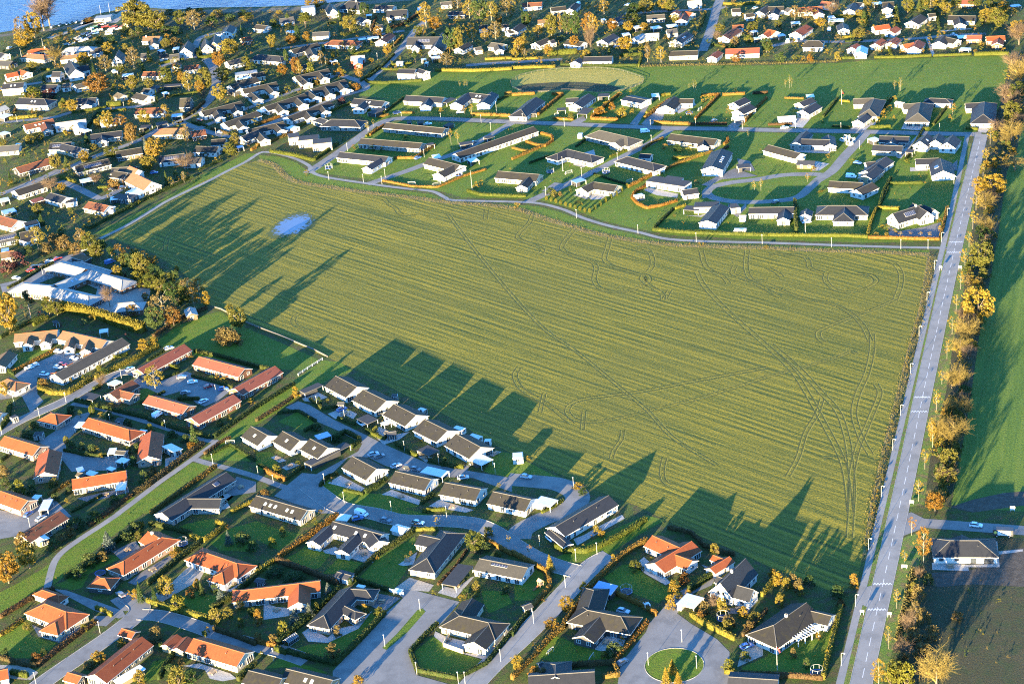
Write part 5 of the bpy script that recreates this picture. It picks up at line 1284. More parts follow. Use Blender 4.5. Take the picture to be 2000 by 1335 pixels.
hedge('yellow','1150 690 1300 740 1620 830',1.7,1.4); hedge('green','1650 760 1800 670 2000 500',1.9,1.3); hedge('yellow','1690 80 1770 110 1690 160 1590 225',1.7); hedge('yellow','1480 180 1580 225',1.6); hedge('green','1560 240 1400 360 1160 560',1.8,1.4)
hedge('brown','1670 910 1850 970 2000 1030',1.7,1.3); hedge('yellow','750 745 820 770 875 805',1.4); hedge('green','1380 1080 1300 1190 1240 1300',1.7); hedge('green','2000 1180 1930 1240 1860 1310',1.7); hedge('green','1250 1040 1400 1090',1.5); hedge('lime','1590 945 1610 960',1.6); hedge('lime','90 1250 150 1265 220 1280',1.8,1.6); hedge('yellow','180 840 90 910 0 960',1.3)
hedge('green','1170 90 1350 130 1500 170',1.8,1.2); hedge('brown','430 600 300 640 100 760 0 820',1.6,1.4)
trees('''ro 70 545 290 200; ry 235 430 215 160; su 170 250 150 120; cb 855 290 130 145; sr 810 365 300 100; cg 1105 690 525 85; cg 1215 705 560 75; cg 1258 625 505 65; ro 1310 650 485 125; sl 1400 755 630 120; sy 1540 585 510 65; cg 1580 640 520 65; sr 1490 650 585 75; cb 1730 680 580 105; cb 1790 245 130 85
sv 1690 845 735 115; rl 1790 840 735 90; rl 1880 760 680 65; rl 1975 805 735 70; ro 780 1175 1080 120; so 955 1035 975 65; su 1220 985 885 125; sr 285 1145 1085 85; sg 40 1115 1050 65; sl 660 910 860 65; so 730 870 828 55; sv 1885 885 810 55; sv 1395 1325 1205 150; so 1090 1315 1225 95; so 1620 925 885 45; sg 620 500 420 130; sg 700 400 320 140; sg 980 210 130 140; sg 1060 150 60 110; sy 1090 110 60 80; sv 1080 200 140 60
sg 600 120 40 150; sg 740 60 -20 120; su 480 220 150 90; su 560 180 110 90; sg 430 280 210 120; sy 1390 310 260 80; ro 1360 350 290 60; sy 1060 660 590 60; so 1010 650 600 50; sg 1680 610 550 60; sg 1900 230 150 130; sg 1980 290 220 100; sg 1330 1250 1180 80; sg 1500 1310 1230 120; su 1420 1180 1130 60; so 650 1320 1290 70; su 700 1200 1150 90; sg 350 1110 1050 70; sv 210 905 850 60; sg 110 830 790 60''')
lamps('783 935 283 1335 238 120')
car(945,642,915,620,'grey'); car(322,48,360,25,'silver'); car(225,15,260,-10,'blue')
trampoline(785,478,1.8,False); trampoline(1430,250,1.8)
terrace((1000,540),(1120,450),(1340,320),(1390,340),(1240,450),(1060,560),mat='paving_dark'); terrace((250,870),(330,900),(440,985),(640,880),(660,900),(460,1010),(300,960),mat='paving_dark'); terrace((1640,570),(1800,590),(2000,470),(2000,500),(1830,610),(1660,600)); terrace((1430,1190),(1560,1170),(1800,1250),(1850,1290),(1740,1310),(1640,1290),(1600,1220)); terrace((880,300),(1060,210),(1100,280),(950,370),mat='paving_dark')
area('lawn',[(430,560),(520,520),(640,430),(860,320),(940,350),(700,470),(640,580),(560,600)],'lawn',0.0128); area('lawn',[(0,940),(180,850),(250,960),(440,1010),(330,1130),(120,1130),(0,1080)],'lawn',0.0129); area('lawn',[(1360,720),(1480,600),(1660,640),(1800,650),(1620,790)],'lawn',0.0127); area('lawn',[(1360,120),(1460,80),(1660,40),(1720,80),(1580,190)],'lawn',0.0126); area('lawn',[(1780,120),(2000,60),(2000,300),(1720,290),(1640,230)],'lawn',0.0125); area('lawn',[(1200,1150),(1330,1130),(1240,1290),(1100,1320)],'lawn',0.0124)

tile(3,3); zone('east of the main road')
house([(1425,212,1645,212,12,'hh'), (1515,165,1515,215,8,'gg')], 'white', 'black', vents=2, desc='new white bungalow with black hipped roof on bare soil', dens=0.8, frame='trim_dark')
terrace((1280,385),(1560,400),(1570,450),(1285,440)); terrace((1790,210),(1810,420),(1560,420),(1560,400),(1770,395),(1775,240))
areap('garden_path',[(1950,1076),(1998,1072),(1998,1076),(1952,1082)],'paving',0.03)
car(1625,102,1680,108,'white'); 
zone('beside the main road')
lamps('785 287 683 727 573 1187', arm=-0.25)
trees('''ly 1065 410 280 65; ly 1005 742 582 65; ly 940 1058 880 65; lo 1122 172 18 80''')
zone('in the southern windbreak')
trees('''to 1215 380 105 135; ty 865 1345 1135 120; bt 1180 530 420 80; tr 1150 935 680 110; bt 1050 1150 990 170; bf 1315 1345 1095 270; sv 1000 1310 1150 180; sl 1080 1350 1180 150; sl 960 1340 1200 120; bt 1090 980 760 110; su 1170 680 560 120; su 1200 480 420 80; su 1130 1020 900 140; su 1210 860 740 130; sg 1250 560 470 90; su 1150 800 700 90; sv 1130 620 540 60; su 1060 1200 1100 140; su 1200 1130 1020 150; su 1280 980 880 130; su 1480 830 770 90''')
zone('beside the pergola house')
house([(300,695,45,872,12.5,'gh'), (330,760,498,800,7,'gg')], 'white', 'brown', chim=[(0,-0.1)], vents=1, where='', desc='large white house with brown hipped roof and white pergola by the main road')
flagpole(73,1242,1040,True)
hedge('yellow','570 745 540 870 500 1000 430 1300',1.8,1.2); hedge('brown','0 1270 200 1280 430 1300',1.6)
trees('''so 670 575 475 70; sg 550 650 570 130; sv 100 680 620 80; sy 80 560 470 90; so 30 500 430 70; sy 150 580 500 80; sy 90 720 640 70; su 190 560 480 90; su 240 600 510 80; sg 320 560 490 90; so 260 640 560 50; su 200 1120 1050 60; sg 300 1200 1130 60; sy 460 1110 1060 30; so 395 970 930 60; sr 570 720 680 70''')
trampoline(380,1260,1.8)
# pergola
g = TP(290,985); root = bpy.data.objects.new('pergola', None); COL.objects.link(root); root.location = (g[0], g[1], 0); v_ = (TP(370,900)-TP(210,980)); root.rotation_euler = (0,0,math.atan2(v_[1],v_[0]))
for i in range(4):
    for sy in (-1.6, 1.6):
        a = MB(); a.box(-0.1,0.1,-0.1,0.1,0,2.3); o = new_obj('post', WIN.setdefault('pgpost', a.mesh('post',['trim_white'])), root); o.location = (-4.2+2.8*i, sy, 0)
for i in range(9):
    a = MB(); a.box(-0.09,0.09,-2.2,2.2,0,0.2); o = new_obj('beam', WIN.setdefault('pgbeam', a.mesh('beam',['trim_white'])), root); o.location = (-4.4+1.1*i, 0, 2.5)
for sy in (-1.6, 0, 1.6):
    a = MB(); a.box(-4.8,4.8,-0.09,0.09,0,0.2); o = new_obj('rail', WIN.setdefault('pgrail', a.mesh('rail',['trim_white'])), root); o.location = (0, sy, 2.3)
thing(root, 'white slatted pergola beside the large brown-roofed house', 'pergola', None, '')
area('lawn',[(0,1000),(60,1040),(200,1010),(400,980),(520,840),(480,1010),(430,1260),(0,1260)],'lawn',0.0139)
# ------------------------------------------------------------------ the semi-detached rows by the field
tile(1,2); zone('along the field edge')
for a in ((620,262,790,350),(835,368,1018,458),(1075,480,1252,570),(1312,600,1497,690),(1562,715,1757,820)):
    house([(*a,12.0,'gg')], 'white', 'brown', pitch=24, vents=2, desc='white semi with moss-brown gabled roof', group='semis along the field')
zone('in the short row')
for a in ((-40,655,92,728),(207,693,345,768),(420,752,562,825)):
    house([(*a,10.5,'gg')], 'white', 'brown', pitch=26, sky=[(0,1)], desc='white semi with brown gabled roof and skylight')
zone('above the curved street')
for a in ((752,890,942,990,11),(1087,1006,1368,1070,10),(1474,1095,1758,1146,10),(1850,1165,2150,1228,10)):
    house([(*a,'gg')], 'white', 'brown', pitch=25, vents=2, desc='white semi with brown gabled roof and patio')
zone('in the estate beside the field')
carport(357,388,505,325,4.0,'felt',shed=0.7); carport(828,578,912,620,5.5,'felt',shed=0.3,wall='dark'); carport(1297,822,1392,864,5.5,'felt',shed=0.2); carport(1710,893,1808,938,6,'sheet',shed=0.6); carport(400,950,715,790,4.2,'felt',shed=0.75)
carport(1310,990,1485,1030,5.0,'sheet',shed=0.0); carport(470,745,575,712,4.5,'bluesheet',shed=0.2); carport(985,640,1045,615,3.0,'sheet',shed=0)
shed(635,470,690,470,2.6,'felt','dark'); shed(1020,705,1095,695,3.6,'felt','dark'); shed(1275,515,1325,530,2.0,'sheet','white',ends='f',h=2.0); shed(1550,660,1625,680,2.6,'sheet','white',ends='f',h=2.1); shed(1675,720,1755,745,2.6,'sheet','white',ends='f',h=2.1); shed(1785,765,1835,765,2.4,'sheet','white',ends='f',h=2.1); shed(1060,415,1105,412,2.5,'felt','dark',ends='f'); shed(1005,690,1060,700,2.5,'felt','dark')
carport(2195,1225,2330,1258,5.5,'sheet',shed=0.5,wall='white')
car(672,532,705,520,'blue'); car(822,642,850,660,'white'); car(918,882,960,870,'silver'); car(965,898,1000,888,'grey'); car(1095,972,1140,955,'silver'); car(1192,985,1230,990,'black'); car(1250,1000,1275,1005,'grey'); car(1620,1065,1660,1060,'silver'); car(2112,1058,2170,1065,'silver')
hedge('green','420 450 520 525 640 505',1.2); hedge('green','640 600 700 620 775 650',1.3); hedge('green','860 690 1000 765 1020 740',1.3); hedge('lime','905 718 970 752',1.3); hedge('green','1090 800 1250 890',1.3); hedge('lime','1212 870 1260 895',1.3); hedge('green','1350 925 1560 985',1.3); hedge('lime','1562 972 1622 988',1.5)
hedge('green','590 770 700 705 820 770 740 830',1.6,1.4); hedge('green','380 700 470 650',1.2); hedge('green','500 1130 560 1055 640 1030',1.2); hedge('lime','690 1160 840 1192',1.0); hedge('green','850 1180 940 1130 1020 1070',1.5); hedge('lime','1300 1325 1490 1310',1.2); hedge('orange','70 1010 150 1050 230 1085',1.6); hedge('green','230 1080 300 1030 370 980',1.4); hedge('green','1290 1270 1390 1190',1.4); hedge('brown','0 620 200 500 330 405',1.3,1.2); hedge('lime','2230 1335 2330 1290 2395 1240',1.0)
hedge('green','160 560 330 540 470 620',0.9); hedge('green','20 960 100 1000',1.0)
trees('''sy 315 430 350 65; sl 935 705 655 55; sl 160 1015 950 75; sl 325 960 925 45; sg 590 420 380 50; sg 490 480 430 60; sv 560 470 440 40; sg 720 560 520 40; sg 480 690 640 80; sg 640 770 720 90; sy 2120 920 890 50; sy 2520 1140 1100 90; sg 2560 1180 1140 80; sv 1900 1135 1100 50; su 600 1090 1050 40; sg 1440 910 870 60; sg 1480 960 900 60; sv 1290 780 760 40; sg 1660 970 930 50; sr 60 1190 1150 90; sr 110 1200 1160 50; sy 500 1330 1310 60; sl 1350 1330 1290 50; sg 1100 570 540 70; sg 1180 600 570 60; sg 880 400 370 60; sg 1530 760 730 70; su 1020 440 400 60''')
lamps('478 500 695 612 1162 855 1430 955 1870 1030 537 1110 690 1255 1060 1330 2482 1140 140 1120')
shed(2005,882,2085,876,4.0,'sheet','white',ends='f',h=2.8,desc='small white transformer hut at the field edge',cat='hut')
terrace((560,560),(690,510),(790,560),(760,600),(700,570),(620,600)); terrace((960,660),(1100,720),(1200,700),(1120,760),(1000,800),(920,730)); terrace((1250,880),(1380,900),(1330,940)); terrace((360,440),(480,390),(560,430),(450,470),(380,460)); terrace((1050,1200),(980,1190),(1060,1150),(1300,1240),(1270,1270)); terrace((1350,1280),(1430,1230),(1700,1310),(1640,1330)); terrace((115,900),(160,885),(240,925),(180,940)); terrace((200,980),(280,940),(340,960),(240,1000)); terrace((560,1100),(660,1040),(850,1140),(820,1165)); terrace((1620,960),(1690,950),(1600,1060),(1560,1050),mat='asphalt'); terrace((1830,890),(1880,850),(1920,855),(1860,890))
area('lawn',[(0,860),(110,850),(180,920),(140,980),(60,1000),(0,990)],'lawn',0.0132); area('lawn',[(170,620),(330,540),(380,560),(470,640),(400,690),(330,680)],'lawn',0.0133); area('lawn',[(1880,850),(2000,870),(2500,1130),(2400,1150),(2000,1060),(1780,1010)],'lawn',0.0134); area('lawn',[(500,1130),(560,1070),(700,1120),(860,1180),(1000,1180),(1280,1280),(1000,1320),(700,1260),(560,1210)],'lawn',0.0135)
def post_fence(pts, desc, where='', h=1.1, gap=3.0, mat='trim_white', rails=2):
    L = np.array([p[:2] for p in pts]); tot = at_line(L, 0)[1]; n = max(2, int(tot/gap)+1); o0 = L.mean(0)
    root = bpy.data.objects.new('fence', None); COL.objects.link(root); root.location = (*o0, 0)
    pm = WIN.setdefault(('fp', h, mat), (lambda m: (m.box(-0.07,0.07,-0.07,0.07,0,h), m.mesh('post', [mat]))[1])(MB()))
    prev = None
    for i in range(n):
        p = at_line(L, tot*i/(n-1))[0]-o0; o = new_obj('post', pm, root); o.location = (p[0], p[1], 0)
    for r in range(rails):
        m = MB(); z = h*(0.92 - 0.42*r)
        for i in range(n-1):
            a, b = at_line(L, tot*i/(n-1))[0]-o0, at_line(L, tot*(i+1)/(n-1))[0]-o0; m.tube((*a, z), (*b, z), 0.06, 0.06, 4)
        new_obj('rail', m.mesh('rail', [mat]), root)
    thing(root, desc, 'fence', None, where); return root
post_fence(TX((330,262),(420,200),(520,140)), 'white rail fence across the end of the green strip')
wl_ = strip3('boundary_wall', PX((640,697),(615,684),(545,655),(485,632),(432,604),(418,600)), 0.4, 0.6, 'stone_pale', sm=False); del wl_['kind']; thing(wl_, 'low pale boundary wall along the field beside the green', 'wall', None, '', P(545,655))

# ------------------------------------------------------------------ red and orange roofed courts
tile(0,2); zone('in the red-roofed brick court')
for a in ((1440,15,1075,212,9),(1552,112,1912,208,9),(2150,185,1830,362,9),(1162,415,1472,500,8.5),(1825,408,1492,592,8.5)):
    house([(*a,'gg')], 'brick', 'red', vents=2, pitch=24, desc='long brick terrace with red tiled roof', cat='terrace', name='terrace')
house([(1035,295,855,402,8.5,'gg'), (925,372,1050,402,6.5,'gg')], 'pink', 'rust', desc='brick house with rust-brown roof and gabled side wing beside the street', where='')
carport(655,410,755,432,5.5,'felt',shed=0.0); carport(868,305,925,325,4.5,'sheet',shed=0.5)
zone('in the orange-roofed court')
house([(400,556,430,562,9,'hh')], 'pink', 'orange', desc='brick garage block with orange pyramid roof', cat='garage')
house([(690,590,1005,682,9,'gh')], 'pink', 'orange', vents=1); carport(595,640,665,642,5,'sheet',shed=0)
house([(1182,690,1155,890,9.5,'gg')], 'pink', 'orange', vents=2, extra_desc=' and white sunroom'); house([(1300,800,1390,845,4.5,'md',dict(pitch=8))], 'white', 'sheet', h=2.5, desc='white glazed sunroom with pale sheet roof', cat='sunroom')
house([(35,732,312,815,9,'gg')], 'pink', 'orange'); house([(385,832,345,1015,9.5,'gg')], 'pink', 'orange', vents=1); house([(560,1072,985,1003,9,'gg')], 'pink', 'orange', vents=1); carport(905,1130,985,1120,5.5,'sheet',shed=0,h=2.2)
house([(0,1160,218,1236,9,'gg')], 'pink', 'orange', vents=3)
carport(845,850,905,845,5,'sheet',shed=0); shed(905,845,985,850,4,'grey','cream'); carport(600,1000,655,985,4.5,'bluesheet',shed=0.3); carport(690,1035,735,1005,4.5,'sheet',shed=0.2); carport(850,995,885,975,3.5,'sheet',shed=0.4); carport(930,940,985,905,4.5,'sheet',shed=0.5); carport(320,1270,395,1265,8,'sheet',shed=0.2,h=2.6); carport(255,1205,310,1210,3.5,'sheet',shed=0.2); shed(605,1015,660,1025,3.4,'thatch','cream')
shed(905,605,970,605,3.5,'felt','grey',ends='f'); shed(265,715,335,710,3.5,'felt','grey',ends='f'); shed(1085,690,1140,695,2.5,'sheet','grey',ends='f')
house([(1770,1012,1262,1330,9.5,'gg'), (1425,1222,1730,1222,8,'gg')], 'grey', 'black', solar=[(0,-0.55,0.4,2.4,1.6)], sky=[(0,1,0.25)], desc='long dark-roofed house with side wing and solar panel below the strip of lawn', where='')
zone('in the terraces by the car park')
house([(425,250,955,-35,9,'gg')], 'white', 'grey', desc='long white terrace with brown-grey roof running uphill', cat='terrace', name='terrace', dens=1.2)
tile(0,1); house([(112,1275,450,1240,9,'gg'),(225,1290,205,1345,5,'gg',dict(pitch=32)),(365,1275,345,1330,5,'gg',dict(pitch=32))], 'white', 'tan', desc='white terrace with tan roof and two dormer gables', cat='terrace', name='terrace')
house([(490,1248,835,1325,9,'gg'),(555,1300,530,1370,5,'gg',dict(pitch=32)),(690,1320,660,1390,5,'gg',dict(pitch=32))], 'white', 'tan', desc='white terrace with tan roof above the car park', cat='terrace', name='terrace')
tile(0,2); house([(58,288,122,308,8.5,'hh')], 'white', 'tan', desc='white house with tan hipped roof'); house([(-30,170,65,65,8,'gg')], 'white', 'tan', desc='white terrace cut by the photo left edge'); house([(-60,540,20,555,6,'gg')], 'white', 'grey', desc='pale grey roofed outbuilding at the left edge', h=2.2)
house([(640,110,720,85,4.5,'gg')],'wood','tan',h=2.2,desc='small tan-roofed bicycle shed beside the parked cars',cat='shed',win='none'); house([(395,245,450,235,4,'gg')],'wood','tan',h=2.2,desc='small tan-roofed bin shed at the terrace end',cat='shed',win='none'); house([(520,185,570,160,4,'gg')],'wood','tan',h=2.2,desc='small tan-roofed shed between parked cars',cat='shed',win='none')
shed(85,590,130,570,2.5,'felt','grey',ends='f')
zone('on the terrace car park')
for q in ((460,80,500,85,'white'),(580,135,620,140,'white'),(620,118,660,125,'black'),(455,203,490,210,'white'),(490,182,525,185,'red'),(350,257,390,262,'white'),(230,207,195,215,'white'),(270,187,235,195,'white')): car(*q)
zone('in the red-roofed brick court')
for q in ((1015,218,1060,195,'white'),(1505,318,1550,310,'white'),(1632,352,1670,340,'red'),(1745,372,1785,365,'blue'),(1592,468,1630,450,'white'),(1450,402,1490,395,'grey'),(1320,55,1350,45,'white'),(1420,280,1450,275,'grey')): car(*q)
car(1235,575,1260,560,'white','van')
m_ = MB()
for i in range(9):
    x = 215+i*30; a, b = TP(x, 190-i*13), TP(x-35, 205-i*13-14)
    ribbon('bay_line', TX((140+i*32,262-i*17),(190+i*32,240-i*17+22)), 0.12, 'paint_white', 0.036, sm=False)
zone('in the south-west courts')
hedge('yellow','305 372 400 405 525 410 630 350 720 290',1.9,2.0); hedge('lime','310 300 306 370',1.6); hedge('yellow','740 290 900 212 1080 122 1240 42',1.8,1.6); hedge('green','1520 75 1700 112 2000 195 2200 240',1.5); hedge('orange','105 240 250 160 440 62',1.3); hedge('green','590 462 740 500 900 540 1150 600',1.5,1.4); hedge('green','1160 610 1400 690 1640 750',1.6,1.4)
hedge('brown','1590 800 1400 940 1150 1130 1040 1190',1.8,1.8); hedge('brown','1030 1200 930 1270 850 1335 700 1440',1.6,1.5); hedge('orange','1690 975 1500 1110 1350 1220 1180 1345',1.6,1.3); hedge('green','1670 745 1850 620 2000 515 2300 330',1.4,1.3); hedge('lime','890 130 1000 100',1.5); hedge('green','500 850 740 895 860 880',1.2); hedge('yellow','1810 1335 1900 1285 2010 1235',1.3)
hedge('green','1300 60 1150 150',1.0); hedge('green','1500 270 1650 310 1820 360',1.3); hedge('lime','1320 190 1400 220',1.6); hedge('green','1250 300 1400 240',1.2); hedge('green','730 380 800 340',1.6); hedge('orange','380 1200 540 1100',1.5); hedge('green','60 890 0 940',1.2); hedge('lime','0 690 60 620 80 490',1.8,1.6); hedge('green','1100 480 1290 390',1.0); hedge('green','1390 450 1560 450',1.4); hedge('green','560 1330 800 1200',0.9); hedge('green','-40 130 90 250 110 260',1.3); hedge('green','1600 900 1800 800 2000 930',0.9); hedge('brown','1600 880 1720 790 1800 750',1.2)
trees('''ty 1215 370 180 165; bt 800 355 255 95; ry 42 425 310 65; cg 1525 810 625 105; el 722 560 488 48; sl 1170 695 640 65; el 520 790 728 42; sl 165 1190 1070 90; sr 345 345 285 100; so 1500 830 780 90; sg 640 840 780 60; sg 720 860 800 70; sy 760 850 810 50; sg 680 890 850 60; sy 790 910 870 50; sg 560 830 770 70; sv 260 670 620 80; sg 210 740 690 100; sg 140 720 680 70; sg 40 1110 1060 80; su 30 1040 960 90; sg 100 1180 1120 90; sg 250 1180 1110 80; su 1170 1060 1000 80; su 1200 1020 960 60; sg 900 1260 1190 80; sg 960 1000 940 40; sv 420 1120 1060 90
sg 860 600 540 70; sg 1000 650 600 80; sg 1340 740 690 90; sg 1450 770 720 80; sy 790 590 550 60; sg 560 560 500 80; sg 630 580 530 50; sv 870 500 470 60; sy 1750 310 270 60; so 1700 300 250 50; sg 1660 300 255 60; sy 1490 130 90 50; sy 1960 480 440 70; sv 1790 620 570 50; sg 1720 650 600 60; so 1790 600 560 40; sg 1980 460 420 60; sg 1550 200 170 40; sy 1200 30 -40 90; sy 1130 60 -20 110; sg 820 250 200 70; sl 780 240 180 60; sg 700 270 230 60; sl 650 290 250 40; sy 560 310 280 40; sy 520 1255 1215 50; sg 430 1240 1180 70; sg 540 1180 1130 60; sg 1070 850 790 50; sg 1050 960 890 60; sg 1130 1090 1000 80; sv 1010 870 810 50''')
lamps('950 285 865 640 112 490 310 590 15 720 517 470 1298 690 1665 955 1690 410 2020 1050')
zone('in the south-west courts')
terrace((1290,910),(1400,880),(1380,960),(1290,1000)); terrace((600,1220),(1000,1130),(1010,1170),(700,1250),mat='paving_dark'); terrace((1870,1160),(1740,1190),(1800,1290),(1700,1320),(1650,1300)); terrace((1750,1170),(1850,1050),(2000,1090),(2000,1170),(1820,1200),mat='paving_dark')
area('lawn',[(110,90),(330,50),(430,60),(240,170),(120,240)],'lawn',0.0132); area('lawn',[(1560,910),(1740,780),(1900,870),(1960,930),(1700,920)],'lawn',0.0136); area('lawn',[(1060,400),(1150,340),(1240,370),(1120,460),(1040,480)],'lawn',0.0137); area('lawn',[(900,1180),(960,1160),(1250,1330),(1100,1335)],'lawn',0.0138)
goal(1765,800,1835,795)

# ------------------------------------------------------------------ along the main road
tile(3,2); zone('beside the main road')
lamps('885 1210 975 842 1036 572 1112 247', arm=-0.25)
trees('''ly 1398 132 -15 60; ly 1358 330 218 62; ly 1315 542 358 80; ly 1275 755 595 70; ly 1225 992 828 70; ly 1175 1242 1062 80''')
tile(3,1); lamps('1180 1290 1242 1022 1300 772 1355 552 1400 362 1452 112', arm=-0.25)
trees('''ly 1625 305 165 85; ly 1600 455 305 85; ly 1570 595 468 65; ly 1538 755 608 95; ly 1505 922 778 65; ly 1470 1092 955 65; ly 1438 1275 1128 75''')
tile(3,0); trees('''ly 1735 1130 1000 60; ly 1705 1260 1150 70'''); tile(3,1); trees('''ly 1680 40 -60 60''')
zone('in the roadside windbreak')
tile(3,1); trees('''ry 1640 1180 915 255; ry 1765 185 35 190; ry 1650 170 50 110; rl 1665 770 555 180; bf 1560 1330 1160 200; bf 1700 300 180 140; bf 1700 470 380 150''')
tile(3,2); trees('''bf 1495 345 195 155; bf 1440 565 450 130; bf 1540 575 445 130; bf 1445 800 605 230; rl 1420 1010 840 150; rl 1400 1130 980 150; ro 1305 1320 1180 150; bf 1500 90 -30 160; bf 1330 800 600 130; ty 1285 820 610 70''')
tile(3,0); trees('''bg 1930 1330 1230 200; bf 1900 1100 960 180; bt 1900 880 720 160; bf 1960 640 480 170; ry 1800 160 60 140; rl 1700 170 90 110; bt 1960 350 180 150; ry 1960 280 160 130; rl 1900 960 800 150; bt 1850 780 660 130; rl 1950 780 640 140; bt 1900 540 420 140''')
lw = [(1975,100),(1955,200),(1930,262),(1910,334),(1890,524),(1862,668),(1847,768),(1817,893),(1807,980)]; rw = [(2030,100),(2005,200),(1985,300),(1967,334),(1935,534),(1912,660),(1897,768),(1872,900),(1855,990)]
ly_, lx_ = [p[1] for p in lw], [p[0] for p in lw]; ry_, rx_ = [p[1] for p in rw], [p[0] for p in rw]
rr_ = random.Random(5)
areap('hedge_bank', lw + rw[::-1], 'rough_scrub', 0.018)
areap('verge', [(1920,275),(1912,290),(1903,334),(1870,474),(1843,596),(1810,750),(1778,905),(1765,973),(1772,990),(1805,985),(1817,893),(1847,768),(1862,668),(1890,524),(1910,334),(1930,262)], 'verge', 0.015)
areap('verge', [(1760,1050),(1808,1035),(1790,1130),(1750,1250),(1720,1345),(1690,1500),(1650,1500),(1700,1334),(1720,1240)], 'verge', 0.0155)
areap('verge', [(1600,1500),(1645,1335),(1690,1128),(1740,915),(1801,655),(1838,497),(1886,280),(1897,280),(1860,474),(1830,596),(1797,750),(1765,905),(1727,1092),(1695,1227),(1672,1334),(1630,1500)], 'verge', 0.0145)
for i in range(150):
    y = 110 + 880*(i+rr_.random())/150; f = rr_.random()**0.8
    xl, xr = np.interp(y, ly_, lx_), np.interp(y, ry_, rx_); x = xl + (xr-xl)*(0.05+0.9*f)
    kk = rr_.choice(['sv','su','sv','sv','sg','sy','sv','sy' if f < 0.4 else 'sg','bf','bw']); hh = rr_.uniform(2.0, 4.6) if kk[0] == 's' else rr_.uniform(4, 7)
    tree_at(P(x, y), hh, hh*rr_.uniform(0.8, 1.25), kk, group='windbreak shrubs')
zone('beside the cycle path')
fs = [(1822,500),(1803,600),(1777,690),(1752,790),(1727,890),(1707,980),(1692,1070)]
areap('dry_verge', [(1812,497),(1795,600),(1770,690),(1745,790),(1720,890),(1700,980),(1685,1080),(1692,1085),(1712,980),(1733,890),(1758,790),(1784,690),(1810,600),(1828,500)], 'dry_grass', 0.024)
for i in range(60):
    y = 500 + 580*(i+rr_.random())/60; x = np.interp(y, [p[1] for p in fs], [p[0] for p in fs]) + rr_.uniform(-5, 5)
    kk = rr_.choice(['so','sv','sy','sv','su','sv']); hh = rr_.uniform(0.5, 1.5); tree_at(P(x, y), hh, hh*rr_.uniform(0.9, 1.5), kk, group='weeds beside the cycle path')
# ------------------------------------------------------------------ the north estate and the far gardens
def homes(spec):
    """lines: wall roof [option=value ...] | x1 y1 x2 y2 width ends | further blocks"""
    for line in spec.strip().split('\n'):
        parts = line.split('|'); hd = parts[0].split(); kw = {}
        for o in hd[2:]:
            a, b = o.split('=')
            if a == 'sky': kw['sky'] = [(0, int(b))]
            elif a == 'solar': kw['solar'] = [(0, 0.0, 0.45, float(b), 2.2)]
            elif a == 'chim': kw['chim'] = [(0, float(b))]
            elif a in ('h', 'pitch', 'dens'): kw[a] = float(b)
            elif a == 'desc': kw['desc'] = b.replace('_', ' ')
            elif a == 'cat': kw['cat'] = b
            elif a == 'win': kw['win'] = b
        bl = []
        for p in parts[1:]:
            q = p.split(); bl.append((*map(float, q[:5]), q[5]))
        house(bl, hd[0], hd[1], vents=kw.pop('vents', 0), **kw)
def carports(spec):
    for line in spec.strip().split(';'):
        q = line.split()
        if q: carport(*map(float, q[1:6]), q[0], shed=0.4 if len(q) < 7 else float(q[6]))
def cars(spec):
    for line in spec.strip().split(';'):
        q = line.split()
        if q: car(*map(float, q[1:5]), q[0], q[5] if len(q) > 5 else 'car')

tile(3,1); zone('on the north estate')
homes('''white brown | 480 78 745 92 8.5 gg | 815 88 690 148 8.5 gg
yellow black | 850 -40 760 35 8.5 gg
white black | -150 285 205 280 8 gg | 130 300 118 365 6.5 gg
white black | 470 270 690 270 11.5 hh | 600 285 592 328 10 gh | 305 292 290 335 6 gg
white black pitch=40 h=2.8 solar=6 chim=0.6 | 972 333 1200 262 9 gg | 1130 250 1245 318 8 gg | 1215 265 1300 300 6 gg''')
area('gravel_yard',[(930,420),(1020,470),(1200,440),(1350,400),(1345,520),(950,505)],'paving_dark',0.022)
hedge('lime','0 507 300 510 600 512 780 522',1.5,1.3); hedge('orange','785 525 1000 530 1340 540',1.3); hedge('orange','1345 530 1375 410 1400 290',1.2); hedge('yellow','845 300 800 420 780 510',1.6); hedge('yellow','850 295 1030 300',1.4); hedge('green','222 485 215 370 212 260',3.4,1.4); hedge('lime','950 102 1210 97',1.2); hedge('green','870 280 900 170 960 60',1.4); hedge('green','940 130 860 300',1.0)
trees('''lo 1035 512 470 38; lo 1115 508 470 38; lo 1190 514 470 38; lo 1265 520 470 42; so 920 520 480 60; sy 890 440 420 50; sy 990 485 455 45; sl 930 460 430 60; lo 310 85 15 45; sy 420 165 150 70; sg 230 300 255 40; sr 1340 400 370 40; so 1345 470 430 40; so 840 510 480 60''')
flagpole(292,492,320); cars('grey 60 247 90 235; white 300 405 340 400'); cars('white 650 52 700 55 van')
def sign(x, y, w=1.2, h=0.9, z=1.0, txt=None, desc='small white roadside sign board on posts'):
    g = TP(x, y); root = bpy.data.objects.new('road_sign', None); COL.objects.link(root); root.location = (g[0], g[1], 0); d = -g[:2]; root.rotation_euler = (0,0,math.atan2(d[1],d[0])+math.pi/2)
    a = MB(); a.box(-w/2+.1,-w/2+.18,-.04,.04,0,z+h); a.box(w/2-.18,w/2-.1,-.04,.04,0,z+h); new_obj('post', a.mesh('post',['metal_grey']), root)
    b = MB(); b.box(-w/2,w/2,-.09,-.041,z,z+h); new_obj('board', b.mesh('board',['trim_white']), root); thing(root, desc, 'sign', 'small white roadside signs'); return root
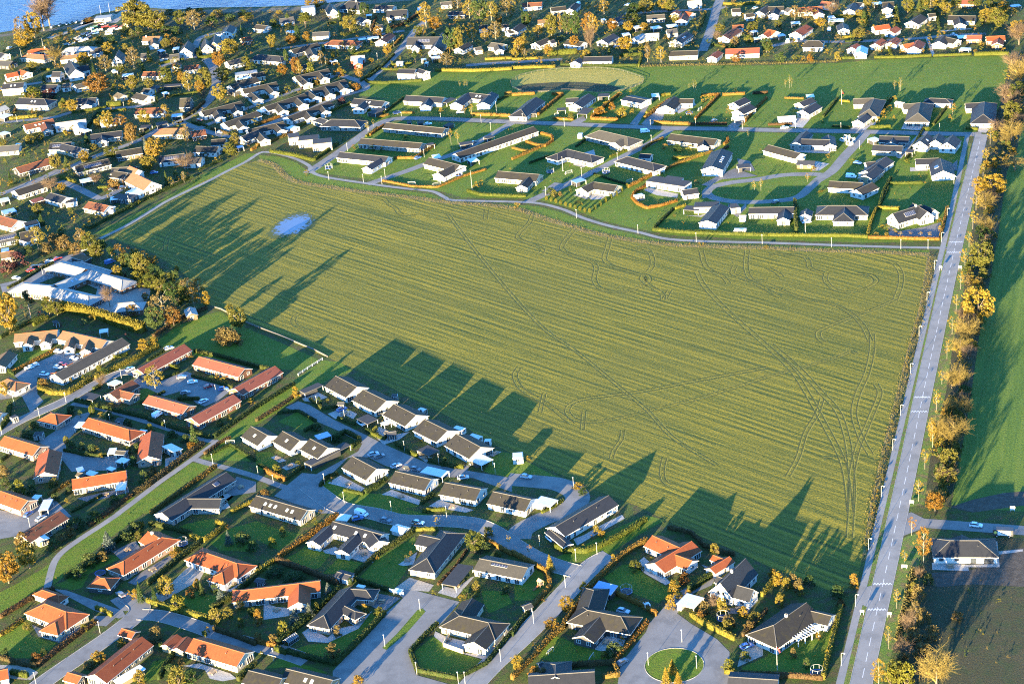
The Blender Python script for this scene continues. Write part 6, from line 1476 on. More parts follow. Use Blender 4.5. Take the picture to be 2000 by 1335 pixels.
zone('beside the main road'); sign(1348,772); sign(1500,772); tile(3,3); sign(735,792); sign(948,810); sign(1065,432,1.8,1.0,0.6); tile(3,2); sign(1122,1262,1.5,0.9,0.5); sign(1910,1320,1.6,1.4,0.6,desc='white notice board on posts by the side street')

tile(2,1); zone('on the north estate')
homes('''cream brown | -110 0 215 27 9.5 gg | 130 48 72 112 6.5 gg
cream brown | 645 86 825 112 9 gg | 640 82 540 132 8 gg
white felt h=3.4 desc=white_modern_box_house_with_flat_roofs | 1078 56 1372 100 8 f | 1195 50 1320 66 6 f
white black | 1325 150 1448 132 7 gg
white black pitch=18 h=3.0 | 1630 256 1525 388 9 gg
white felt h=3.2 desc=white_flat-roofed_wing_with_porch | 1425 262 1620 258 7 f
white felt h=3.0 desc=small_flat-roofed_grey_annex | 1700 275 1770 265 6 f''')
carports('felt 1350 285 1470 292 6 0; bluesheet 480 85 560 60 5 0.4; sheet 1140 -10 1180 -20 3 0.3'); shed(1775,345,1830,345,3.4,'sheet','white')
hedge('lime','0 202 110 202',1.2,1.3); hedge('orange','905 130 1000 85 1080 40 1200 -20',1.5); hedge('orange','1050 120 960 170 938 215 980 262 1050 295 1170 275 1290 238',1.3,1.2); hedge('lime','1100 462 1300 482 1500 492 1750 500 2000 508',1.5,1.4); hedge('green','1110 452 1180 380 1262 300',1.3); hedge('green','640 25 800 80 900 110',0.9); hedge('yellow','1270 300 1360 270',1.2)
for i in range(17):
    t = i/16; x, y = (270+330*t/0.55, 225+105*t/0.55) if t < 0.55 else (600+300*(t-0.55)/0.45, 330-200*(t-0.55)/0.45)
    tree_at(TP(x, y), 2.4, 1.5, 'el', group='clipped evergreens round the corner garden', where='round the corner garden')
trees('''so 40 292 245 60; so 1385 575 560 22; so 1465 580 555 28; so 1495 580 558 22; so 1990 600 580 50; ly 1895 150 75 45; ly 1945 155 55 45; sv 330 200 150 60; sr 380 200 165 50; sl 455 160 130 30; sg 300 170 130 80; su 1440 110 70 60; sv 510 250 235 60; sy 540 265 245 30''')
trampoline(735,20); trampoline(300,15); goal(900,95,945,85); shed(960,195,1025,180,3.5,'sheet','grey',ends='f'); goal(420,30,470,15)
terrace((1030,150),(1060,130),(1300,180),(1290,210),(1130,190)); terrace((590,200),(680,170),(760,180),(700,220),(620,225)); terrace((480,190),(520,180),(600,215),(580,220)); terrace((1340,345),(1460,350),(1530,330),(1480,360),mat='paving'); terrace((1730,340),(1830,250),(1830,290),(1760,360),mat='asphalt'); terrace((1480,110),(1640,20),(1700,30),(1540,120),mat='asphalt'); terrace((1740,-20),(1920,40),(1600,70),(1640,20),mat='paving_dark'); terrace((230,160),(330,90),(420,100),(330,160),mat='asphalt'); terrace((1480,180),(1540,160),(1560,200),(1490,215),mat='asphalt')
shed(1735,455,1830,455,3.2,'glass' if False else 'sheet','grey',ends='f',h=2.0,desc='low glazed shelter on the lawn',cat='shelter')
lamps('265 190 545 40 985 490 505 370 1440 555 1955 570'); tile(3,1); lamps('497 595 1038 610 1250 610'); tile(1,1); lamps('1010 50 840 90 985 105 570 70')

tile(1,0); zone('on the north estate')
homes('''white black sky=2 | 765 768 1010 792 9 gg | 862 778 795 838 7.5 gg
white black | 1172 745 1472 762 9 gg | 1350 765 1318 818 7 gg
white black sky=2 | 1668 725 1830 742 8.5 gg | 1660 722 1558 800 8.5 gg | 1842 716 1772 800 8.5 gg
grey brown dens=1.3 desc=long_pale_terrace_with_brown-grey_roof cat=terrace | 1015 958 1480 1002 8.5 gg
grey brown dens=1.3 desc=long_pale_terrace_with_brown-grey_roof cat=terrace | 820 1080 1300 1118 8.5 gg
white black | 655 1187 1035 1224 8.5 gg | 965 1240 862 1302 6.5 gg
white brown dens=1.3 desc=very_long_white_terrace_with_dark_roof cat=terrace | 1555 1200 2170 988 8.5 gg
grey black | 590 932 770 936 11 hh | 500 920 560 940 7 hg
cream felt h=4.8 desc=cream_modern_house_of_stepped_flat-roofed_boxes | 250 1062 335 1050 8 f | 330 1082 490 1066 8 f | 440 1108 590 1092 8 f
white brown | 1350 1230 1595 1290 9.5 gg | 1570 1275 1420 1350 8.5 gg''')
carports('felt 900 885 985 842 6 0.7; felt 1460 800 1540 765 6 0; felt 1590 1125 1690 1110 5; felt 1180 955 1215 950 4 0.9; felt 1260 955 1310 950 4 0.9; felt 1480 985 1530 960 4 0.9; sheet 1380 1225 1440 1215 6 0; sheet 1660 1255 1730 1240 6 0.3; felt 1330 1130 1390 1120 4 0.5; felt 1790 1080 1850 1060 4 0.5')
tile(1,1); goal(1190,108,1245,108); goal(1385,122,1445,108); trampoline(1585,40); flagpole(1690,155,0); tile(1,0); trampoline(1100,888,2.2,False); trampoline(570,1320,2.0); flagpole(1880,885,795)
tile(1,1); hedge('orange','990 80 1220 125 1420 130 1620 45 1800 -10',1.0,0.9); hedge('lime','1650 160 1750 190 2000 202',1.4,1.3); trees('''so 1725 135 85 45; so 1760 110 70 45; sy 1700 140 110 30; su 400 30 -10 50; sg 1250 150 120 40''')
area('lawn',[(1000,85),(1220,120),(1420,125),(1600,50),(1450,10),(1200,-10)],'lawn',0.0142)
tile(1,0)
hedge('orange','1680 900 1850 905 1990 912',1.6,1.3); hedge('orange','950 925 1040 900',1.2); hedge('orange','1140 885 1240 885',1.0); hedge('green','1000 890 1150 770',1.2); hedge('green','1740 850 1900 780 2000 740',1.0); hedge('lime','860 1070 950 1000',1.0) ; hedge('orange','890 1060 1000 985',1.3); hedge('orange','1080 1240 1240 1240 1400 1140',1.3); hedge('lime','110 1190 300 1220 450 1260 640 1130',1.7,1.6); hedge('orange','1940 740 2000 735',1.6); hedge('green','870 870 1000 800',0.9)
trees('''lo 875 1030 945 50; lo 920 990 930 30; ly 1525 1130 1000 40; ly 1580 1130 1005 45; lo 1630 900 820 45; lo 1690 920 810 45; ll 1595 690 625 25; ll 1630 690 620 30; ll 1650 690 620 25; so 1450 880 840 50; sl 690 1095 1070 40; sg 1180 1100 1050 60; sg 900 1180 1140 70; sg 990 1190 1150 60; sr 760 1160 1130 40''')
cars('silver 1595 885 1640 880; white 730 725 770 710 van; blue 1265 1240 1310 1220; grey 1700 1120 1720 1105; white 1345 975 1370 972; grey 1650 1140 1670 1130')
lamps('1140 940 1445 945 1760 960 1835 1020 1315 1230 880 1020 715 1180')
tile(3,0); lamps('215 1005 570 1025 715 1165 1340 1030')
tile(1,0); zone('in the stepped white terraces')
homes('''white brown desc=stepped_white_terrace_with_brown_roofs cat=terrace | 300 600 565 537 8.5 gg | 345 595 405 645 6.5 gg | 490 560 535 605 6.5 gg
white brown desc=stepped_white_terrace_with_brown_roofs cat=terrace | 430 700 695 620 8.5 gg | 540 680 580 732 6.5 gg | 650 645 690 690 6.5 gg | 400 705 470 755 7 gg
white brown desc=stepped_white_terrace_with_brown_roofs cat=terrace | 60 835 380 730 8.5 gg | 165 805 215 860 6.5 gg | 320 765 370 810 6.5 gg
white brown desc=stepped_white_terrace_with_brown_roofs cat=terrace | 240 915 575 790 8.5 gg | 385 860 430 915 6.5 gg | 505 815 545 865 6.5 gg
white brown desc=stepped_white_terrace_with_brown_roofs cat=terrace | -70 1015 215 950 8.5 gg | 150 965 200 1012 6.5 gg | 10 1020 70 1085 6.5 gg
white brown desc=stepped_white_terrace_with_brown_roofs cat=terrace | -110 700 160 640 8.5 gg | 90 665 140 715 6.5 gg | -40 720 20 770 6.5 gg''')
hedge('orange','0 985 200 910 400 830 680 730',1.4); hedge('orange','0 1145 120 1110 240 1060',1.6); hedge('orange','360 695 500 650',1.5); hedge('lime','330 1000 450 930 740 810',1.3); hedge('brown','340 1010 240 1060',1.3); hedge('orange','70 770 250 720',1.2); hedge('yellow','450 640 520 650',1.4)
carports('sheet 20 870 90 850 6 0; sheet 210 930 270 920 4 0'); shed(255,990,320,1000,5,'sheet','white',ends='f'); shed(385,770,450,775,5,'sheet','white',ends='f')
trees('''so 650 590 540 90; sl 690 590 545 50; so 780 700 650 90; so 740 690 640 60; sp 670 810 760 70; rr 320 590 450 90; sl 435 590 490 80; tr 515 530 390 60; ro 210 590 500 80''')
zone('below the shore')
homes('''cream brown | 270 392 480 335 8.5 gg | 420 375 450 430 7 gg
white black | 20 425 185 440 10 hh
white rust | 600 315 760 320 9 hh
white rust chim=0.5 | 1045 255 970 312 8.5 gg
white felt | 440 255 572 246 8 gg
red palegrey | 740 440 850 432 8 gg | 795 455 795 492 6 gg
white felt | 180 150 292 132 8 gg
white black pitch=45 | 575 25 602 72 8 gg
white black pitch=40 chim=0.3 | 725 8 790 14 11 hh
white palegrey h=5.5 desc=tall_white_box_house_with_pale_roof | 350 60 458 50 7 f
white black pitch=38 | 1020 85 1182 75 9 gg | 1050 110 1040 140 3 gg | 1145 105 1150 135 3 gg
white black | 930 42 1080 46 8 gg
white black | 805 130 862 152 7 gg
white black | 930 200 990 195 6 gg
dark black | 1510 92 1640 92 7 gg
white brown | 1655 332 1580 375 7.5 gg
white grey | 1835 332 1940 345 8 gg | 1885 345 1900 385 6 gg
white grey | 1705 375 1760 365 6 gg
white black h=4.2 | 1115 540 1250 542 8 gg | 1270 535 1330 555 6 gg
white black pitch=40 solar=8 desc=big_white_house_with_two_front_gables_and_roof_panels | 1185 292 1450 290 9.5 gg | 1255 305 1240 358 5.5 gg | 1455 255 1395 365 9.5 gg
white brown | 0 192 90 202 8 gg
cream brown | -40 580 60 560 8 gg
white brown | 1740 200 1810 195 7 gg
white brown | 1915 195 1975 190 6 gg
cream grey | 1440 20 1530 10 7 gg
white brown | 1960 240 2020 225 7 gg
white brown | 340 510 420 500 7 gg
wood grey | 740 -5 830 -20 8 gg''')
carports('sheet 870 300 960 290 5; sheet 800 310 860 300 4; sheet 1370 455 1440 445 6; bluesheet 250 240 300 255 4 0.2; sheet 1320 490 1345 490 3; sheet 1290 465 1330 460 3; sheet 860 120 905 115 4; sheet 580 480 630 470 4'); cars('white 1280 80 1300 60 van'); shed(1100,480,1150,480,4,'sheet','white')
hedge('lime','860 635 880 650 1000 655 1300 635',1.5,1.3); hedge('lime','1060 490 1070 515 1220 500',1.4); hedge('lime','980 545 1100 550 1180 530',1.3); hedge('green','880 610 980 530 1080 430',1.3); hedge('orange','1020 400 1080 360 1150 285',1.4); hedge('yellow','1400 555 1700 560 2000 545',1.7,1.6); hedge('brown','1050 220 1150 200 1280 110',1.8); hedge('yellow','1790 470 2000 460',1.6,1.4); hedge('lime','560 190 630 180',1.4); hedge('yellow','120 215 280 195',1.3); hedge('green','680 280 780 250',1.2); hedge('brown','900 250 940 140',1.6); hedge('lime','740 430 900 400',1.3); hedge('green','820 640 960 520',1.2)
trees('''to 1330 215 15 120; ro 1400 235 135 115; rg 850 120 20 85; rl 735 240 125 130; po 390 225 85 160; rg 1535 400 215 130; rl 1590 400 215 90; ty 1690 330 175 90; tr 1875 320 165 130; tr 1490 530 410 130; pn 1245 490 395 75; ty 1310 280 190 60; to 1790 330 220 80; cg 1040 270 190 90; sr 950 290 210 90; ro 1030 430 340 70; to 800 590 530 70; to 810 620 540 60; rr 570 220 ... '''.split('rr 570')[0])
trees('''ro 470 60 -15 170; to 1670 150 0 110; rg 1750 170 0 140; to 1840 160 10 130; tr 1960 130 -20 110; tr 1580 100 -20 100; ro 1900 200 110 60; eg 250 185 100 35; eg 330 320 190 40; eg 655 170 80 30; eg 240 500 380 35; cg 530 400 340 30; cg 640 440 380 35; el 605 450 400 30; ro 130 380 270 75; ro 280 350 275 90; ro 395 320 250 60; rl 140 210 150 60; ro 180 110 80 50; rl 760 110 70 90; rg 750 430 360 60; rl 700 370 330 70; ro 900 490 455 50; cg 500 ... '''.split('cg 500')[0])
trees('''rl 1270 290 200 70; so 1350 600 555 50; sg 1450 340 270 60; sg 1500 300 240 60; to 340 600 470 60; sg 200 560 500 80; sv 660 560 520 60; sr 590 500 460 80; sg 1390 320 250 50; rl 1160 100 ... '''.split('rl 1160')[0])
lamps('950 470 1078 370 895 255 545 500')

tile(2,0); zone('on the north estate')
homes('''white black | 190 757 70 855 11 gh
white black | 602 730 490 812 9 gg | 420 770 520 765 7 gg
white black pitch=8 h=3.2 | 890 752 1050 782 10 gg
white brown | 1272 752 1198 825 10.5 gg | 1310 772 1420 772 7.5 gg
white black | 1822 760 1730 802 8 gg | 1862 810 1760 860 8.5 gg
grey grey | 685 1018 900 1068 12 hh | 880 1078 800 1112 9 gg
white black | 432 1165 615 1208 10 hh | 430 1168 355 1198 9 gh
cream brown | 1240 1045 1605 1088 9.5 gg | 1500 1088 1490 1132 6.5 gg
white black | 900 1222 1100 1272 10 hh | 1000 1200 1090 1205 6 gg
white black sky=4 pitch=20 h=3.4 | 1640 1160 1560 1300 11.5 gg''')
carports('felt 600 842 545 892 6 0; felt 130 880 190 875 5 0.8; sheet 1725 930 1805 918 6 0; felt 670 745 760 740 6 0.4; felt 1760 1300 1860 1290 6 0.3; sheet 1090 745 1150 740 6 0.5; felt 350 855 420 850 5 0')
shed(515,1045,550,1045,3,'sheet','white',ends='f')
cars('white 1140 878 1155 862; white 1040 1035 1090 1030 van; grey 1580 950 1600 940'); trampoline(1385,890,2.0,False); goal(1460,870,1480,855); goal(335,910,365,905)
hedge('orange','0 748 90 742 180 737',1.6); hedge('orange','310 742 400 742 300 820 205 902',1.6); hedge('orange','835 742 720 840 620 930',1.6,1.3); hedge('orange','620 935 830 942',1.6,1.3); hedge('yellow','1160 748 1240 745',1.5); hedge('orange','1225 785 1130 860 1035 930',1.5,1.2); hedge('orange','1110 962 1250 970 1380 975',1.6); hedge('brown','1385 975 1540 975 1680 975',1.4); hedge('orange','1480 752 1622 745 1530 840 1430 940',1.5); hedge('orange','1645 747 1820 738',1.4); hedge('orange','1820 955 1900 860 1990 770',1.3)
hedge('orange','110 1112 190 1140 260 1145 320 1105 310 1070 220 1045',1.3); hedge('orange','0 1160 130 1192',1.2); hedge('orange','0 1250 130 1195 250 1142',1.3); hedge('orange','1020 1172 1100 1120 1180 1085',1.3); hedge('yellow','1250 1245 1380 1245 1500 1212',1.6,1.3); hedge('orange','1655 1135 1690 1110 1680 1080',1.5); hedge('green','135 1280 280 1225',1.0); hedge('yellow','1050 890 1180 810',1.2); hedge('orange','1190 1335 1300 1280 1560 1190',1.3); hedge('green','500 1150 620 1060',0.9); hedge('lime','760 1230 940 1160',0.9); hedge('brown','1880 735 2000 730',1.4); hedge('orange','320 930 480 940',1.1); hedge('brown','1690 1150 1620 1190',1.2)
trees('''ll 1385 710 645 30; ll 1420 710 620 35; ll 1435 705 625 25; so 1500 790 740 60; so 1545 790 740 50; sy 860 910 840 80; so 700 890 830 70; so 660 900 850 70; so 780 860 800 60; sy 1190 750 730 60; sv 460 930 880 60; so 940 890 850 50; sy 740 830 790 60; so 840 750 720 50; so 930 730 700 30; lo 1810 1000 950 35; ll 1845 1080 1010 25; su 1690 890 830 40; so 1090 950 940 30; sg 1300 1180 1130 80; sr 1200 1160 1120 60; so 1260 885 850 40; sg 1740 720 690 60; sv 1390 1170 1130 60; so 1390 900 860 40''')
lamps('85 950 410 990 1083 1000 1090 1120 825 1260 1435 990 1800 1010'); flagpole(398,1335,1225)
terrace((480,1220),(640,1170),(660,1240),(560,1310),(480,1290)); terrace((630,1250),(720,1230),(640,1290),(560,1300)); terrace((1010,970),(1090,880),(1200,840),(1180,930),(1060,990),mat='asphalt'); terrace((1680,990),(1760,930),(1830,940),(1760,1000),mat='asphalt'); terrace((450,960),(560,900),(580,940),(520,970),mat='asphalt'); terrace((0,930),(60,900),(100,930),(60,960),mat='asphalt'); terrace((1760,1240),(1860,1260),(1900,1335),(1780,1335),mat='paving_dark'); terrace((920,970),(1060,800),(1080,810),(980,980),mat='asphalt'); terrace((1280,860),(1420,800),(1440,820),(1300,890))
post_fence([P(*p) for p in DISH] + [P(*DISH[0])], 'pale rail fence ringing the oval meadow hollow', h=1.1, gap=4.0, mat='stone_pale')
zone('above the common')
homes('''white black | 560 446 785 440 8.5 gg | 530 450 490 480 7 gg
cream brown | 1230 402 1455 395 8.5 gg
white orange | 1612 395 1560 440 6.5 gg
white red dens=0.6 | 1668 385 1935 375 9.5 gg
white palegrey | 950 292 1020 262 8 gg | 1020 265 1150 258 7 gg
white black | 795 262 700 312 8.5 gg
white brown | 272 297 180 335 8 gg
white brown | 430 310 560 330 8 gg
white black sky=2 | 1365 247 1272 312 9.5 gg
white felt | 1205 235 1290 225 7 gg
white orange | 1345 92 1410 100 8 gg | 1350 100 1320 150 8 gg | 1290 80 1270 100 6 gg
grey grey | 1050 122 1195 112 8 gg
white rust | 80 28 235 18 8 gg
white brown | 300 62 420 48 8 gg | 500 20 450 70 7 gg
white rust | 1752 215 1650 282 8.5 gg | 1720 200 1810 195 6 gg
white brown | 1715 72 1785 66 7 gg | 1820 110 1885 102 7 gg
white black | 872 112 790 152 8 gg
white brown | 72 182 0 232 8 gg
white brown | 2000 40 1930 90 8 gg
wood tan | 200 160 285 154 7 gg
white black | 290 320 330 310 6 gg
white palegrey | 1370 10 1480 0 8 gg
white orange | 1960 270 2020 240 7 gg''')
carports('sheet 950 215 1005 205 6; sheet 1090 220 1160 208 6; sheet 1210 205 1290 195 6; sheet 860 270 920 262 5; bluesheet 830 130 ... 0 0'.split('bluesheet')[0] + 'sheet 700 155 730 150 4; sheet 1870 250 1910 240 4; sheet 1890 300 1950 295 4; felt 790 330 840 320 5')
cars('grey 820 372 850 365; white 520 40 540 20 van; silver 1900 70 1920 62; white 900 45 790 50')
hedge('yellow','0 538 160 532 340 530',1.7,1.6); hedge('lime','285 435 400 425 510 415',3.0,2.2); hedge('lime','840 442 930 436 1015 430',1.6,1.3); hedge('lime','1015 430 1005 480 990 520',1.4); hedge('yellow','1650 35 1790 40 1940 25',1.5,1.3); hedge('yellow','0 470 200 460',1.4); hedge('green','380 510 650 520 980 515',1.3); hedge('green','1480 210 1510 100',1.4); hedge('lime','900 400 1050 370',1.3); hedge('green','1560 350 1640 370 1760 370',1.2)
ribbon('dry_verge', TX((1000,517),(1250,508),(1500,505),(1750,500),(2000,495),(2150,490)), 4.0, 'dry_grass', 0.03)
trees('''rl 120 200 100 80; ty 210 290 195 75; to 380 270 100 50; rg 430 270 90 90; rg 500 290 90 80; rl 310 280 120 110; to 610 290 95 130; ty 640 300 110 90; bt 620 410 200 90; to 720 110 0 130; rg 950 120 30 120; rl 930 210 105 130; ro 910 250 165 80; ro 785 240 150 90; ry 885 400 290 120; rl 1050 110 -10 130; ry 1180 80 -20 110; rl 1240 100 0 90; tr 1060 485 330 60; ty 1165 490 360 90; ro 490 380 280 70; so 290 430 350 80; so 60 400 290 90; so 90 340 280 60; sl 1850 330 275 60; rl 1880 250 170 90; rl 1280 190 115 60; so 1250 160 120 50; tr 100 440 380 60; so 20 440 370 60; rr 1750 490 420 70; ro 1030 240 180 70; rl 720 430 ... '''.split('rl 720')[0])
trees('''to 0 120 -20 90; rg 110 210 90 70; rr 1540 60 ... '''.split('rr 1540')[0])
trees('''bt 1600 320 250 80; rl 1620 240 190 90; so 1200 320 270 60; cg 1140 370 290 50; sl 510 510 485 30; so 1430 290 240 50; su 1740 350 290 70; sr 1650 380 345 40; sr 1410 360 330 40; so 580 440 390 80; rg 1990 410 300 90; ly 1430 300 250 30; el 760 415 380 25; sl 845 510 485 30; so 700 280 ... '''.split('so 700')[0])
lamps('1465 110 1385 290'); flagpole(130,130,20)

tile(3,0); zone('on the north estate')
homes('''cream black | 342 762 240 802 7.5 gg | 372 802 270 862 8.5 gg
cream grey | 665 772 830 766 8.5 gg | 832 772 792 852 11 hh
cream black desc=small_cream_garage_with_black_gabled_roof cat=garage | 765 890 700 938 7 gg
cream grey | 1192 802 1172 882 13 hh | 1050 815 1180 805 8 gg
cream black | 1692 797 1682 892 13 hh | 1540 808 1690 802 8 gg
white black | 1270 767 1390 772 7 hh
grey black | 260 1087 485 1092 8.5 gg | 300 1022 220 1112 7.5 gg | 470 1050 485 1125 7 gg
grey black | 870 1062 1105 1068 8.5 gg | 820 1132 1055 1142 8 gg | 990 1050 960 1110 7 gg
white black pitch=33 h=2.8 sky=1 | 1245 1042 1188 1105 8.5 gg | 1335 1042 1308 1095 7.5 gg | 1445 1052 1398 1115 9 gg
white brown | 0 1130 255 1198 8.5 gg
white black | 925 1222 762 1335 9 gg | 760 1270 840 1260 6 gg
white black sky=2 solar=3 | 1345 1235 1370 1335 11.5 gg | 1150 1242 1335 1235 8 gg''')
house([(75,912,215,902,7,'gg')],'white','sheet',h=2.2,pitch=20,desc='white arched tent hall beside the street',cat='tent',win='none')
house([(225,1270,365,1275,5,'mu',dict(pitch=8))],'wood','felt',h=2.5,desc='dark glazed garden room before the brown-roofed house',cat='garden room')
shed(1000,790,1055,800,4,'sheet','grey'); carports('sheet 300 750 360 745 5'); carports('sheet 800 1095 860 1080 6 0.4; felt 1080 1175 1140 1180 5')
cars('white 130 1005 160 1000; blue 700 1280 730 1285'); flagpole(575,815,705,True)
for x, y in ((600,1060),(640,1080),(570,1080),(620,1110)): shed(x,y,x+35,y+8,2.5,'sheet','white',ends='f',h=1.2,desc='pallet of white building blocks on the building plot',cat='pallet')
hedge('orange','130 770 280 775',1.0); hedge('brown','0 980 190 975',1.2); hedge('lime','800 1000 960 995',1.4); hedge('lime','1215 1015 1260 1010',1.3); hedge('lime','1545 1010 1640 1015',1.3,1.3); hedge('green','545 770 430 920',1.2); hedge('green','970 770 820 960',1.2); hedge('green','1440 780 1290 980',1.2); hedge('yellow','560 790 640 800',1.1); hedge('green','1070 1260 1220 1000',1.0); hedge('green','640 1000 500 990',1.0)
trees('''ll 135 685 615 30; ll 170 690 585 40; ll 185 680 600 30; ll 990 710 620 35; ll 1035 715 605 40; ll 1025 710 630 30; lo 1440 900 800 70; so 1425 935 900 40; so 920 890 850 60; sy 860 960 910 40; so 900 920 870 50; so 950 860 820 50; sy 990 780 750 40; sy 940 790 760 30; so 980 930 900 30; sg 420 960 930 30; sl 660 1270 1240 50; so 470 1230 1200 40; sl 1080 1270 1240 60; so 360 1340 1300 60; sg 1260 890 860 40''')
terrace((160,990),(230,920),(340,920),(270,1000),mat='paving'); terrace((640,1010),(700,970),(800,980),(760,1020),mat='paving'); terrace((1040,1010),(1070,950),(1230,960),(1190,1020),mat='paving'); terrace((1640,1030),(1650,960),(1780,920),(1760,980),(1700,1040),mat='paving'); terrace((780,990),(880,800),(910,800),(830,990)); terrace((200,1160),(500,1170),(480,1200),(210,1190)); terrace((370,1260),(480,1280),(400,1335),(340,1335)); terrace((1110,1310),(1240,1310),(1250,1335),(1110,1340)); terrace((1420,1300),(1480,1250),(1480,1335),(1420,1335),mat='paving_dark'); terrace((1000,1230),(1220,1000),(1230,1010),(1040,1240))
zone('above the common')
homes('''white brown desc=white_house_with_big_half-hipped_brown_roof | 315 320 400 320 11 kk
white orange | 300 192 215 250 9.5 gg
white orange | 695 338 655 372 7 gg
white bluesheet desc=white_gabled_house_with_blue_sheet_roof | 730 355 720 405 8 gg
white orange | 892 300 838 342 7 gg
white orange | 1002 290 958 332 7 gg
white orange | 1175 310 1140 365 9 gg | 1050 350 1140 335 7 gg
white brown | 1380 275 1335 325 9 gg | 1390 290 1480 310 8 gg
wood red | 1550 278 1672 276 7.5 gg
wood orange | 1702 287 1852 280 8 gg | 1800 300 1790 335 7 gg
white brown | 1195 112 1120 165 9.5 gg | 1250 110 1310 105 6 gg
white brown | 1410 122 1625 126 9 gg | 1490 132 1502 182 7.5 gg
white orange | 820 208 945 190 8 gg
white orange | 1002 205 948 242 7 gg
white black | 580 178 592 222 7.5 gg
white black | 672 22 635 72 8.5 gg | 690 20 740 25 6 gg
white rust | 230 62 425 50 9 gg | 380 60 400 100 7 gg
white brown | 0 55 125 50 8 gg | 60 60 40 105 7 gg
white brown | 890 20 985 15 8 gg | 940 25 930 60 7 gg
white orange | 0 230 65 245 8 gg
white felt | 150 60 185 70 6 gg
white red | 420 10 500 20 8 gg
wood red | 1500 -5 1620 0 9 gg''')
carports('sheet 470 160 590 155 6; sheet 470 135 520 130 5; bluesheet 70 280 130 270 5; sheet 180 180 250 175 5; sheet 1480 290 1560 285 6; sheet 1500 380 1580 385 5; bluesheet 1890 50 1970 40 5; sheet 820 30 890 20 5')
cars('white 480 240 490 215 van; white 950 140 990 130 van; white 155 330 160 310 van; silver 1455 280 1480 285; white 220 325 225 300')
hedge('lime','560 462 680 458',1.4,1.4); hedge('lime','830 455 960 455 1100 450 1280 440',1.4,1.4); hedge('lime','1290 442 1450 435 1590 430',1.3,1.3); hedge('lime','1610 435 1750 430 1880 430',2.0,1.6); hedge('lime','910 310 940 380 965 450',1.6,1.2); hedge('yellow','500 130 700 135',1.3); hedge('green','1000 60 1020 180',2.0,1.3); hedge('green','1310 80 1340 240',1.8,1.2); hedge('yellow','580 300 680 290',1.3); hedge('green','600 330 740 320',1.0)
ribbon('dry_verge', TX((-60,497),(150,492),(350,485),(540,478)), 3.5, 'dry_grass', 0.0305); ribbon('gravel_path', TX((1240,290),(1270,370),(1295,440)), 1.8, 'paving', 0.03); ribbon('gravel_path', TX((1350,245),(1480,235),(1590,225)), 2.0, 'paving', 0.0302)
trees('''ry 410 210 140 85; rl 710 300 220 100; cg 750 190 80 90; rl 760 170 90 80; ro 710 130 75 60; tr 210 160 40 100; tr 300 160 70 90; bt 500 130 10 110; rl 80 220 165 65; sl 240 460 430 60; so 330 480 425 60; so 540 470 405 50; sg 110 480 410 70; sg 60 480 430 60; sl 200 470 430 50; so 280 475 440 50; sy 460 420 385 45; so 370 130 75 50; sl 210 470 ... '''.split('sl 210 470')[0])
trees('''rl 1090 100 -20 90; cg 1180 90 -10 70; ty 1270 80 -30 110; ry 1390 100 20 90; rl 1340 60 -30 110; rl 1800 210 80 130; ry 1700 160 70 100; rl 1470 60 -20 90; cg 1120 90 -20 60; rl 1230 80 -20 80; sl 1580 215 160 40; sl 1670 200 150 40; sl 1800 230 195 60; so 1620 410 385 50; so 1210 420 380 40; so 1050 420 385 60; so 880 410 385 40; rl 10 410 330 60; so 1840 410 375 50; rr 1710 240 ... '''.split('rr 1710')[0])
trees('''rl 1620 60 -30 120; rl 1760 60 -20 120; ry 1840 100 10 90; to 1900 130 60 90; ro 1300 -5 -80 80; rl 1540 40 -30 90; su 550 320 270 60; rl 780 60 -20 70; sg 1000 110 50 40; bt 1130 ... '''.split('bt 1130')[0])
tile(0,0); zone('in the old seaside gardens')
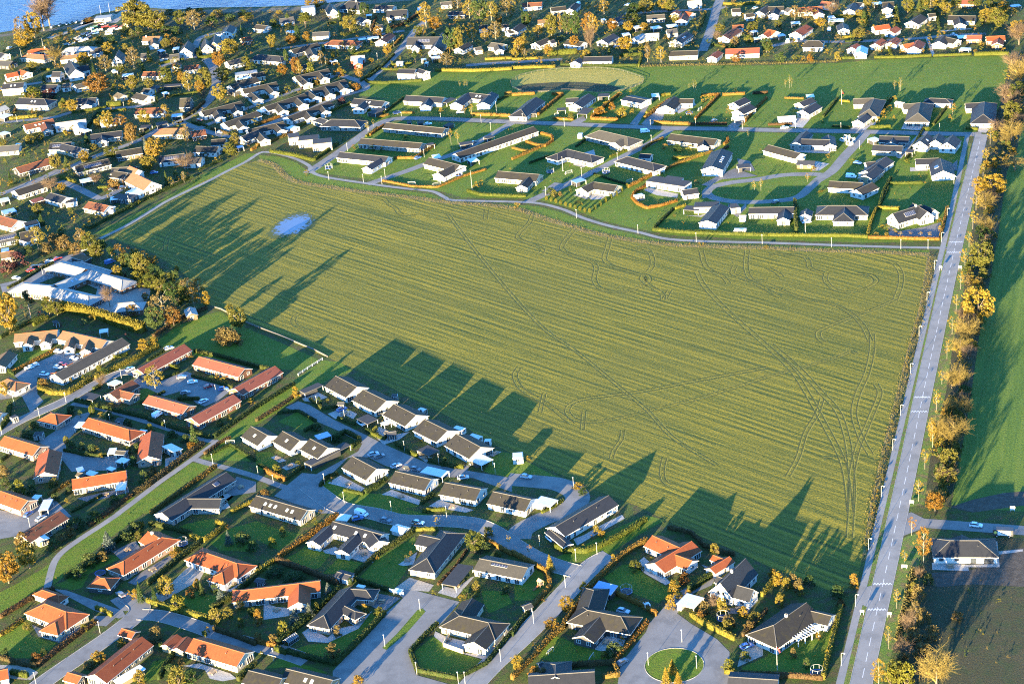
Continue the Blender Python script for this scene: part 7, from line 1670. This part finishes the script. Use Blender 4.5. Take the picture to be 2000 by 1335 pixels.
homes('''white tan chim=-0.6 | 1115 290 1252 284 8.5 gg | 1190 300 1200 340 7 gg
white black pitch=40 h=3 | 1470 318 1440 375 9.5 gg
cream black pitch=45 h=3 | 1600 300 1612 348 8 gg
brick black pitch=45 h=3 | 1682 268 1668 330 8 gg
white black h=3.6 | 1795 195 1765 245 9 gg | 1720 260 1760 265 7 ff
white rust | 1440 515 1555 508 8 gg
white orange | 1380 488 1362 520 6 gg
cream rust | 1120 562 1260 560 8.5 gg
white black pitch=38 h=3.4 desc=tall_white_house_with_steep_blue-black_roof | 545 470 590 545 10 gg | 600 525 690 508 7 gg | 410 560 480 560 7 gg
cream tan | 225 420 340 430 9 hh
white orange chim=0.5 | 250 388 355 375 7 hh
white palegrey | 540 370 690 362 9.5 hh
white black pitch=50 | 930 388 905 440 7.5 gg
white orange | 40 582 135 562 8 gg | 155 545 212 562 8 gg
white black h=4.4 sky=2 chim=-0.8 | 22 655 190 642 10 gg
white black | 330 665 452 662 8 gg
white grey | 490 655 560 650 8 gg | 580 665 680 640 8 gg
cream black h=3.6 sky=2 | 148 765 345 772 11 gh
white black | 595 775 755 762 9.5 gg | 690 770 670 815 7 gg
cream thatch | 915 722 962 740 7 gg
white brown | 1065 725 1160 750 9 gg | 1120 690 1180 695 7 gg
brick felt | 1180 680 1235 690 8 ff
white rust desc=long_cream_house_with_dark_roof_and_red_end | 1060 850 1290 842 9.5 gg
dark brown pitch=45 | 1405 770 1492 766 9 gg
white brown cat=terrace desc=stepped_cream_terrace_with_brown_roof | 1570 872 1885 790 9 gg | 1690 860 1720 910 6.5 gg | 1830 820 1855 865 6.5 gg
white brown cat=terrace desc=stepped_cream_terrace_with_brown_roof | 1745 960 2010 868 9 gg | 1865 940 1900 985 6.5 gg
white rust sky=3 | 185 978 415 928 9 gg | 345 950 370 1010 7 gg
white palegrey | 430 962 672 930 9.5 gg | 600 960 620 1000 7 gg
white palegrey | 780 938 905 922 7 gg
cream tan | 1275 1005 1430 1002 10 hh
wood rust | 1490 1030 1605 1012 9 gg
cream black | 705 1052 952 1020 9.5 gg | 790 1050 800 1095 7 gg
cream black solar=9 | 390 1120 560 1110 10 gg | 480 1120 640 1160 9 gg
white brown | 1530 1142 1710 1148 9 gg
white brown | 1650 1092 1765 1082 9 gg
wood brown | 900 1185 1105 1150 9.5 gg
dark rust | 120 1312 395 1232 10 gg
grey brown solar=10 | 580 1302 845 1238 10 gg
white black solar=8 | 1240 1222 1440 1200 10 gg
white grey | 1440 1235 1580 1230 9 gg
wood grey | 870 1312 1065 1300 9 gg
white felt | -20 1145 155 1130 9 gg
white palegrey | -40 850 40 820 8 gg
white black | -60 400 40 420 9 gg
dark felt | -30 470 100 480 9 gg
white black | 1880 1068 2020 1012 9 gg
white brown cat=terrace desc=long_low_white_terrace_behind_the_bend | 1795 668 2000 602 9 gg | 1850 640 1880 690 6.5 gg
white palegrey | 1835 580 2010 555 7 ff
white grey | 1770 482 1895 450 9 gg
white brown | 1240 430 1310 420 8 gg
white felt | 1100 420 1160 415 8 gg
brick rust | 1880 300 1960 285 8 gg
cream palegrey desc=yellow_boathouse_with_flat_roof_on_the_shore cat=boathouse | 742 138 872 126 9 ff
white brown | 740 380 800 372 8 gg
white grey | 690 420 780 405 7 ff
white tan | 470 440 600 425 8 gg
cream tan | 970 160 1010 158 7 gg
dark felt | 1320 430 1400 420 8 gg''')
carports('bluesheet 1340 905 1425 895 6; sheet 0 1050 60 1030 6; sheet 380 590 400 600 4; sheet 1260 600 1290 590 4; felt 1095 990 1180 985 6; felt 1220 970 1310 955 6; sheet 880 560 920 555 4; sheet 950 590 1040 580 6; bluesheet 1240 400 1280 390 6; sheet 1270 730 1310 720 5; sheet 0 920 70 890 7; sheet 640 1030 700 1010 5; sheet 1350 380 1400 375 6; felt 1800 720 1890 690 8; sheet 1840 620 1960 600 4; felt 1280 670 1430 660 5; bluesheet 1850 1150 1900 1140 4; sheet 380 1210 420 1200 5; sheet 120 1130 165 1125 5')
cars('white 1190 762 1210 750; white 640 910 ...'.split('white 640')[0]); cars('blue 1690 290 1710 280; red 1560 945 1590 950; silver 1720 1040 1750 1045; white 900 560 930 555; white 75 380 85 375')
hedge('lime','838 835 950 825',3.0,2.4); hedge('lime','560 885 700 865 830 845',1.4,1.3); hedge('lime','760 890 900 870 990 858',1.3); hedge('yellow','60 935 180 925 290 912',1.7,1.6); hedge('lime','1550 462 1610 455 1670 440',1.8,1.4); hedge('lime','1240 505 1340 485 1440 470',1.6,1.4); hedge('brown','1430 930 1520 880 1600 800',1.8,1.4); hedge('brown','85 920 150 820',1.3); hedge('brown','1650 1010 1720 1035 1800 1055',1.4); hedge('yellow','1740 1190 1850 1185',1.3); hedge('lime','1300 760 1440 740 1560 720',1.2); hedge('lime','1545 400 1550 460',2.4); hedge('green','690 1000 760 890',1.4); hedge('yellow','320 545 390 550',1.3); hedge('green','640 1270 720 1240',1.2); hedge('green','1500 960 1620 990',1.0); hedge('orange','1900 980 2000 950',1.2); hedge('orange','1700 930 1800 900',1.2); hedge('green','1080 1080 1130 1050',1.2); hedge('yellow','480 1000 520 1060',1.2); hedge('orange','1960 1180 2000 1160',1.4); hedge('green','1550 1330 1700 1270 1740 1260',1.2)
trees('''tr 175 330 125 110; ro 275 300 85 140; bt 345 240 -40 220; bt 390 200 -60 200; ry 195 370 245 140; rl 1075 225 10 270; rl 1230 245 85 170; rl 1160 230 60 180; tr 1520 235 75 140; rl 1410 205 80 100; bg 435 515 355 130; ry 665 505 410 130; ro 850 435 330 95; cd 740 600 480 50; tr 830 565 425 120; tr 1050 540 365 115; rl 945 575 495 65; cg 1120 560 470 50; cg 1170 480 370 60; rr 770 725 570 180; rl 1040 705 588 95; rl 1305 660 525 110; to 1480 725 555 95; rl 1605 705 535 130; ro 1565 725 630 75
ro 1715 525 400 95; ry 1800 435 308 155; rl 1740 640 530 130; ro 1720 785 655 115; bt 1590 785 720 80; ry 570 875 780 95; to 1300 965 810 85; ry 1135 975 860 100; to 945 995 890 115; ro 850 1010 860 95; rr 1035 1115 960 105; tr 1470 1145 965 60; ro 1215 1245 1065 140; cb 1148 1210 1065 75; ry 1165 1330 1220 125; bt 1450 1335 1205 150; rl 1840 1135 1040 75; rl 1800 1215 1110 95; rl 440 1315 1200 95; cg 525 1315 1215 65; ry 660 1265 1175 75; rl 880 1235 1145 120; rl 240 1135 1055 95; rl 310 1105 1035 95; sp 390 770 690 110; sl 250 755 680 160; el 500 835 760 35; el 480 845 790 35; cg 345 645 580 40; cg 1570 435 360 40; tl 1040 340 220 45; rl 265 560 480 90; ry 1390 600 500 70; ro 1420 640 560 60; ro 690 170 140 80; cg 930 490 ...'''.split('cg 930')[0])
trees('''rl 560 260 230 60; so 610 290 245 50; rl 1300 370 300 90; su 1380 360 290 100; so 1310 330 265 50; sr 520 330 280 50; rl 480 290 250 40; cg 1890 280 190 25; cg 1935 500 400 40; rl 1930 560 440 80; cg 1190 560 ... '''.split('cg 1190')[0])
trees('''sg 780 340 280 70; sg 870 340 270 70; sv 980 400 340 60; sg 1080 270 210 90; sg 990 270 200 80; sg 1300 250 200 90; sg 1380 270 210 90; sg 1650 190 130 120; sg 1800 160 110 90; sv 1560 120 60 100; sv 1700 130 80 110; sg 1900 120 80 90; sv 1950 140 100 80; sg 1480 110 60 70; sg 1330 110 70 80; so 1900 170 130 70; so 760 330 290 60; sl 900 700 650 60; so 950 710 655 50; sl 1265 720 685 40; so 1020 820 780 50; sl 880 785 755 30; sl 170 1220 1180 40; sl 40 1280 1240 40; rl 730 1180 1120 60; cg 680 1120 1040 60; sg 1600 560 ... '''.split('sg 1600')[0])
trees('''rl 1170 700 610 70; cg 1230 800 690 30; so 760 990 930 60; ro 580 1020 980 50; sy 320 940 905 60; sr 260 900 860 40; sv 330 430 ... '''.split('sv 330')[0])
lamps('85 470 765 590 775 835 650 620 135 955 972 855 1630 430 1690 1060 1180 480'); flagpole(175,480,380); flagpole(335,360,315); flagpole(790,120,40); flagpole(860,110,25)
# small boats on the shore
def boat(x, y, ang, col, i):
    g = TP(x, y)
    if 'boat' not in WIN:
        h = MB(); st = [(-2.0,0.75,0.75),(-0.8,0.95,0.7),(0.6,0.85,0.75),(1.6,0.45,0.9),(2.2,0.03,1.0)]; v = []
        for X, w, z in st: v += [(X,-w,z),(X,-w*0.5,0.15),(X,0,0.05),(X,w*0.5,0.15),(X,w,z)]
        f = []
        for a in range(4):
            for b in range(4): f.append((a*5+b, a*5+b+1, (a+1)*5+b+1, (a+1)*5+b))
        f.append((0,1,2,3,4)); h.add(v, f)
        d = MB(); d.add([(X,-w*0.92,z-0.06) for X, w, z in st]+[(X,w*0.92,z-0.06) for X, w, z in st], [(i_, i_+1, i_+6, i_+5) for i_ in range(4)]); d.box(-0.9,-0.6,-0.8,0.8,0.6,0.72); d.box(0.4,0.7,-0.75,0.75,0.6,0.74)
        WIN['boat'] = (h.mesh('hull', ['paint']), d.mesh('deck', ['trim_grey']))
    root = bpy.data.objects.new('boat', None); COL.objects.link(root); root.location = (g[0], g[1], 0.05); root.rotation_euler = (0,0,ang); root.scale = (1.25,1.25,1.25)
    o = new_obj('hull', WIN['boat'][0], root); o.color = (*col, 1); new_obj('deck', WIN['boat'][1], root)
    thing(root, {0:'white',1:'blue',2:'red',3:'green'}[i]+' open boat drawn up', 'boat', 'boats drawn up by the shore')
zone('in the boat yard by the shore')
bc = [(0.78,0.79,0.8),(0.10,0.20,0.45),(0.45,0.06,0.05),(0.10,0.30,0.25)]
for j, (x, y) in enumerate([(705,232),(735,216),(765,206),(800,196),(742,247),(775,240),(662,270),(700,276),(742,266),(618,312),(660,316),(640,326),(690,300),(850,252),(882,216),(850,272),(922,232),(960,211),(520,352),(562,350),(720,250),(820,215),(605,300),(870,235),(895,225)]):
    i = (0,3,2,0,0,0,1,1,1,0,0,0,1,0,2,0,0,2,0,0,3,2,0,0,2)[j]; boat(x, y, 0.4+0.25*((j*7)%5-2), bc[i], i)
zone('along the waterline')
for j, (x, y) in enumerate([(412,214),(470,199),(522,190),(560,183),(600,175),(640,184)]): boat(x, y, 1.3+0.2*(j%3), bc[0], 0)
pj = strip3('jetty', TX((905,100),(960,70),(1020,40),(1075,5)), 1.4, 0.8, 'stone_pale', sm=False); del pj['kind']; thing(pj, 'stone jetty running into the sea beside slipway', 'jetty', None, '', TP(990,55))

tile(0,1); zone('west of the field')
homes('''white tan pitch=33 h=3 desc=white_house_with_tall_tan-orange_roof_by_the_field_path | 1032 12 1185 85 11 gg | 1010 -40 1080 -10 7 gg
white sheet desc=white_annex_with_pale_flat_roof_by_the_field_path | 1010 150 1120 165 7 ff
dark felt desc=low_black_flat-roofed_annex_by_the_field_path | 900 195 1050 205 7 ff
white rust | 690 238 850 272 9 gg | 830 290 890 285 6 ff
white black | 390 168 520 205 9 gg | 510 240 600 225 6 ff
white brown | 110 152 335 80 9.5 gg
white rust | -10 348 140 388 10 gg
grey felt solar=8 | -30 515 125 480 9 gg
white brown | 150 482 260 460 9 gg | 190 520 260 540 7 ff
cream tan | 0 640 110 620 8 gg
wood brown | 890 0 1000 15 9 gg
white brown | 190 420 300 395 7 ff''')
carports('red' if False else 'sheet 860 215 940 205 5 0.3; sheet 630 80 720 60 6 0.3; bluesheet 20 325 120 300 7 0.5; sheet 775 1250 845 1240 4 0; sheet 0 230 70 215 6; felt 420 1180 450 1170 4; bluesheet 10 620 70 610 5')
house([(245,240,340,210,5,'mu',dict(pitch=6))],'wood','red',h=2.4,desc='low shed with red sheet roof beside black-roofed house',cat='shed',win='none')
zone('')
house([(470,715,665,765,12,'hg'), (690,768,955,850,11,'gh'), (680,780,430,885,10.5,'gg'), (400,900,190,880,12,'gh'), (390,905,690,975,11,'gh'), (580,705,870,790,8,'gg')], 'brick', 'palegrey', pitch=20, sky=[(1,2),(2,2),(4,3)], desc='sprawling nursery school with pale grey hipped roofs and many wings', cat='school', name='school')
house([(575,655,690,690,4.5,'mu',dict(pitch=6))],'dark','tan',h=2.6,desc='bicycle shelter with tan roof behind the school',cat='shelter',win='none'); house([(960,1028,1040,1022,10,'hh')],'brick','palegrey',desc='small brick annex with pale grey hipped roof',where='beside the school'); house([(1478,1058,1498,1112,5.5,'gg')],'wood','palegrey',h=2.3,desc='brown timber shed with pale roof beside the green',cat='shed',win='few')
zone('at the nursery school')
cars('white 130 843 170 850; silver 385 712 420 700; black 270 752 300 740; red 240 782 270 770; black 330 745 360 735; red 452 690 480 680; blue 860 720 890 710 van; silver 660 620 690 610'); flagpole(245,1168,1045); flagpole(343,845,765); lamps('240 80 1010 260')
cars('black 875 152 910 160; black 960 135 1000 130; blue 1205 20 1260 15')
area('playground',[(640,870),(700,830),(960,890),(1180,920),(1160,1000),(1000,1100),(800,1120),(680,1080),(740,1000),(760,920)],'gravel',0.016)
zone('around the nursery school')
trees('''tr 640 605 435 95; rl 720 655 475 140; ry 670 560 470 70; pn 820 655 525 105; to 940 735 565 115; pn 1020 775 638 95; rl 1100 805 635 115; pn 1190 835 720 110; pn 1270 885 750 120; pn 1370 905 765 125; ro 1190 740 660 100; sl 1120 905 830 100; sl 1220 945 870 95; sl 1300 945 855 85; ro 1385 800 740 45; tr 1480 1015 835 155; to 1560 965 835 125; ry 1615 1065 940 75; tr 1290 1195 935 230; rg 1220 1240 1055 150; rr 1360 1205 1065 140; rg 1400 1060 930 110; rl 1870 1235 1065 145; rl 1800 1115 1040 75; ry 80 1255 945 180; pd 240 1125 915 115; rl 390 1125 980 100; rl 450 1125 1020 100; ry 925 840 735 85; bt 860 1060 900 110; rr 1140 1005 950 55; so 1040 1115 1045 130; pn 1150 760 ... '''.split('pn 1150')[0])
trees('''rl 1060 700 600 80; to 1130 720 620 90; rg 1440 960 840 120; tr 1400 880 790 ... '''.split('tr 1400 880')[0])
trees('''sl 1160 900 820 70; sl 1330 960 ... '''.split('sl 1330')[0])
hedge('yellow','480 1085 660 1120 850 1170',4.0,3.5,leaf=0.3,dens=9); hedge('yellow','860 1180 1000 1225 1120 1260',4.2,4.0,leaf=0.3,dens=9); hedge('lime','260 1210 380 1150',1.6); hedge('green','0 1310 220 1190 350 1140',1.6,1.4); hedge('green','700 455 860 370 1000 295 1250 170 1500 55',1.5,1.3); hedge('yellow','470 52 600 92',1.6); hedge('lime','760 140 860 130',1.4); hedge('green','60 920 180 860 320 770 420 720',1.2); hedge('brown','1200 1300 1300 1230 1450 1140 1620 1075',1.5,1.4)
trees('''rl 760 690 560 110; pn 880 700 580 100; rl 980 760 640 100; rg 1060 790 660 100; rl 1150 830 700 110; rg 1230 870 740 110; rl 1320 920 790 110; rl 1180 920 800 110; rl 1260 960 840 110; rg 1340 990 860 110; rl 1450 1050 900 120; to 1520 1060 900 100; sl 1080 860 780 110''')
zone('west of the field')
trees('''to 300 605 425 140; cg 330 425 330 75; rl 300 345 258 95; cg 1305 115 -5 55; cg 90 115 -10 55; ry 490 155 90 65; bt 750 105 20 95; sr 890 135 65 100; bt 405 165 45 120; sl 130 565 510 65; sp 150 740 620 130; sp 60 790 690 110; su 500 600 500 130; su 600 640 560 110; su 420 560 480 100; sg 480 520 450 80; sv 660 450 420 60; sl 385 350 320 35; sg 430 330 280 40; so 250 390 350 40; sl 720 390 360 40; sg 560 320 290 60; su 360 640 560 110; sg 220 640 580 90; cg 600 220 ... '''.split('cg 600')[0])
trees('''tr 1440 90 0 40; sg 1380 60 10 60; sg 1500 90 40 60; sg 1560 60 20 50; sg 1440 50 10 60; sl 1090 260 225 25; sl 935 300 270 25; sg 1020 290 250 60; su 1760 1330 1230 180; su 1840 1340 1250 140; sl 1450 230 ... '''.split('sl 1450')[0])
tile(0,2); zone('on the green by the field'); tile(0,1); trees('su 1790 1335 1230 170; so 1150 1010 960 50')
post_fence(TX((1340,110),(1430,80),(1500,50)),'short timber garden fence by the field path',mat='wood')
# dry grass along the field's north edge
ribbon('dry_verge', PX((505,312),(535,322),(560,345),(590,357),(650,366),(720,376),(800,385),(880,395),(950,400),(1010,408),(1060,425),(1110,440),(1150,452),(1200,463),(1260,472),(1320,478),(1400,481),(1500,484),(1620,489),(1700,491),(1815,497)), 4.2, 'dry_grass', 0.028)
# scrub on the shore
areap('shore_scrub', [(290,22),(350,28),(420,24),(500,22),(590,19),(662,12),(700,10),(640,40),(560,50),(480,55),(400,60),(330,60),(290,40)], 'rough_scrub', 0.016)
# wildflower grass tufts (tall dry grass) along the field edges
def tufts(name, L, width, n, mat, h, rng):
    L = np.array([p[:2] for p in L]); seg = np.linalg.norm(np.diff(L, axis=0), axis=1); c = np.r_[0, np.cumsum(seg)]
    s = rng.uniform(0, c[-1], n); P0 = np.stack([np.interp(s, c, L[:, 0]), np.interp(s, c, L[:, 1])], 1) + rng.normal(size=(n, 2))*width*0.32
    hh = h*rng.uniform(0.5, 1.3, n); a = rng.uniform(0, math.pi, n); w = hh*0.35
    dx = np.stack([np.cos(a), np.sin(a)], 1)*w[:, None]; lean = rng.normal(size=(n, 2))*0.25*hh[:, None]
    V = np.stack([np.c_[P0-dx, np.zeros(n)], np.c_[P0+dx, np.zeros(n)], np.c_[P0+dx*0.7+lean, hh], np.c_[P0-dx*0.7+lean, hh]], 1).reshape(-1, 3)
    o = new_obj(name, mesh_quads(name, V, np.arange(4*n).reshape(-1, 4), [mat])); o['kind'] = 'stuff'; o['label'] = 'tall dry yellow grass along the field edge'; return o
leaf_mat('straw', (0.095, 0.082, 0.026), (0.13, 0.105, 0.036), (0.07, 0.072, 0.02))
rg_ = np.random.default_rng(11)
tufts('dry_grass', PX((508,313),(535,322),(560,345),(590,357),(650,366),(720,376),(800,385),(880,395),(950,400),(1010,408),(1060,425),(1110,440),(1150,452),(1200,463),(1260,472),(1320,478),(1400,481),(1500,484),(1620,489),(1700,491),(1815,497)), 4.0, 5200, 'straw', 0.3, rg_)
tufts('dry_grass', PX((1820,500),(1803,600),(1777,690),(1752,790),(1727,890),(1707,980),(1692,1070)), 3.5, 4200, 'straw', 0.32, rg_)
tile(2,0); tufts('dry_grass', TX((1000,517),(1500,505),(2000,495),(2540,478)), 4.0, 2000, 'straw', 0.5, rg_)
tile(3,3); tufts('dry_grass', TX((1140,440),(1100,620),(1060,780),(1010,990)), 1.6, 900, 'straw', 0.7, rg_)
# container trailer with its sign on the side street
tile(3,3); a_, b_ = TP(1755,185), TP(1915,195); d_ = (b_-a_)[:2]; L_ = np.linalg.norm(d_); root = bpy.data.objects.new('container_trailer', None); COL.objects.link(root); root.location = (*((a_+b_)/2)[:2], 0); root.rotation_euler = (0,0,math.atan2(d_[1],d_[0]))
m = MB(); m.box(-L_/2,L_/2,0,2.3,0.7,2.9); new_obj('body', m.mesh('body',['trim_dark']), root)
m = MB(); m.box(-L_/2+1.55,L_/2-0.75,-0.06,-0.002,0.95,2.6); new_obj('sign_panel', m.mesh('sign_panel',['trim_white']), root)
flat_mat('sign_gold',(0.55,0.45,0.10)); m = MB(); m.tube((-L_/2+0.85,-0.06,1.85),(-L_/2+0.85,-0.002,1.85),0.55,0.55,16); new_obj('emblem', m.mesh('emblem',['sign_gold']), root)
tx = bpy.data.curves.new('sign_text','FONT'); tx.body = 'Blupil'; tx.size = 1.15; tx.align_x = 'CENTER'; tx.extrude = 0.01; tx.materials.append(MATS['trim_dark']); to0 = bpy.data.objects.new('lettering_source', tx); COL.objects.link(to0); tm_ = bpy.data.meshes.new_from_object(to0.evaluated_get(bpy.context.evaluated_depsgraph_get())); bpy.data.objects.remove(to0); tm_.materials.clear(); tm_.materials.append(MATS['trim_dark']); to = new_obj('lettering', tm_, root); to.location = (0.35,-0.08,1.45); to.rotation_euler = (math.pi/2,0,0); to.scale = (0.8,1,1)
for sx in (-1,1):
    for sy in (0.25,2.05):
        o = new_obj('wheel', car_meshes('car')[2], root); o.location = (sx*L_*0.3, sy, 0.34)
thing(root, 'dark container trailer with white sign panel on the side street', 'trailer', None, '')
OLD = [(0,80),(150,62),(300,62),(650,30),(1000,-5),(2000,-5),(1965,102),(1640,118),(1250,124),(1085,128),(850,136),(760,155),(720,165),(640,195),(560,260),(500,292),(395,338),(300,392),(190,450),(0,520)]
fill_plants(OLD, 300, ['rl','rl','rg','rg','ro','tl'], 3.2, 7.0, 31, 1.3)
fill_plants(OLD, 2700, ['sg','sg','sv','sv','sv','su','so','sl','sg','sy','sr'], 0.6, 4.2, 21)
fill_plants([(0,690),(290,690),(420,870),(560,800),(690,760),(980,900),(1240,990),(1640,1165),(1600,1335),(0,1335)], 420, ['sg','sg','sv','su','so','sy','sr'], 0.4, 1.6, 22)
fill_plants([(690,196),(1000,190),(1400,188),(1940,208),(1880,400),(1830,460),(1320,455),(1060,385),(870,372),(640,330),(740,245)], 330, ['sg','sv','so','sy','sv','sr'], 0.4, 1.5, 23)
fill_plants([(0,520),(190,470),(300,500),(400,600),(300,680),(0,660)], 160, ['sg','sv','su','su','sp'], 0.8, 3.4, 24)
fill_plants([(1975,100),(1955,200),(1930,262),(1910,334),(1890,524),(1862,668),(1847,768),(1817,893),(1807,980),(1855,990),(1872,900),(1897,768),(1912,660),(1935,534),(1967,334),(1985,300),(2005,200),(2030,100)], 620, ['sv','sv','sv','su','sy','sg','sy'], 2.0, 5.2, 25, 1.0)
fill_plants([(1830,1060),(2000,1150),(2060,1340),(1740,1340),(1790,1180)], 40, ['su','su','sg','sv'], 0.4, 2.2, 26)
fill_plants([(290,24),(480,20),(660,10),(640,40),(480,55),(310,60)], 160, ['su','sv','sg','su'], 0.8, 3.0, 27)
garden_tables()
plant_shrubs()
finish_labels()
